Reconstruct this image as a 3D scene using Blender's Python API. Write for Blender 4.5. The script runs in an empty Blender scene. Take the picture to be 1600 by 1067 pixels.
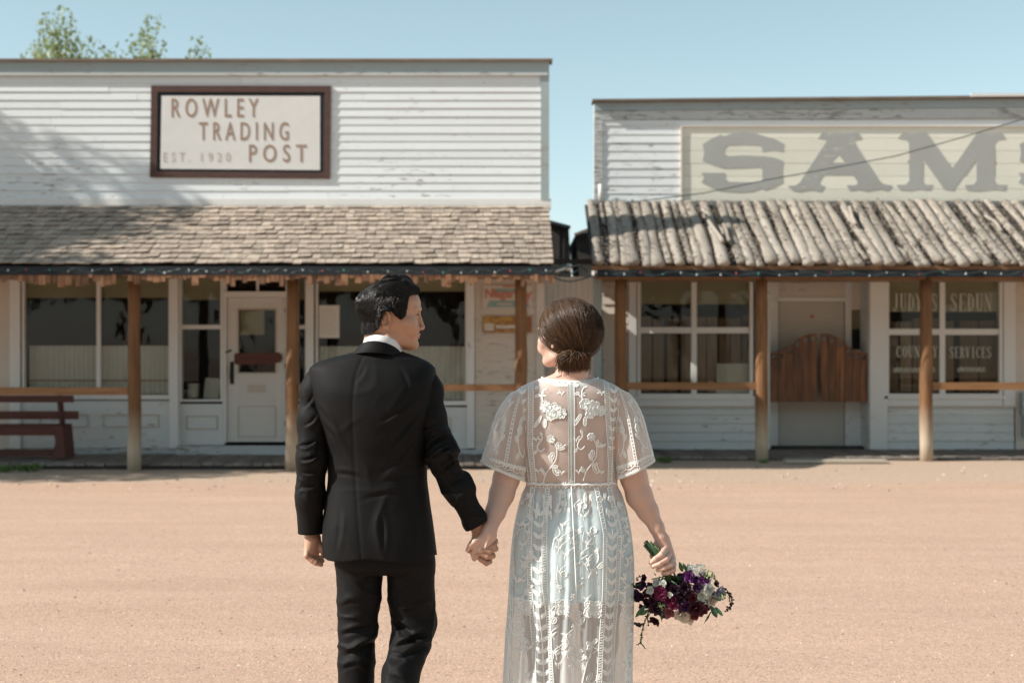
import bpy, bmesh, math, random
import numpy as np
from mathutils import Vector, Matrix, Euler
from mathutils.geometry import tessellate_polygon
R = math.radians
SC = bpy.context.scene
COL = SC.collection
random.seed(7)
RNG = np.random.RandomState(11)

# ------------------------------------------------------------ camera
FPX, HOR, CXP = 2222.0, 559.0, 800.0            # focal length and horizon of the photograph in its pixels
cd = bpy.data.cameras.new('camera'); cam = bpy.data.objects.new('camera', cd); COL.objects.link(cam)
cam.location = (0, 0, 1.5); cam.rotation_euler = (R(90), 0, 0)
cd.sensor_width = 36; cd.lens = 36 * FPX / 1600; cd.shift_y = (HOR - 533.5) / 1600
cd.clip_start = 0.1; cd.clip_end = 3000
cd.dof.use_dof = True; cd.dof.focus_distance = 4.78; cd.dof.aperture_fstop = 4.0
SC.camera = cam

# ------------------------------------------------------------ light
SUN_TO = Vector((-0.775, -0.180, 0.605)).normalized()      # direction towards the sun
world = bpy.data.worlds.new('World'); SC.world = world; world.use_nodes = True
wn = world.node_tree; wn.nodes.clear()
wo = wn.nodes.new('ShaderNodeOutputWorld'); wb = wn.nodes.new('ShaderNodeBackground')
sky = wn.nodes.new('ShaderNodeTexSky'); sky.sky_type = 'NISHITA'; sky.sun_disc = False
sky.sun_elevation = math.asin(SUN_TO.z); sky.sun_rotation = math.atan2(SUN_TO.x, SUN_TO.y)
sky.altitude = 900; sky.air_density = 1.0; sky.dust_density = .8; sky.ozone_density = 1.4
hs = wn.nodes.new('ShaderNodeHueSaturation'); hs.inputs['Saturation'].default_value = 0.66; hs.inputs['Hue'].default_value = 0.458; hs.inputs['Value'].default_value = .88
wn.links.new(sky.outputs[0], hs.inputs['Color']); wn.links.new(hs.outputs[0], wb.inputs[0])
wb.inputs[1].default_value = 0.128
wn.links.new(wb.outputs[0], wo.inputs[0])
sd = bpy.data.lights.new('sun', 'SUN'); sd.energy = 5.0; sd.angle = R(0.53); sd.color = (1.0, 0.95, 0.875)
so = bpy.data.objects.new('sun', sd); COL.objects.link(so)
so.rotation_euler = SUN_TO.to_track_quat('Z', 'Y').to_euler()
SC.view_settings.view_transform = 'Standard'; SC.view_settings.look = 'None'
SC.view_settings.exposure = 0.5; SC.view_settings.gamma = 1.0; SC.view_settings.use_curve_mapping = False
SC.render.engine = 'CYCLES'
SC.cycles.max_bounces = 8; SC.cycles.transparent_max_bounces = 24
SC.cycles.use_denoising = True

# ------------------------------------------------------------ helpers
def wx(px, Y): return (px - CXP) * Y / FPX
def wz(py, Y): return 1.5 - (py - HOR) * Y / FPX
def W(px, py, Y): return Vector((wx(px, Y), Y, wz(py, Y)))

def empty(name, loc, label=None, cat=None, group=None, parent=None):
    o = bpy.data.objects.new(name, None); COL.objects.link(o); o.location = loc
    o.empty_display_size = 0.1
    if parent is not None:
        o.parent = parent; o.location = Vector(loc) - Vector(parent_loc(parent))
    tag(o, label, cat, group)
    return o
def parent_loc(p):
    v = Vector(p.location)
    while p.parent is not None:
        p = p.parent; v = v + Vector(p.location)
    return v
def tag(o, label=None, cat=None, group=None, kind=None):
    if label: o['label'] = label
    if cat: o['category'] = cat
    if group: o['group'] = group
    if kind: o['kind'] = kind
    return o

class MB:
    """collects shapes in world coordinates, links them as ONE mesh object"""
    def __init__(s): s.v = []; s.f = []; s.mi = []; s.cur = 0
    def mat(s, i): s.cur = i; return s
    def add(s, vs, fs):
        b = len(s.v); s.v += [tuple(v) for v in vs]
        for f in fs: s.f.append([b + i for i in f]); s.mi.append(s.cur)
        return s
    def box(s, x0, x1, y0, y1, z0, z1):
        vs = [(x, y, z) for z in (z0, z1) for y in (y0, y1) for x in (x0, x1)]
        return s.add(vs, [(0,2,3,1),(4,5,7,6),(0,1,5,4),(2,6,7,3),(0,4,6,2),(1,3,7,5)])
    def obox(s, c, size, M):
        hx, hy, hz = size[0]/2, size[1]/2, size[2]/2; c = Vector(c)
        vs = [c + M @ Vector((x, y, z)) for z in (-hz, hz) for y in (-hy, hy) for x in (-hx, hx)]
        return s.add(vs, [(0,2,3,1),(4,5,7,6),(0,1,5,4),(2,6,7,3),(0,4,6,2),(1,3,7,5)])
    def beam(s, a, b, w, h, up=(0,0,1)):
        a, b = Vector(a), Vector(b); d = (b - a); L = d.length; d.normalize()
        u = Vector(up); sx = d.cross(u).normalized(); u = sx.cross(d)
        M = Matrix((sx, d, u)).transposed()
        return s.obox((a + b) / 2, (w, L, h), M)
    def tube(s, pts, rad, n=8, caps=True, sq=1.0):
        pts = [Vector(p) for p in pts]; rs = rad if hasattr(rad, '__len__') else [rad] * len(pts)
        b = len(s.v); ref = None
        for i, p in enumerate(pts):
            d = (pts[min(i+1, len(pts)-1)] - pts[max(i-1, 0)]).normalized()
            if ref is None:
                ref = Vector((0,0,1)) if abs(d.z) < 0.9 else Vector((1,0,0))
            sx = d.cross(ref).normalized(); uy = sx.cross(d).normalized(); ref = uy
            for k in range(n):
                a = 2 * math.pi * k / n
                s.v.append(tuple(p + sx * math.cos(a) * rs[i] + uy * math.sin(a) * rs[i] * sq))
        for i in range(len(pts) - 1):
            for k in range(n):
                k2 = (k + 1) % n
                s.f.append([b+i*n+k, b+i*n+k2, b+(i+1)*n+k2, b+(i+1)*n+k]); s.mi.append(s.cur)
        if caps:
            s.f.append([b + k for k in range(n)][::-1]); s.mi.append(s.cur)
            e = b + (len(pts) - 1) * n; s.f.append([e + k for k in range(n)]); s.mi.append(s.cur)
        return s
    def ball(s, c, r, n=8, m=6, sc=(1,1,1), M=None):
        c = Vector(c); vs = []; fs = []
        for i in range(m + 1):
            t = math.pi * i / m
            for k in range(n):
                a = 2 * math.pi * k / n
                v = Vector((math.sin(t)*math.cos(a)*r*sc[0], math.sin(t)*math.sin(a)*r*sc[1], math.cos(t)*r*sc[2]))
                if M is not None: v = M @ v
                vs.append(c + v)
        for i in range(m):
            for k in range(n):
                k2 = (k+1) % n; fs.append((i*n+k, (i+1)*n+k, (i+1)*n+k2, i*n+k2))
        return s.add(vs, fs)
    def poly(s, loops, fn, depth_fn=None):
        """flat filled polygon (outer + holes) given as 2D loops; fn maps (u, v, layer)"""
        flat = [p for l in loops for p in l]
        tris = tessellate_polygon([[Vector((p[0], p[1], 0)) for p in l] for l in loops])
        n = len(flat); b = len(s.v)
        for p in flat: s.v.append(tuple(fn(p[0], p[1], 0)))
        for p in flat: s.v.append(tuple(fn(p[0], p[1], 1)))
        for t in tris:
            s.f.append([b+t[0], b+t[1], b+t[2]]); s.mi.append(s.cur)
            s.f.append([b+n+t[2], b+n+t[1], b+n+t[0]]); s.mi.append(s.cur)
        o = 0
        for l in loops:
            m = len(l)
            for i in range(m):
                j = (i+1) % m
                s.f.append([b+o+i, b+o+j, b+n+o+j, b+n+o+i]); s.mi.append(s.cur)
            o += m
        return s
    def build(s, name, mats, parent=None, smooth=False, kind=None, fix=True):
        if not isinstance(mats, (list, tuple)): mats = [mats]
        me = bpy.data.meshes.new(name)
        me.from_pydata(s.v, [], s.f)
        for m in mats: me.materials.append(m)
        if len(mats) > 1: me.polygons.foreach_set('material_index', s.mi)
        if fix:
            bm = bmesh.new(); bm.from_mesh(me); bmesh.ops.recalc_face_normals(bm, faces=bm.faces); bm.to_mesh(me); bm.free()
        if smooth: me.polygons.foreach_set('use_smooth', [True] * len(me.polygons))
        me.update()
        o = bpy.data.objects.new(name, me); COL.objects.link(o)
        if parent is not None:
            o.parent = parent; o.location = -parent_loc(parent)
        if kind: o['kind'] = kind
        return o
def part(name, mats, parent, fn, **k):
    mb = MB(); fn(mb); return mb.build(name, mats, parent, **k)
def boxpart(name, m, parent, x0, x1, y0, y1, z0, z1, **k):
    return MB().box(x0, x1, y0, y1, z0, z1).build(name, m, parent, **k)
def copy_obj(o, parent=None, loc=None):
    c = o.copy(); COL.objects.link(c)
    if parent is not None: c.parent = parent
    if loc is not None: c.location = loc
    return c
def copy_tree(o, parent=None):
    c = o.copy(); COL.objects.link(c)
    if parent is not None: c.parent = parent
    for ch in list(o.children): copy_tree(ch, c)
    return c

# ------------------------------------------------------------ materials
class NT:
    def __init__(s, name):
        s.m = bpy.data.materials.new(name); s.m.use_nodes = True; s.t = s.m.node_tree; s.t.nodes.clear()
        s.out = s.n('ShaderNodeOutputMaterial')
    def n(s, ty, **k):
        nd = s.t.nodes.new(ty)
        for a, b in k.items():
            if a.startswith('i_'):
                key = a[2:]; key = int(key) if key.isdigit() else key.replace('_', ' ')
                nd.inputs[key].default_value = b
            else: setattr(nd, a, b)
        return nd
    def l(s, a, b): s.t.links.new(a, b)
    def mix(s, fac, a, b, mode='MIX'):
        nd = s.n('ShaderNodeMix', data_type='RGBA', blend_type=mode)
        for sock, v in ((nd.inputs[0], fac), (nd.inputs[6], a), (nd.inputs[7], b)):
            if hasattr(v, 'is_output'): s.l(v, sock)
            elif isinstance(v, (int, float)): sock.default_value = v if sock.type == 'VALUE' else (v, v, v, 1)
            else: sock.default_value = (*v, 1) if len(v) == 3 else v
        return nd.outputs[2]
    def math(s, op, a, b=None, c=None):
        nd = s.n('ShaderNodeMath', operation=op)
        for i, v in enumerate((a, b, c)):
            if v is None: continue
            if hasattr(v, 'is_output'): s.l(v, nd.inputs[i])
            else: nd.inputs[i].default_value = v
        return nd.outputs[0]
    def noise(s, vec, scale, detail=4, rough=.55, out=0):
        nd = s.n('ShaderNodeTexNoise'); nd.inputs['Scale'].default_value = scale
        nd.inputs['Detail'].default_value = detail; nd.inputs['Roughness'].default_value = rough
        if vec is not None: s.l(vec, nd.inputs['Vector'])
        return nd.outputs[out]
    def ramp(s, fac, stops):
        nd = s.n('ShaderNodeValToRGB'); cr = nd.color_ramp
        while len(cr.elements) < len(stops): cr.elements.new(0.5)
        for e, (p, c) in zip(cr.elements, stops):
            e.position = p; e.color = (c, c, c, 1) if isinstance(c, (int, float)) else (*c, 1)
        s.l(fac, nd.inputs[0]); return nd.outputs[0]
    def coord(s, stretch=(1, 1, 1), jitter=True):
        tc = s.n('ShaderNodeTexCoord'); mp = s.n('ShaderNodeMapping'); mp.inputs['Scale'].default_value = stretch
        s.l(tc.outputs['Object'], mp.inputs[0])
        if not jitter: return mp.outputs[0]
        oi = s.n('ShaderNodeObjectInfo'); m = s.n('ShaderNodeVectorMath', operation='ADD')
        mm = s.math('MULTIPLY', oi.outputs['Random'], 37.0)
        cb = s.n('ShaderNodeCombineXYZ'); s.l(mm, cb.inputs[0]); s.l(mm, cb.inputs[1])
        s.l(mp.outputs[0], m.inputs[0]); s.l(cb.outputs[0], m.inputs[1]); return m.outputs[0]
    def rnd(s):
        oi = s.n('ShaderNodeObjectInfo'); ge = s.n('ShaderNodeNewGeometry')
        return s.math('FRACT', s.math('ADD', oi.outputs['Random'], ge.outputs['Random Per Island']))
    def bsdf(s, col, rough=.7, bump=None, bstr=.2, bdist=.01, **k):
        b = s.n('ShaderNodeBsdfPrincipled')
        if hasattr(col, 'is_output'): s.l(col, b.inputs['Base Color'])
        else: b.inputs['Base Color'].default_value = (*col, 1)
        if hasattr(rough, 'is_output'): s.l(rough, b.inputs['Roughness'])
        else: b.inputs['Roughness'].default_value = rough
        for a, v in k.items(): b.inputs[a.replace('_', ' ')].default_value = v
        if bump is not None:
            bp = s.n('ShaderNodeBump'); bp.inputs['Strength'].default_value = bstr; bp.inputs['Distance'].default_value = bdist
            s.l(bump, bp.inputs['Height']); s.l(bp.outputs[0], b.inputs['Normal'])
        s.l(b.outputs[0], s.out.inputs[0]); return b

def wood(name, c1, c2, rough=.8, stretch=(1, 1, 14), scale=3, rv=.35, bstr=.4, low=None):
    """grain along one axis: stretch is small along the grain"""
    t = NT(name); v = t.coord(stretch)
    n1 = t.noise(v, scale, 6, .65); n2 = t.noise(v, scale * .35, 3)
    c = t.mix(t.ramp(n1, [(.3, 0), (.72, 1)]), c1, c2)
    c = t.mix(t.math('MULTIPLY', n2, .6), c, tuple(x * .55 for x in c1))
    r = t.rnd(); g = t.math('ADD', t.math('MULTIPLY', r, rv), 1 - rv / 2)
    cb = t.n('ShaderNodeCombineColor'); [t.l(g, cb.inputs[i]) for i in range(3)]
    c = t.mix(1.0, c, cb.outputs[0], 'MULTIPLY')
    if low:                                        # paler foot: (colour, z0, z1)
        tc = t.n('ShaderNodeTexCoord'); sp = t.n('ShaderNodeSeparateXYZ'); t.l(tc.outputs['Object'], sp.inputs[0])
        zz = t.math('ADD', sp.outputs[2], t.math('MULTIPLY', t.noise(v, 2), .3))
        mr = t.n('ShaderNodeMapRange'); mr.inputs[1].default_value = low[1]; mr.inputs[2].default_value = low[2]
        mr.inputs[3].default_value = 1; mr.inputs[4].default_value = 0; t.l(zz, mr.inputs[0])
        c2b = t.mix(n1, low[0], tuple(x * .6 for x in low[0]))
        c = t.mix(mr.outputs[0], c, c2b)
    t.bsdf(c, rough, n1, bstr, .006); return t.m

def paint(name, col, under, wear=.62, rough=.62, stretch=(1.2, 1, 7), scale=4, rv=.06, dirt=.25):
    """old oil paint over boards: flaked where the wear noise is high, dusty"""
    t = NT(name); v = t.coord(stretch); v0 = t.coord((1, 1, 1), False)
    n1 = t.noise(v, scale, 7, .7); big = t.noise(v0, .55, 3)
    fl = t.ramp(t.math('ADD', t.math('MULTIPLY', n1, .75), t.math('MULTIPLY', big, .35)), [(wear, 0), (wear + .015, 1)])
    c = t.mix(t.math('MULTIPLY', t.noise(v0, 1.7, 5), dirt), col, tuple(x * y for x, y in zip(col, (.72, .66, .58))))
    fine = t.ramp(t.noise(v, 14, 5, .7), [(.42, 0), (.75, 1)])
    c = t.mix(t.math('MULTIPLY', fine, .16), c, tuple(x * .6 for x in col))
    c = t.mix(fl, c, under)
    r = t.rnd(); g = t.math('ADD', t.math('MULTIPLY', r, rv), 1 - rv)
    cb = t.n('ShaderNodeCombineColor'); [t.l(g, cb.inputs[i]) for i in range(3)]
    c = t.mix(1.0, c, cb.outputs[0], 'MULTIPLY')
    t.bsdf(c, rough, t.math('SUBTRACT', t.noise(v, 9, 5), t.math('MULTIPLY', fl, .6)), .35, .004); return t.m

def plain(name, col, rough=.6, var=.12, scale=12, bump=0, **k):
    t = NT(name); v = t.coord((1, 1, 1)); n = t.noise(v, scale, 4)
    c = t.mix(n, tuple(x * (1 - var) for x in col), tuple(min(1, x * (1 + var)) for x in col))
    t.bsdf(c, rough, n if bump else None, bump, .003, **k); return t.m

def cloth(name, col, rough=.85, weave=900, wamp=.15, sheen=.3, folds=None, trans=0):
    t = NT(name); v = t.coord((1, 1, 1)); n = t.noise(v, 6, 4); f = t.noise(v, weave, 2)
    c = t.mix(t.math('MULTIPLY', n, .5), col, tuple(x * .75 for x in col))
    b = t.bsdf(c, rough, t.math('ADD', t.math('MULTIPLY', f, .3), t.noise(v, 30, 3)), wamp, .004)
    b.inputs['Sheen Weight'].default_value = sheen; b.inputs['Sheen Roughness'].default_value = .5
    return t.m

def glass_mat(name, tint=(.86, .88, .86), trans=.82):
    t = NT(name)
    tr = t.n('ShaderNodeBsdfTransparent'); tr.inputs[0].default_value = (*tint, 1)
    gl = t.n('ShaderNodeBsdfGlossy'); gl.inputs[0].default_value = (1, 1, 1, 1); gl.inputs['Roughness'].default_value = .02
    df = t.n('ShaderNodeBsdfDiffuse'); df.inputs[0].default_value = (.32, .3, .27, 1)
    fr = t.n('ShaderNodeFresnel'); fr.inputs[0].default_value = 1.55
    v = t.coord((1, 1, 1), False); bp = t.n('ShaderNodeBump'); bp.inputs['Strength'].default_value = .35; bp.inputs['Distance'].default_value = .01
    t.l(t.noise(v, 2.2, 2), bp.inputs['Height']); t.l(bp.outputs[0], gl.inputs['Normal'])
    m1 = t.n('ShaderNodeMixShader'); t.l(t.math('MULTIPLY', fr.outputs[0], .30), m1.inputs[0]); t.l(tr.outputs[0], m1.inputs[1]); t.l(gl.outputs[0], m1.inputs[2])
    m2 = t.n('ShaderNodeMixShader'); d = t.math('MULTIPLY', t.noise(v, 3, 4), .022); t.l(d, m2.inputs[0]); t.l(m1.outputs[0], m2.inputs[1]); t.l(df.outputs[0], m2.inputs[2])
    t.l(m2.outputs[0], t.out.inputs[0]); return t.m

M = {}
M['white'] = paint('white_paint', (.77, .81, .82), (.36, .33, .29), wear=.665)
M['white_old'] = paint('white_paint_worn', (.70, .73, .72), (.30, .27, .24), wear=.66, dirt=.5)
M['white_trim'] = paint('white_trim', (.77, .77, .745), (.35, .32, .28), wear=.70, stretch=(4, 1, 1.2))
M['cream_wall'] = paint('cream_wall', (.68, .61, .53), (.33, .30, .26), wear=.67, dirt=.4)
M['grey_trim'] = paint('grey_trim', (.36, .43, .44), (.30, .28, .25), wear=.62, dirt=.5)
M['pale_grey'] = paint('pale_grey_trim', (.55, .58, .58), (.27, .25, .22), wear=.60, dirt=.5)
M['brown_cap'] = wood('brown_cap', (.16, .11, .08), (.28, .22, .17), stretch=(1, 8, 8))
M['sign_frame'] = wood('sign_frame_wood', (.075, .035, .028), (.12, .06, .045), stretch=(2, 8, 8), rv=.1)
M['sign_board'] = plain('sign_board_white', (.68, .67, .64), .7, .08, 5, .2)
M['sign_text'] = plain('sign_letter_brown', (.32, .215, .155), .8, .3, 30)
M['sign_faded'] = plain('sign_letter_faded', (.50, .44, .38), .8, .15, 30)
M['cream_board'] = paint('cream_sign_board', (.82, .81, .70), (.45, .42, .36), wear=.70, rv=.1, dirt=.35)
M['grey_letter'] = paint('grey_letter', (.42, .43, .415), (.60, .59, .50), wear=.66, dirt=.6, stretch=(1.2, 1, 9))
M['shingle'] = wood('shingle_wood', (.30, .232, .175), (.56, .465, .38), stretch=(8, 1, 1), rv=.5, scale=4)
M['fringe'] = wood('fringe_wood', (.18, .08, .035), (.36, .20, .11), stretch=(8, 8, 1), rv=.9)
M['log'] = wood('roof_log', (.25, .21, .17), (.46, .41, .345), stretch=(9, .8, .8), rv=.35, scale=2.6, bstr=.9)
M['debris'] = wood('roof_debris', (.13, .10, .075), (.38, .31, .24), stretch=(3, 3, 3), rv=.8)
M['post'] = wood('post_wood', (.12, .052, .017), (.31, .150, .058), stretch=(9, 9, .7), rv=.2, scale=2.4, low=((.52, .42, .30), .45, 1.0))
M['rail'] = wood('rail_wood', (.20, .092, .034), (.38, .20, .09), stretch=(.8, 9, 9), rv=.3)
M['dark_wood'] = wood('dark_wood', (.03, .026, .024), (.075, .065, .055), stretch=(1, 9, 9), rv=.4)
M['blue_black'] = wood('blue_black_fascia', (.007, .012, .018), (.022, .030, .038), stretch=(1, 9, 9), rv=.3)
M['red_wood'] = wood('bench_wood', (.085, .030, .022), (.15, .055, .04), stretch=(1, 8, 8), rv=.25)
M['batwing'] = wood('batwing_wood', (.045, .016, .005), (.38, .145, .042), stretch=(9, 9, .8), rv=.5, scale=2.2, rough=.5)
M['inner_board'] = wood('inner_boards', (.24, .15, .09), (.42, .28, .18), stretch=(9, 9, 1), rv=.5)
M['plank'] = wood('boardwalk_plank', (.17, .145, .125), (.33, .29, .25), stretch=(9, 1, 9), rv=.5)
M['sunplank'] = wood('sunlit_plank', (.42, .36, .28), (.60, .52, .42), stretch=(1, 9, 9), rv=.2)  # pale wood, with the sun patch by the entry put into its colour
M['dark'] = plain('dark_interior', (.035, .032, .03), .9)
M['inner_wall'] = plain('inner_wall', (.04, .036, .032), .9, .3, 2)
M['shade'] = plain('roller_shade', (.42, .36, .24), .9, .1, 3)
M['curtain'] = cloth('curtain_cloth', (.80, .77, .72), sheen=0)
M['glass'] = glass_mat('window_glass')
M['door'] = paint('door_paint', (.70, .68, .63), (.4, .37, .33), wear=.76, dirt=.4, stretch=(4, 1, 1.5))
M['door_old'] = paint('old_door_paint', (.56, .53, .475), (.4, .37, .33), wear=.72, dirt=.7, stretch=(4, 1, 1.5))
M['moulding'] = paint('moulding_paint', (.56, .50, .43), (.4, .37, .33), wear=.74)
M['iron'] = plain('black_iron', (.02, .02, .02), .45, .2, Metallic=.6)
M['wire'] = plain('wire_dark', (.03, .045, .045), .5)
M['paper'] = plain('paper', (.70, .69, .64), .8, .05)
M['gold_text'] = plain('window_letter', (.56, .55, .46), .6, .1)
# ------------------------------------------------------------ ground
t = NT('ground_earth')
tc = t.n('ShaderNodeTexCoord'); pos = tc.outputs['Object']
sp = t.n('ShaderNodeSeparateXYZ'); t.l(pos, sp.inputs[0])
def strv(sx, sy):
    mp = t.n('ShaderNodeMapping'); mp.inputs['Scale'].default_value = (sx, sy, 1); t.l(pos, mp.inputs[0]); return mp.outputs[0]
tracks = t.noise(strv(.18, 1.3), 1.6, 5, .6); patch = t.noise(pos, .45, 4); grit = t.noise(pos, 110, 4, .7); mid = t.noise(pos, 9, 5, .7)
vor = t.n('ShaderNodeTexVoronoi'); vor.inputs['Scale'].default_value = 95; t.l(pos, vor.inputs['Vector'])
base = t.mix(t.ramp(tracks, [(.2, 0), (.8, 1)]), (.44, .282, .196), (.545, .368, .268))
base = t.mix(t.math('MULTIPLY', t.ramp(patch, [(.4, 0), (.7, 1)]), .5), base, (.49, .325, .232))
base = t.mix(t.math('MULTIPLY', t.ramp(mid, [(.45, 0), (.7, 1)]), .18), base, (.37, .24, .168))
yy = t.math('ADD', sp.outputs[1], t.math('MULTIPLY', t.noise(strv(.5, .5), 1.2, 4), 1.1))
mr = t.n('ShaderNodeMapRange'); mr.inputs[1].default_value = 17.3; mr.inputs[2].default_value = 18.1; t.l(yy, mr.inputs[0])
base = t.mix(t.math('MULTIPLY', t.ramp(t.noise(pos, 2.6, 6, .75), [(.56, 0), (.70, 1)]), .28), base, (.60, .45, .34))
base = t.mix(mr.outputs[0], base, t.mix(mid, (.51, .375, .275), (.41, .30, .215)))
sep = t.n('ShaderNodeSeparateColor'); t.l(vor.outputs['Color'], sep.inputs[0])
gv = t.ramp(sep.outputs[0], [(.05, .62), (.2, .95), (.8, 1.02), (.97, 1.3)])
base = t.mix(.8, base, gv, 'MULTIPLY')
gg = t.ramp(grit, [(.3, .78), (.7, 1.12)])
base = t.mix(.8, base, gg, 'MULTIPLY')
h = t.math('ADD', t.math('MULTIPLY', grit, .5), t.math('ADD', t.math('MULTIPLY', vor.outputs['Distance'], -.35), t.math('MULTIPLY', mid, .28)))
t.bsdf(base, .95, h, .38, .02)
M['ground'] = t.m
def grid_sheet(mb, x0, x1, y0, y1, nx, ny, zf):
    vs = []; fs = []
    for j in range(ny + 1):
        for i in range(nx + 1):
            x = x0 + (x1 - x0) * i / nx; y = y0 + (y1 - y0) * j / ny; vs.append((x, y, zf(x, y)))
    for j in range(ny):
        for i in range(nx): fs.append((j*(nx+1)+i, j*(nx+1)+i+1, (j+1)*(nx+1)+i+1, (j+1)*(nx+1)+i))
    mb.add(vs, fs)
mb = MB()
def gz(x, y):
    w = max(0, min(1, (18 - abs(x)) / 4)) * max(0, min(1, (y - 1) / 2)) * max(0, min(1, (18.4 - y) / 1.5))
    return w * (.012 * math.sin(x * 1.3 + 1.7 * math.sin(y * .9)) * math.sin(y * 2.1 + .6 * x) + .003 * math.sin(y * 4.6 + .8 * math.sin(x * .7))) - .002
xs = [-1500, -400, -120, -50, -30] + [-18 + .3 * i for i in range(121)] + [30, 50, 120, 400, 1500]
ys = [-1500, -400, -120, -40, -10, 0] + [.5 + .25 * i for i in range(75)] + [19.6, 22, 30, 50, 120, 400, 2500]
vs = [(x, y, gz(x, y)) for y in ys for x in xs]; nx = len(xs)
fs = [(j*nx+i, j*nx+i+1, (j+1)*nx+i+1, (j+1)*nx+i) for j in range(len(ys)-1) for i in range(nx-1)]
mb.add(vs, fs); ground = mb.build('ground', M['ground'], smooth=True, kind='structure')

# loose stones and gravel lying on the road
def stones(name, n, area, rmin, rmax, mat, seed, pw=2.5):
    rs = random.Random(seed); mb = MB()
    base = [(1,0,0),(-1,0,0),(0,1,0),(0,-1,0),(0,0,1),(0,0,-.4)]
    fcs = [(0,2,4),(2,1,4),(1,3,4),(3,0,4),(2,0,5),(1,2,5),(3,1,5),(0,3,5)]
    for _ in range(n):
        x = rs.uniform(area[0], area[1]); y = area[2] + (area[3] - area[2]) * rs.random() ** 1.6
        r = rmin + (rmax - rmin) * rs.random() ** pw; a = rs.uniform(0, 6.28); ca, sa = math.cos(a), math.sin(a)
        sx, sy, sz = rs.uniform(.7, 1.3), rs.uniform(.6, 1.1), rs.uniform(.35, .75)
        vs = []
        for p in base:
            j = [rs.uniform(.8, 1.2) for _ in range(3)]
            u, v, w = p[0]*sx*r*j[0] + rs.uniform(-.2,.2)*r, p[1]*sy*r*j[1] + rs.uniform(-.2,.2)*r, p[2]*sz*r*j[2]
            vs.append((x + u*ca - v*sa, y + u*sa + v*ca, gz(x, y) + w + r * .1))
        mb.add(vs, fcs)
    return mb.build(name, mat, kind='stuff', fix=False)
t = NT('stone'); c = t.ramp(t.rnd(), [(0, (.16, .12, .10)), (.35, (.40, .26, .19)), (.7, (.55, .38, .29)), (1, (.68, .58, .48))]); t.bsdf(c, .9); M['stone'] = t.m
o = stones('gravel', 9000, (-3.6, 3.6, 6.0, 12.5), .0016, .010, M['stone'], 3, 4); tag(o, 'fine reddish gravel scattered over the dirt road', 'gravel')
o = stones('roadside_stones', 700, (-8, 8.6, 16.2, 19.6), .008, .035, M['stone'], 5, 3); tag(o, 'small pale stones along the edge of the road by the boardwalk', 'stones')

# ------------------------------------------------------------ trees
def leaf_mat(name, a, b, tr=.35):
    t = NT(name); r = t.rnd(); v = t.coord((1, 1, 1), False)
    c = t.mix(r, a, b); c = t.mix(t.math('MULTIPLY', t.noise(v, .8, 3), .5), c, tuple(x * 1.5 for x in b))
    d = t.n('ShaderNodeBsdfDiffuse'); tl = t.n('ShaderNodeBsdfTranslucent'); g = t.n('ShaderNodeBsdfGlossy'); g.inputs['Roughness'].default_value = .45
    g.inputs[0].default_value = (.6, .6, .6, 1)
    t.l(c, d.inputs[0]); t.l(c, tl.inputs[0]); m = t.n('ShaderNodeMixShader'); m.inputs[0].default_value = tr
    t.l(d.outputs[0], m.inputs[1]); t.l(tl.outputs[0], m.inputs[2])
    m2 = t.n('ShaderNodeMixShader'); m2.inputs[0].default_value = .06; t.l(m.outputs[0], m2.inputs[1]); t.l(g.outputs[0], m2.inputs[2])
    t.l(m2.outputs[0], t.out.inputs[0]); return t.m
M['leaf'] = leaf_mat('cottonwood_leaf', (.07, .10, .035), (.15, .19, .07), .4)
M['leaf_pale'] = leaf_mat('pale_leaf', (.15, .20, .08), (.27, .31, .13), .45)
M['bark'] = wood('bark', (.10, .08, .06), (.20, .17, .14), stretch=(6, 6, 1))
def leaf_cloud(mb, rs, c, rad, n, size, ctr=None):
    for _ in range(n):
        while True:
            p = Vector((rs.uniform(-1, 1), rs.uniform(-1, 1), rs.uniform(-1, 1)))
            if p.length < 1: break
        p = Vector(c) + Vector((p.x*rad[0], p.y*rad[1], p.z*rad[2]))
        s = size * rs.uniform(.6, 1.3)
        e = Euler((rs.uniform(0, 6.3), rs.uniform(0, 6.3), rs.uniform(0, 6.3))).to_matrix()
        a, b = e @ Vector((s, 0, 0)), e @ Vector((0, s * .6, s * .1))
        mb.add([p - a, p - b, p + a, p + b], [(0, 1, 2, 3)])
def tree(loc, h, crown, n_br, leaves, lsize, seed, label, group=None, mat='leaf', cz=None):
    rs = random.Random(seed); loc = Vector(loc)
    root = empty('cottonwood_tree', loc, label, 'tree', group)
    tb = MB(); th = h * .42
    pts = [loc + Vector((.15*math.sin(i*.9)*i*.3, .1*math.cos(i)*i*.3, th*i/5)) for i in range(6)]
    tb.tube(pts, [h*.032*(1-.10*i) for i in range(6)], 10); top = pts[-1]
    tb.build('trunk', M['bark'], root, smooth=True)
    lb = MB(); bb = MB()
    for k in range(n_br):
        a = rs.uniform(0, 6.283); e = rs.uniform(-.25, 1.0)
        rr = rs.uniform(.45, 1.0)
        q = Vector((math.cos(a)*math.cos(e), math.sin(a)*math.cos(e), math.sin(e)))
        c = loc + Vector((q.x*crown[0]*rr, q.y*crown[1]*rr, h*.60 + q.z*crown[2]*rr))
        m = top.lerp(c, .5) + Vector((0, 0, -.08*h*rs.random()))
        bb.tube([top - Vector((0,0,rs.uniform(0,th*.3))), m, c], [h*.014, h*.008, h*.003], 5, False)
        cr = rs.uniform(.16, .28)
        leaf_cloud(lb, rs, c, (crown[0]*cr, crown[1]*cr, crown[2]*cr*.95), int(leaves / n_br * rs.uniform(.6, 1.4)), lsize)
    bb.build('limb', M['bark'], root, smooth=True, kind='stuff')
    lb.build('crown', M[mat], root, fix=False, kind='stuff')
    return root
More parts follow.
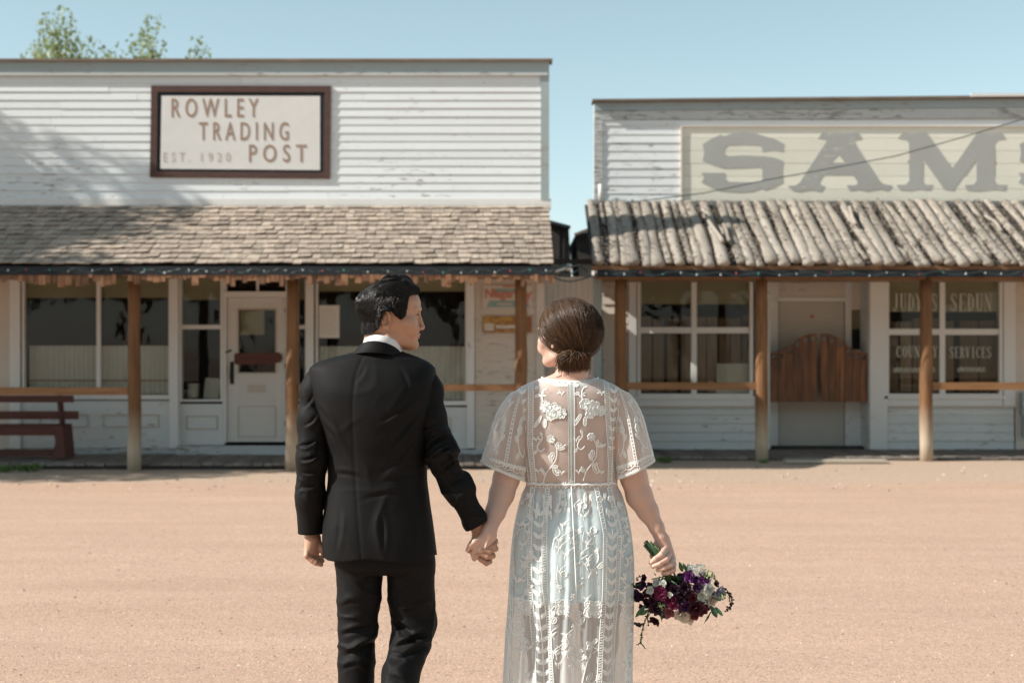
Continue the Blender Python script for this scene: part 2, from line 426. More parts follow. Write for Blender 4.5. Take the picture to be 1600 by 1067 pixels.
tree((-11.0, 37, 0), 10.5, (2.4, 1.7, 4.1), 90, 20000, .058, 21, 'tall tree with an open ragged crown, above the left end of the trading post roof', mat='leaf_pale')
tree((-8.75, 36.5, 0), 10.35, (1.3, 1.0, 4.0), 70, 12000, .056, 9, 'smaller tree with a pointed crown, showing above the roof over the trading post sign', mat='leaf_pale')
st = tree((-15.2, 19.0, 0), 11.4, (3.2, 3.4, 4.6), 90, 24000, .11, 5, 'big cottonwood beside the left end of the trading post, casting dappled shade on it')
g = 'trees across the street behind the photographer'
b0 = tree((-9, -17, 0), 9.5, (4.2, 3.0, 4.6), 60, 9000, .36, 31, 'leafy tree across the street, seen only as a reflection in the shop windows', g)
for (x, y, s, rz) in ((-2.5, -18, 1.05, 1.1), (4.6, -17.5, .9, 2.3), (11, -18, 1.1, 3.9), (-16, -18, 1.1, 5.0), (17, -18, 1.0, .4), (-22, -19, 1.0, 2.9), (1.5, -23, 1.2, 4.4), (8, -23, 1.2, .9), (-6, -24, 1.2, 5.6), (-12.5, -23, 1.2, 3.3)):
    c = copy_tree(b0); c.location = (x, y, 0); c.scale = (s, s, s); c.rotation_euler.z = rz

# weeds at the boardwalk's edge
def weed(px, Y, n, h, seed, label):
    rs = random.Random(seed); mb = MB(); x0 = wx(px, Y)
    for _ in range(n):
        a = rs.uniform(0, 6.28); l = h * rs.uniform(.5, 1.1); bx = x0 + rs.uniform(-1, 1) * .004 * n; by = Y + rs.uniform(-.04, .04)
        d = Vector((math.cos(a), math.sin(a), 0)); s = Vector((-d.y, d.x, 0)) * .014
        p0 = Vector((bx, by, 0)); p1 = p0 + d*l*.4 + Vector((0,0,l*.8)); p2 = p0 + d*l*.9 + Vector((0,0,l*.9))
        mb.add([p0 - s*.4, p0 + s*.4, p1 + s*1.3, p2, p1 - s*1.3], [(0,1,2,3,4)])
    o = mb.build('weed', M['weed'], fix=False); tag(o, label, 'weed', 'weeds along the boardwalk')
M['weed'] = leaf_mat('weed_leaf', (.09, .16, .04), (.18, .26, .09), .4)
weed(42, 18.75, 38, .12, 1, 'largest green weed in front of the boardwalk below the red bench')
weed(5, 18.7, 30, .10, 2, 'small green weed at the left edge by the boardwalk')
weed(1035, 20.35, 30, .09, 3, 'low green weed by the boardwalk at the right sleeve of the dress')
weed(1192, 20.3, 16, .07, 4, 'tiny weed at the foot of the porch post left of the swinging doors')
# ------------------------------------------------------------ building parts
def clapboards(parent, xL, xR, zB, zT, Y, pitch, m, rs, seg=(2.4, 4.2), name='clapboard', depth=.016):
    """lapped boards, each board a part"""
    n = max(1, round((zT - zB) / pitch)); p = (zT - zB) / n
    for i in range(n):
        z0 = zB + i * p; x = xL
        while x < xR - .01:
            x2 = min(xR, x + rs.uniform(*seg))
            if xR - x2 < .7: x2 = xR
            mb = MB(); j = rs.uniform(-.002, .002); z = z0 + j; dd = depth * rs.uniform(.85, 1.2)
            a, b = x + .0015, x2 - .0015; t0 = rs.uniform(-.003, .003); t1 = rs.uniform(-.003, .003)
            vs = [(a, Y - dd, z + t0), (b, Y - dd, z + t1), (b, Y + .004, z + t1), (a, Y + .004, z + t0),
                  (a, Y - .003, z + p + .012), (b, Y - .003, z + p + .012), (b, Y + .004, z + p + .012), (a, Y + .004, z + p + .012)]
            mb.add(vs, [(0,1,5,4),(0,3,2,1),(1,2,6,5),(3,0,4,7),(4,5,6,7),(2,3,7,6)])
            mb.build(name, m, parent, fix=False); x = x2
def frame4(mb, x0, x1, z0, z1, y0, y1, w, wb=None, wt=None):
    wb = w if wb is None else wb; wt = w if wt is None else wt
    mb.box(x0, x0 + w, y0, y1, z0, z1); mb.box(x1 - w, x1, y0, y1, z0, z1)
    mb.box(x0 + w, x1 - w, y0 + .001, y1, z1 - wt, z1); mb.box(x0 + w, x1 - w, y0 + .001, y1, z0, z0 + wb)
def curtain(parent, x0, x1, z0, z1, Y, m, name='curtain', amp=.018, wl=.075):
    n = int((x1 - x0) / .012); vs = []; fs = []
    for i in range(n + 1):
        x = x0 + (x1 - x0) * i / n
        y = Y + amp * math.sin(x * 6.283 / wl + 1.5 * math.sin(x * 5)) ; 
        for j, z in enumerate((z0, (z0+z1)/2, z1)): vs.append((x, y * 1.0 if j < 2 else Y + (y - Y) * .6, z))
    for i in range(n):
        for j in range(2): fs.append((i*3+j, (i+1)*3+j, (i+1)*3+j+1, i*3+j+1))
    return MB().add(vs, fs).build(name, m, parent, smooth=True, fix=False)
def text_mesh(s, font_h, lead=1.0, spacing=1.0, bold=0.0):
    cu = bpy.data.curves.new('t', 'FONT'); cu.body = s; cu.size = 1; cu.space_character = spacing; cu.offset = bold
    cu.resolution_u = 3; ob = bpy.data.objects.new('t', cu); COL.objects.link(ob)
    bpy.context.view_layer.update()
    me = bpy.data.meshes.new_from_object(ob.evaluated_get(bpy.context.evaluated_depsgraph_get()))
    bpy.data.objects.remove(ob); v = np.array([p.co[:] for p in me.vertices]); f = [list(p.vertices) for p in me.polygons]
    bpy.data.meshes.remove(me); return v, f
def letters(parent, s, px0, px1, py0, py1, Y, m, name='letter', gaps=None, spacing=1.3, bold=0.0, th=.004):
    """one part per letter, the whole word fitted to a box on the wall"""
    v, f = text_mesh(s.replace(' ', ''), 1, spacing=spacing, bold=bold)
    lo, hi = v.min(0), v.max(0)
    # connected islands = letters (all the capitals used are single pieces)
    n = len(v); par = list(range(n))
    def find(a):
        while par[a] != a: par[a] = par[par[a]]; a = par[a]
        return a
    for q in f:
        for k in q[1:]: par[find(k)] = find(q[0])
    groups = {}
    for q in f: groups.setdefault(find(q[0]), []).append(q)
    x0, x1, z0, z1 = wx(px0, Y), wx(px1, Y), wz(py1, Y), wz(py0, Y)
    for gk in sorted(groups, key=lambda k: v[k][0]):
        qs = groups[gk]; ids = sorted({i for q in qs for i in q}); mp = {i: k for k, i in enumerate(ids)}
        mb = MB(); vs = []
        for i in ids:
            vs.append((x0 + (v[i][0]-lo[0]) / (hi[0]-lo[0]) * (x1-x0), Y - th, z0 + (v[i][1]-lo[1]) / (hi[1]-lo[1]) * (z1-z0)))
        mb.add(vs, [[mp[i] for i in q] for q in qs]); mb.add([(a, Y + .001, c) for a, b, c in vs], [[mp[i] for i in q][::-1] for q in qs])
        mb.build(name, m, parent, fix=False)
def window(parent, px0, px1, py0, py1, Y, mull=(), bars=(), fw=.05, depth=.09, shade_py=None, sill=True, mat='white_trim', bw=.05):
    x0, x1, z0, z1 = wx(px0, Y), wx(px1, Y), wz(py1, Y), wz(py0, Y)
    w = MB(); frame4(w, x0 - fw, x1 + fw, z0 - fw, z1 + fw, Y - .03, Y + depth, fw)
    wo_ = w.build('window', M[mat], parent)
    def sub(name, m, f): return part(name, m, wo_, f)
    edges = [x0] + [wx(p, Y) for p in mull] + [x1]
    for p in mull:
        x = wx(p, Y); boxpart('mullion', M[mat], wo_, x - bw/2, x + bw/2, Y - .005, Y + .05, z0, z1)
    for a, b in zip(edges[:-1], edges[1:]):
        for p in bars:
            z = wz(p, Y); boxpart('glazing_bar', M[mat], wo_, a + (bw/2 if a != x0 else 0), b - (bw/2 if b != x1 else 0), Y, Y + .05, z - bw*.55, z + bw*.55)
        zz = [z0] + sorted(wz(p, Y) for p in bars) + [z1]
        for c, d in zip(zz[:-1], zz[1:]):
            boxpart('pane', M['glass'], wo_, a + .004, b - .004, Y + .030, Y + .034, c + .004, d - .004)
    if sill: boxpart('sill', M[mat], wo_, x0 - fw - .03, x1 + fw + .03, Y - .06, Y - .031, z0 - fw - .03, z0 - fw + .012)
    if shade_py:
        boxpart('roller_shade', M['shade'], wo_, x0 + .002, x1 - .002, Y + .09, Y + .096, wz(shade_py, Y), z1 - .002)
    return wo_
def post(parent, px, Y, r, z1, seed, lean=0):
    rs = random.Random(seed); x = wx(px, Y); mb = MB(); n = 9
    pts = [(x + lean * (1 - i/n) + rs.uniform(-.006, .006), Y + rs.uniform(-.006, .006), -.04 + (z1 + .04) * i / n) for i in range(n + 1)]
    rr = [r * (1.10 - .14 * i / n + rs.uniform(-.02, .02)) for i in range(n + 1)]
    mb.tube(pts, rr, 14); return mb.build('post', M['post'], parent, smooth=True)

# ============================================================ trading post (left building)
YA = 21.0
A = empty('trading_post', (wx(400, YA), YA, 0), 'white clapboard store with a false front and a shingled porch roof, left of the couple', 'building')
rs = random.Random(3)
XL, XR = -9.6, wx(845, YA)
ztop, zc, zbt, zroof = wz(94, YA), wz(118, YA), wz(311, YA), wz(323, YA)
boxpart('wall', M['white_old'], A, XL, wx(858, YA), YA + .004, YA + .14, 2.69, ztop - .04)
clapboards(A, XL, XR, zbt, zc, YA, .119, M['white'], rs)
boxpart('cornice_board', M['grey_trim'], A, XL, wx(858, YA), YA - .045, YA + .002, zc, wz(97.5, YA))
boxpart('cornice_lip', M['pale_grey'], A, XL, wx(856, YA), YA - .062, YA - .046, zc - .012, zc + .028)
boxpart('cap_board', M['brown_cap'], A, XL, wx(863, YA), YA - .10, YA + .2, wz(97.5, YA), ztop)
boxpart('corner_board', M['grey_trim'], A, XR, wx(858, YA), YA - .035, YA + .003, zbt - .02, zc)
boxpart('trim_board', M['white_trim'], A, XL, wx(861, YA), YA - .028, YA + .003, zroof - .05, zbt)
# body of the store behind the false front
mb = MB(); mb.box(XL, XL + .1, YA + .15, YA + 12, 0, 3.0); mb.box(.32, .42, YA + .3, YA + 12, 0, 3.0); mb.box(XL + .1, .32, YA + 11.9, YA + 12, 0, 3.0); mb.build('side_wall', M['white_old'], A)
mb = MB(); xm = (XL + .42) / 2
mb.add([(XL-.2, YA+.16, 3.0), (.5, YA+.16, 3.0), (xm, YA+.16, 5.0), (XL-.2, YA+12.2, 3.0), (.5, YA+12.2, 3.0), (xm, YA+12.2, 5.0)], [(0,1,2),(3,5,4),(0,2,5,3),(1,4,5,2),(0,3,4,1)])
mb.build('roof', M['dark_wood'], A)

# porch roof: deck, shingles, fascia, fringe
y0, z0, y1, z1 = 18.55, wz(414, 18.55), 20.96, wz(322, 20.96)
xr = wx(865, 18.6); slope = Vector((0, y1 - y0, z1 - z0)); SL = slope.length; sl = slope.normalized(); nr = Vector((0, -sl.z, sl.y))
PRA = part('porch_roof', M['dark_wood'], A, lambda b: b.add(
    [(XL, y0+.02, z0-.03), (xr-.02, y0+.02, z0-.03), (xr-.02, y1, z1-.03), (XL, y1, z1-.03), (XL, y0+.02, z0-.055), (xr-.02, y0+.02, z0-.055), (xr-.02, y1, z1-.055), (XL, y1, z1-.055)],
    [(0,1,2,3),(4,7,6,5),(0,4,5,1),(1,5,6,2),(2,6,7,3),(3,7,4,0)]))
rows = 13; ex = SL / rows; singles = []; rest = MB(); rest_up = MB(); cnt = 0
for r in range(rows):
    x = xr; 
    while x > XL:
        w = rs.uniform(.095, .19); xa, xb = max(x - w, XL), x; x -= w
        if rs.random() < -1: continue
        lift = rs.uniform(.004, .018); curl = rs.uniform(-.008, .012); sag = rs.uniform(-.028, .018) if r else rs.uniform(-.02, .01)
        base = Vector((0, y0, z0)) + sl * (r * ex + sag); top = Vector((0, y0, z0)) + sl * min(SL, (r * ex + ex * 1.35))
        th = rs.uniform(.010, .018); g = .0035
        vs = []
        for (xx, cc) in ((xa + g, lift), (xb - g, lift + curl)):
            p = base + nr * (cc + .012); q = top + nr * .006
            vs += [(xx, p.y, p.z), (xx, (p + nr*th).y, (p + nr*th).z), (xx, (q + nr*.004).y, (q + nr*.004).z), (xx, q.y, q.z)]
        fs = [(0,1,2,3)[::-1], (4,5,6,7), (1,5,6,2)[::-1] if False else (1,2,6,5), (0,4,5,1), (0,3,7,4), (3,2,6,7)]
        vis = xb > wx(-5, 18.6) 
        if vis and cnt < 296 and r < 7:
            MB().add(vs, fs).build('shingle', M['shingle'], PRA, fix=True); cnt += 1
        else: rest.add(vs, fs)
rest.build('shingle_course', M['shingle'], PRA, kind='stuff')
yf = y0 - .03
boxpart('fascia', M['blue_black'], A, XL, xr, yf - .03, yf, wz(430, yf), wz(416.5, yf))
boxpart('porch_beam', M['dark_wood'], A, XL, xr - .05, 18.82, 18.98, wz(432, 18.9), wz(418, 18.9))
boxpart('porch_ceiling', M['inner_board'], A, XL, xr - .05, 18.99, YA - .02, 2.66, 2.70)
rs = random.Random(12); x = wx(866, yf); cnt = 0
while x > XL:
    w = rs.uniform(.05, .10); hh = rs.uniform(.03, .17) * (1 if rs.random() > .12 else .4)
    zt = wz(429, yf); MB().box(x - w + .006, x, yf - .012 - rs.uniform(0, .02), yf + .004, zt - hh, zt).build('fringe_slat', M['fringe'], A) if x > -8.3 and cnt < 290 else None
    x -= w; cnt += 1
for k, (px, s) in enumerate(((-150, 1), (210, 2), (457, 3), (814, 4))):
    post(A, px, 18.95, .082, wz(424, 18.95), 40 + s, 0)
zr = wz(611, 18.95)
boxpart('rail', M['rail'], A, XL, wx(201, 18.95), 18.90, 18.99, zr - .05, zr + .05)
zr = wz(605.5, 18.95); boxpart('rail', M['rail'], A, wx(467, 18.95), wx(805, 18.95), 18.90, 18.99, zr - .045, zr + .045)

# ground floor front
boxpart('foundation_board', M['pale_grey'], A, XL, wx(284, YA), YA - .06, YA + .1, .0, wz(700, YA))
boxpart('door_step', M['pale_grey'], A, wx(280, YA), wx(452, YA), YA - .20, YA - .0, .05, wz(695.5, YA))
boxpart('foundation_board', M['pale_grey'], A, wx(452.5, YA), wx(925, YA), YA - .06, YA + .1, .0, wz(702, YA))
zg = wz(428, YA)
cl = random.Random(8)
clapboards(A, XL, wx(16, YA), wz(700, YA), zg, YA, .119, M['cream_wall'], cl, depth=.026)
clapboards(A, wx(742, YA), wx(838, YA), wz(702, YA), zg, YA, .119, M['cream_wall'], cl, depth=.026)
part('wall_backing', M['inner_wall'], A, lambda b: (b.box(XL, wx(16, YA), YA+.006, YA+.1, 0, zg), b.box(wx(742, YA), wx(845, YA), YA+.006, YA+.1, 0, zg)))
def vtrim(p0, p1, ya, yb, pa=428, pb=700, m='white_trim', Y=YA, par=A, name='trim_board'):
    return boxpart(name, M[m], par, wx(p0, Y), wx(p1, Y), Y + ya, Y + yb, wz(pb, Y), wz(pa, Y))
vtrim(17, 33, -.05, .10); vtrim(267, 280, -.09, .10); vtrim(480, 491, -.09, .10); vtrim(730, 741.5, -.05, .1); vtrim(838, 850, -.04, .1, m='cream_wall')
wA = window(A, 39, 264, 436, 617, YA, mull=(154,), fw=.035, shade_py=465, bw=.06)
curtain(wA, wx(40, YA), wx(263, YA), wz(616, YA), wz(540, YA), YA + .15, M['curtain'])
boxpart('curtain_rod', M['rail'], wA, wx(40, YA), wx(263, YA), YA + .125, YA + .13, wz(595.5, YA), wz(593.5, YA))
wB = window(A, 284, 345, 436, 624, YA + .05, bars=(511,), fw=.03, shade_py=468, sill=False, bw=.055)
wC = window(A, 467, 477, 436, 624, YA + .05, bars=(511,), fw=.025, shade_py=468, sill=False, bw=.055)
wD = window(A, 497, 727, 436, 626, YA, mull=(), fw=.035, shade_py=455, bw=.05)
curtain(wD, wx(498, YA), wx(726, YA), wz(625, YA), wz(541, YA), YA + .15, M['curtain'])
def panel(p0, p1, pa, pb, mo, Y=YA):
    pn = boxpart('base_panel', M['white_old'], A, wx(p0, Y), wx(p1, Y), Y - .012, Y + .1, wz(pb, Y), wz(pa, Y))
    for (a, b, c, d) in mo:
        part('moulding', M['moulding'], pn, lambda k: frame4(k, wx(a, Y), wx(b, Y), wz(d, Y), wz(c, Y), Y - .027, Y - .012, .022))
panel(33.2, 266.8, 626, 699.5, [(62, 139, 647, 668), (161, 249, 647, 668)])
panel(280.2, 350, 631, 695, [(291, 341, 649, 671)], YA + .05)
panel(467, 479.8, 631, 700, [], YA + .05)
panel(491.2, 729.8, 636, 701, [(505, 590, 652, 676), (620, 705, 652, 676)])
# interior
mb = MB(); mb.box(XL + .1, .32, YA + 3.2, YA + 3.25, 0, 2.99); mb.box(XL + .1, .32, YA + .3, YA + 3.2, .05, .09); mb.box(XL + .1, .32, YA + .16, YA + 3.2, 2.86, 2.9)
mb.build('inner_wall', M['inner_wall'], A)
# door
YD = YA + .12
boxpart('door_head', M['white_trim'], A, wx(350, YD), wx(449, YD), YD - .09, YD + .05, wz(465, YD), wz(456, YD))
vtrim(349, 355, -.07, .05, 431, 691, Y=YD, name='door_jamb'); vtrim(447.5, 466, -.07, .05, 431, 691, Y=YD, name='door_jamb')
tw = boxpart('transom_window', M['glass'], A, wx(356, YD), wx(447, YD), YD, YD + .005, wz(455.5, YD), wz(432, YD))
boxpart('mullion', M['white_trim'], tw, wx(401, YD), wx(405, YD), YD - .03, YD - .001, wz(455.5, YD), wz(432, YD))
dr = MB(); X0, X1, Z0, Z1 = wx(355.6, YD), wx(446.8, YD), wz(690, YD), wz(465.5, YD); ga, gb, gc, gd = wx(373, YD), wx(431, YD), wz(582, YD), wz(484, YD)
dr.box(X0, ga, YD - .02, YD + .03, Z0, Z1); dr.box(gb, X1, YD - .02, YD + .03, Z0, Z1); dr.box(ga, gb, YD - .0195, YD + .03, gd, Z1); dr.box(ga, gb, YD - .0195, YD + .03, Z0, gc)
DR = dr.build('door', M['door'], A)
boxpart('pane', M['glass'], DR, ga, gb, YD + .004, YD + .008, gc, gd)
part('glass_bead', M['moulding'], DR, lambda b: frame4(b, ga - .02, gb + .02, gc - .02, gd + .02, YD - .034, YD - .020, .02))
part('moulding', M['moulding'], DR, lambda b: (frame4(b, wx(372, YD), wx(432, YD), wz(683, YD), wz(634, YD), YD - .03, YD - .02, .018)))
boxpart('door_shade', M['shade'], DR, ga + .01, wx(412, YD), YD + .05, YD + .054, wz(523, YD), gd + .0)
boxpart('mail_slot', M['moulding'], DR, wx(387, YD), wx(415, YD), YD - .035, YD - .02, wz(613, YD), wz(601, YD))
part('handle', M['iron'], DR, lambda b: (b.tube([W(364, 568, YD) + Vector((0,-.03,0)), W(362, 573, YD) + Vector((0,-.07,0)), W(361.5, 590, YD) + Vector((0,-.07,0)), W(363, 597, YD) + Vector((0,-.03,0))], .012, 6), b.box(wx(360, YD), wx(366, YD), YD-.03, YD-.021, wz(600, YD), wz(565, YD))))
part('latch', M['iron'], DR, lambda b: b.beam(W(352, 551, YD - .07), W(362, 547, YD - .04), .02, .02))
for py in (485, 572, 661): boxpart('hinge', M['iron'], DR, wx(445.5, YD), wx(448.5, YD), YD - .035, YD - .021, wz(py + 4, YD), wz(py - 4, YD))
# things by the door and in the windows
sg = MB(); Yq = YD - .045
def plank_sign(u, v, l): return (wx(u, Yq), Yq + .02 * l, wz(v, Yq))
sg.poly([[(366, 554), (369, 551.5), (428, 551.5), (434, 550), (440, 554), (441, 560), (438, 566), (431, 567), (428, 569.5), (369, 569.5), (366, 567)]], plank_sign)
tag(sg.build('door_sign', M['red_wood']), 'dark brown board with a rounded end hung across the glass of the white door', 'sign')
boxpart_ = MB().box(wx(498, YA), wx(530, YA), YA + .02, YA + .0285, wz(528, YA), wz(477, YA)).build('notice', M['paper'])
tag(boxpart_, 'white paper notice in the window just right of the white door', 'notice')
for k in range(9):
    z = wz(484 + k * 4.6, YA); boxpart('print_line', M['moulding'], boxpart_, wx(502, YA), wx(522 + (k * 7) % 5, YA), YA + .018, YA + .0195, z - .006, z + .002)
tag(part('bucket', M['paper'], None, lambda b: b.tube([(wx(302, 21.3), 21.3, wz(621, 21.3)), (wx(302, 21.3), 21.3, wz(599, 21.3))], [.07, .09], 12)), 'pale bucket on the ledge inside the narrow window left of the door', 'bucket')
cd_ = part('picture_card', M['paper'], None, lambda b: b.beam(W(330, 623, 21.28), W(333, 591, 21.34), .23, .01, up=(0, 1, 0)))
tag(cd_, 'small framed card leaning inside the narrow window left of the door', 'card')

# ---- the big sign
YS = YA - .02
sgn = empty('trading_post_sign', W(376, 207, YS), 'framed white board reading ROWLEY TRADING POST on the clapboard false front', 'sign')
def tz(px, py, Y): return W(px, py, Y)
o4 = [(236, 134), (517, 134.5), (515.5, 279.5), (234, 277)]; i4 = [(246, 144), (507, 144.5), (505.5, 270), (245, 268)]
for k in range(4):
    a, b, c, d = o4[k], o4[(k+1) % 4], i4[(k+1) % 4], i4[k]
    mb = MB(); vs = [W(*a, YS - .022), W(*b, YS - .022), W(*c, YS - .022), W(*d, YS - .022)]; vs += [Vector((p.x, YS + .02, p.z)) for p in vs]
    mb.add(vs, [(0,1,2,3),(7,6,5,4),(0,4,5,1),(1,5,6,2),(2,6,7,3),(3,7,4,0)]); mb.build('frame_rail', M['sign_frame'], sgn)
MB().box(wx(245, YS), wx(507, YS), YS - .004, YS + .0, wz(270, YS), wz(144, YS)).build('backing_board', M['blue_black'], sgn)
bd = MB(); vs = [W(*p, YS - .012) for p in ((252.5, 150), (500, 150.5), (500, 266), (250.5, 264))]; vs += [Vector((p.x, YS - .005, p.z)) for p in vs]
bd.add(vs, [(0,1,2,3),(7,6,5,4),(0,4,5,1),(1,5,6,2),(2,6,7,3),(3,7,4,0)]); BD = bd.build('sign_board', M['sign_board'], sgn)
YL = YS - .0125
letters(BD, 'ROWLEY', 268, 404, 154, 184, YL, M['sign_text'], spacing=1.6, bold=.008)
letters(BD, 'TRADING', 311, 451, 191, 220, YL, M['sign_text'], spacing=1.6, bold=.008)
letters(BD, 'POST', 389, 479, 226, 254, YL, M['sign_text'], spacing=1.6, bold=.008)
letters(BD, 'EST.', 255, 297, 238.5, 253, YL, M['sign_faded'], spacing=1.7)
letters(BD, '1920', 314, 360, 238.5, 253, YL, M['sign_faded'], spacing=1.7)

# ---- tin signs on the wall and by the gate
ts = MB().box(wx(754, YA), wx(831, YA), YA - .045, YA - .03, wz(483, YA), wz(446, YA)).build('tin_sign', M['cream_wall'])
tag(ts, 'weathered tin sign with red script over a teal ribbon, behind the porch post', 'sign')
M['red_faded'] = plain('faded_red', (.52, .18, .12), .6, .15); M['teal_faded'] = plain('faded_teal', (.24, .35, .34), .6, .15)
def tp(u, v, l): return (wx(u, YA), YA - .048 + .004 * l, wz(v, YA))
def tp2(u, v, l): return (wx(u, YA), YA - .052 + .004 * l, wz(v, YA))
part('ribbon', M['teal_faded'], ts, lambda b: b.poly([[(773, 451), (806, 451), (807, 457), (771, 457)]], tp))
part('ribbon', M['teal_faded'], ts, lambda b: b.poly([[(765, 470), (822, 470), (829, 481), (760, 480)]], tp))
part('stripe', M['moulding'], ts, lambda b: b.poly([[(777, 473.5), (800, 473.5), (800, 477), (777, 477)]], tp2))
part('stripe', M['red_faded'], ts, lambda b: b.poly([[(786, 443.5 + 3), (803, 443.5 + 3), (803, 449), (786, 449)]], tp))
letters(ts, 'Niagar', 758, 805, 451, 470, YA - .049, M['red_faded'], spacing=.95, bold=.022)
letters(ts, 'y', 820, 831, 456, 475, YA - .049, M['red_faded'], spacing=.95, bold=.022)
M['rust_tin'] = paint('rusty_yellow_tin', (.50, .30, .07), (.30, .12, .05), wear=.57, stretch=(1, 1, 1.5), scale=5)
yt = MB().box(wx(755, YA), wx(831, YA), YA - .045, YA - .03, wz(520, YA), wz(494, YA)).build('rusty_sign', M['rust_tin'])
tag(yt, 'rusty yellow and brown tin sign under the red script sign', 'sign')
part('stripe', M['cream_wall'], yt, lambda b: b.box(wx(757, YA), wx(772, YA), YA-.048, YA-.0455, wz(517, YA), wz(505, YA)))
part('stripe', M['cream_wall'], yt, lambda b: b.box(wx(775, YA), wx(808, YA), YA-.048, YA-.0455, wz(513.5, YA), wz(508, YA)))

# ---- gate of boards between the buildings
YG = 21.5
G = empty('board_gate', W(880, 559, YG) - Vector((0, 0, 1.5)), 'tall pale board gate closing the gap between the two stores', 'gate')
x = 836
k = 0
while x < 927:
    w = 9.2; MB().box(wx(x, YG) + .002, wx(x + w, YG) - .002, YG - .012, YG + .01, .06, wz(432 + (k % 3) * .5, YG)).build('board', M['cream_wall'], G); x += w; k += 1
boxpart('rail', M['cream_wall'], G, wx(836, YG), wx(927, YG), YG + .012, YG + .05, 2.3, 2.4)
boxpart('rail', M['cream_wall'], G, wx(836, YG), wx(927, YG), YG + .012, YG + .05, .5, .6)
boxpart('gate_post', M['grey_trim'], G, wx(927.5, YG), wx(940, YG), YG - .04, YG + .06, 0, wz(430, YG))
boxpart('gate_beam', M['dark_wood'], G, wx(862, YG), wx(940, YG), YG - .03, YG + .05, wz(413, YG), wz(405, YG))
nb = MB(); Yn = YG - .03
nb.poly([[(827, 553), (839, 541), (842, 541), (842, 604), (827, 604)]], lambda u, v, l: (wx(u, Yn), Yn + .012 * l, wz(v, Yn)))
nb = nb.build('notice_board', M['grey_trim']); tag(nb, 'grey gable topped notice board beside the board gate, behind the cheek of the woman', 'notice board')
boxpart('sticker', plain('teal_sticker', (.05, .42, .35), .5), nb, wx(829, Yn), wx(840.5, Yn), Yn - .004, Yn - .001, wz(572, Yn), wz(561, Yn))
# dark sheds seen through the gap
sh = empty('lean_to_shed', (wx(878, 23.5), 23.5, 0), 'dark weathered shed end with a sloping roof in the gap, beside the shingled porch roof', 'shed')
Yh = 23.5
mb = MB(); mb.poly([[(845, 345), (868, 350), (889, 357), (893, 440), (893, 760), (845, 760)]], lambda u, v, l: (wx(u, Yh), Yh + 3 * l, max(0, wz(v, Yh)))); mb.build('shed_wall', M['dark_wood'], sh)
for px in (871, 879): boxpart('board', M['dark_wood'], sh, wx(px, Yh), wx(px + 3, Yh), Yh - .03, Yh - .002, 1.5, wz(357, Yh))
part('roof_edge', M['blue_black'], sh, lambda b: b.beam(W(846, 344, Yh - .05), W(891, 356, Yh - .05), .2, .05))
sh2 = empty('lean_to_shed', (wx(912, 23.5), 23.5, 0), 'dark brown roof end in the gap, beside the log porch roof', 'shed')
mb = MB(); mb.poly([[(899, 367), (914, 364), (935, 355), (935, 760), (908, 760), (906, 440), (903, 404)]], lambda u, v, l: (wx(u, Yh), Yh + 2.4 * l, max(0, wz(v, Yh)))); mb.build('shed_wall', M['dark_wood'], sh2)
part('roof_edge', M['brown_cap'], sh2, lambda b: b.beam(W(898, 367, Yh - .05), W(936, 353, Yh - .05), .2, .04))
# lamp/cable clutter at the porch corner
cb = MB()
for (a, b_, c) in (((862, 432), (890, 440), (925, 431)), ((862, 426), (885, 430), (905, 421)), ((866, 420), (893, 417), (918, 425))):
    cb.tube([W(*a, 18.6), W((a[0]+b_[0])/2, b_[1]-2, 18.9), W(*b_, 19.2), W((b_[0]+c[0])/2, b_[1]-3, 19.8), W(*c, 20.3)], .011, 6)
tag(cb.build('cable', M['wire'], smooth=True), 'loose dark cables slung across the gap from porch roof to porch roof', 'cable')
lf = MB(); lf.ball(W(888, 418, 19.3), .05, 10, 8); lf.tube([W(888, 418, 19.3), W(868, 424, 18.7)], .018, 6)
tag(lf.build('lamp', plain('lamp_metal', (.5, .52, .5), .3), smooth=True), 'small pale lamp on a bracket at the right corner of the shingled porch', 'lamp')

# ---- string lights on both eaves
def string_lights(pxa, pxb, Y, py, label, seed, n):
    rs = random.Random(seed); root = empty('string_lights', W((pxa+pxb)/2, py, Y), label, 'string lights', 'string lights along the porch eaves')
    pts = []; xs_ = np.linspace(pxa, pxb, n)
    for i, px in enumerate(xs_):
        pts.append(W(px, py + 2.8 * math.sin(i * 1.1) + rs.uniform(-1.2, 1.2), Y - .02 - .012 * (i % 2)))
    MB().tube(pts, .007, 4).build('wire', M['wire'], root)
    cols = [M['bulb_w'], M['bulb_w'], M['bulb_r'], M['bulb_g'], M['bulb_w']]
    px = pxa + 12; i = 0
    while px < pxb:
        MB().ball(W(px, py + rs.uniform(-2, 3.5), Y - .04), rs.uniform(.008, .013), 7, 5, (1, 1, 1.3)).build('bulb', cols[i % 5], root, smooth=True); px += rs.uniform(24, 38); i += 1
M['bulb_w'] = plain('clear_bulb', (.55, .62, .6), .08); M['bulb_r'] = plain('red_bulb', (.45, .06, .06), .1); M['bulb_g'] = plain('green_bulb', (.05, .32, .22), .1)
string_lights(-30, 864, 18.46, 423, 'string of little bulbs and wire along the eave of the shingled porch roof', 2, 130)

# ============================================================ saloon style building (right)
YB = 22.6
B = empty('saloon', (wx(1300, YB), YB, 0), 'white clapboard saloon with a log porch roof and swinging doors, right of the couple', 'building')
rs = random.Random(5); XRB = 10.6; XLB = wx(928, YB)
def rise(px): return 0
boxpart('wall', M['white_old'], B, XLB, XRB, YB + .004, YB + .14, 2.76, wz(160, YB))
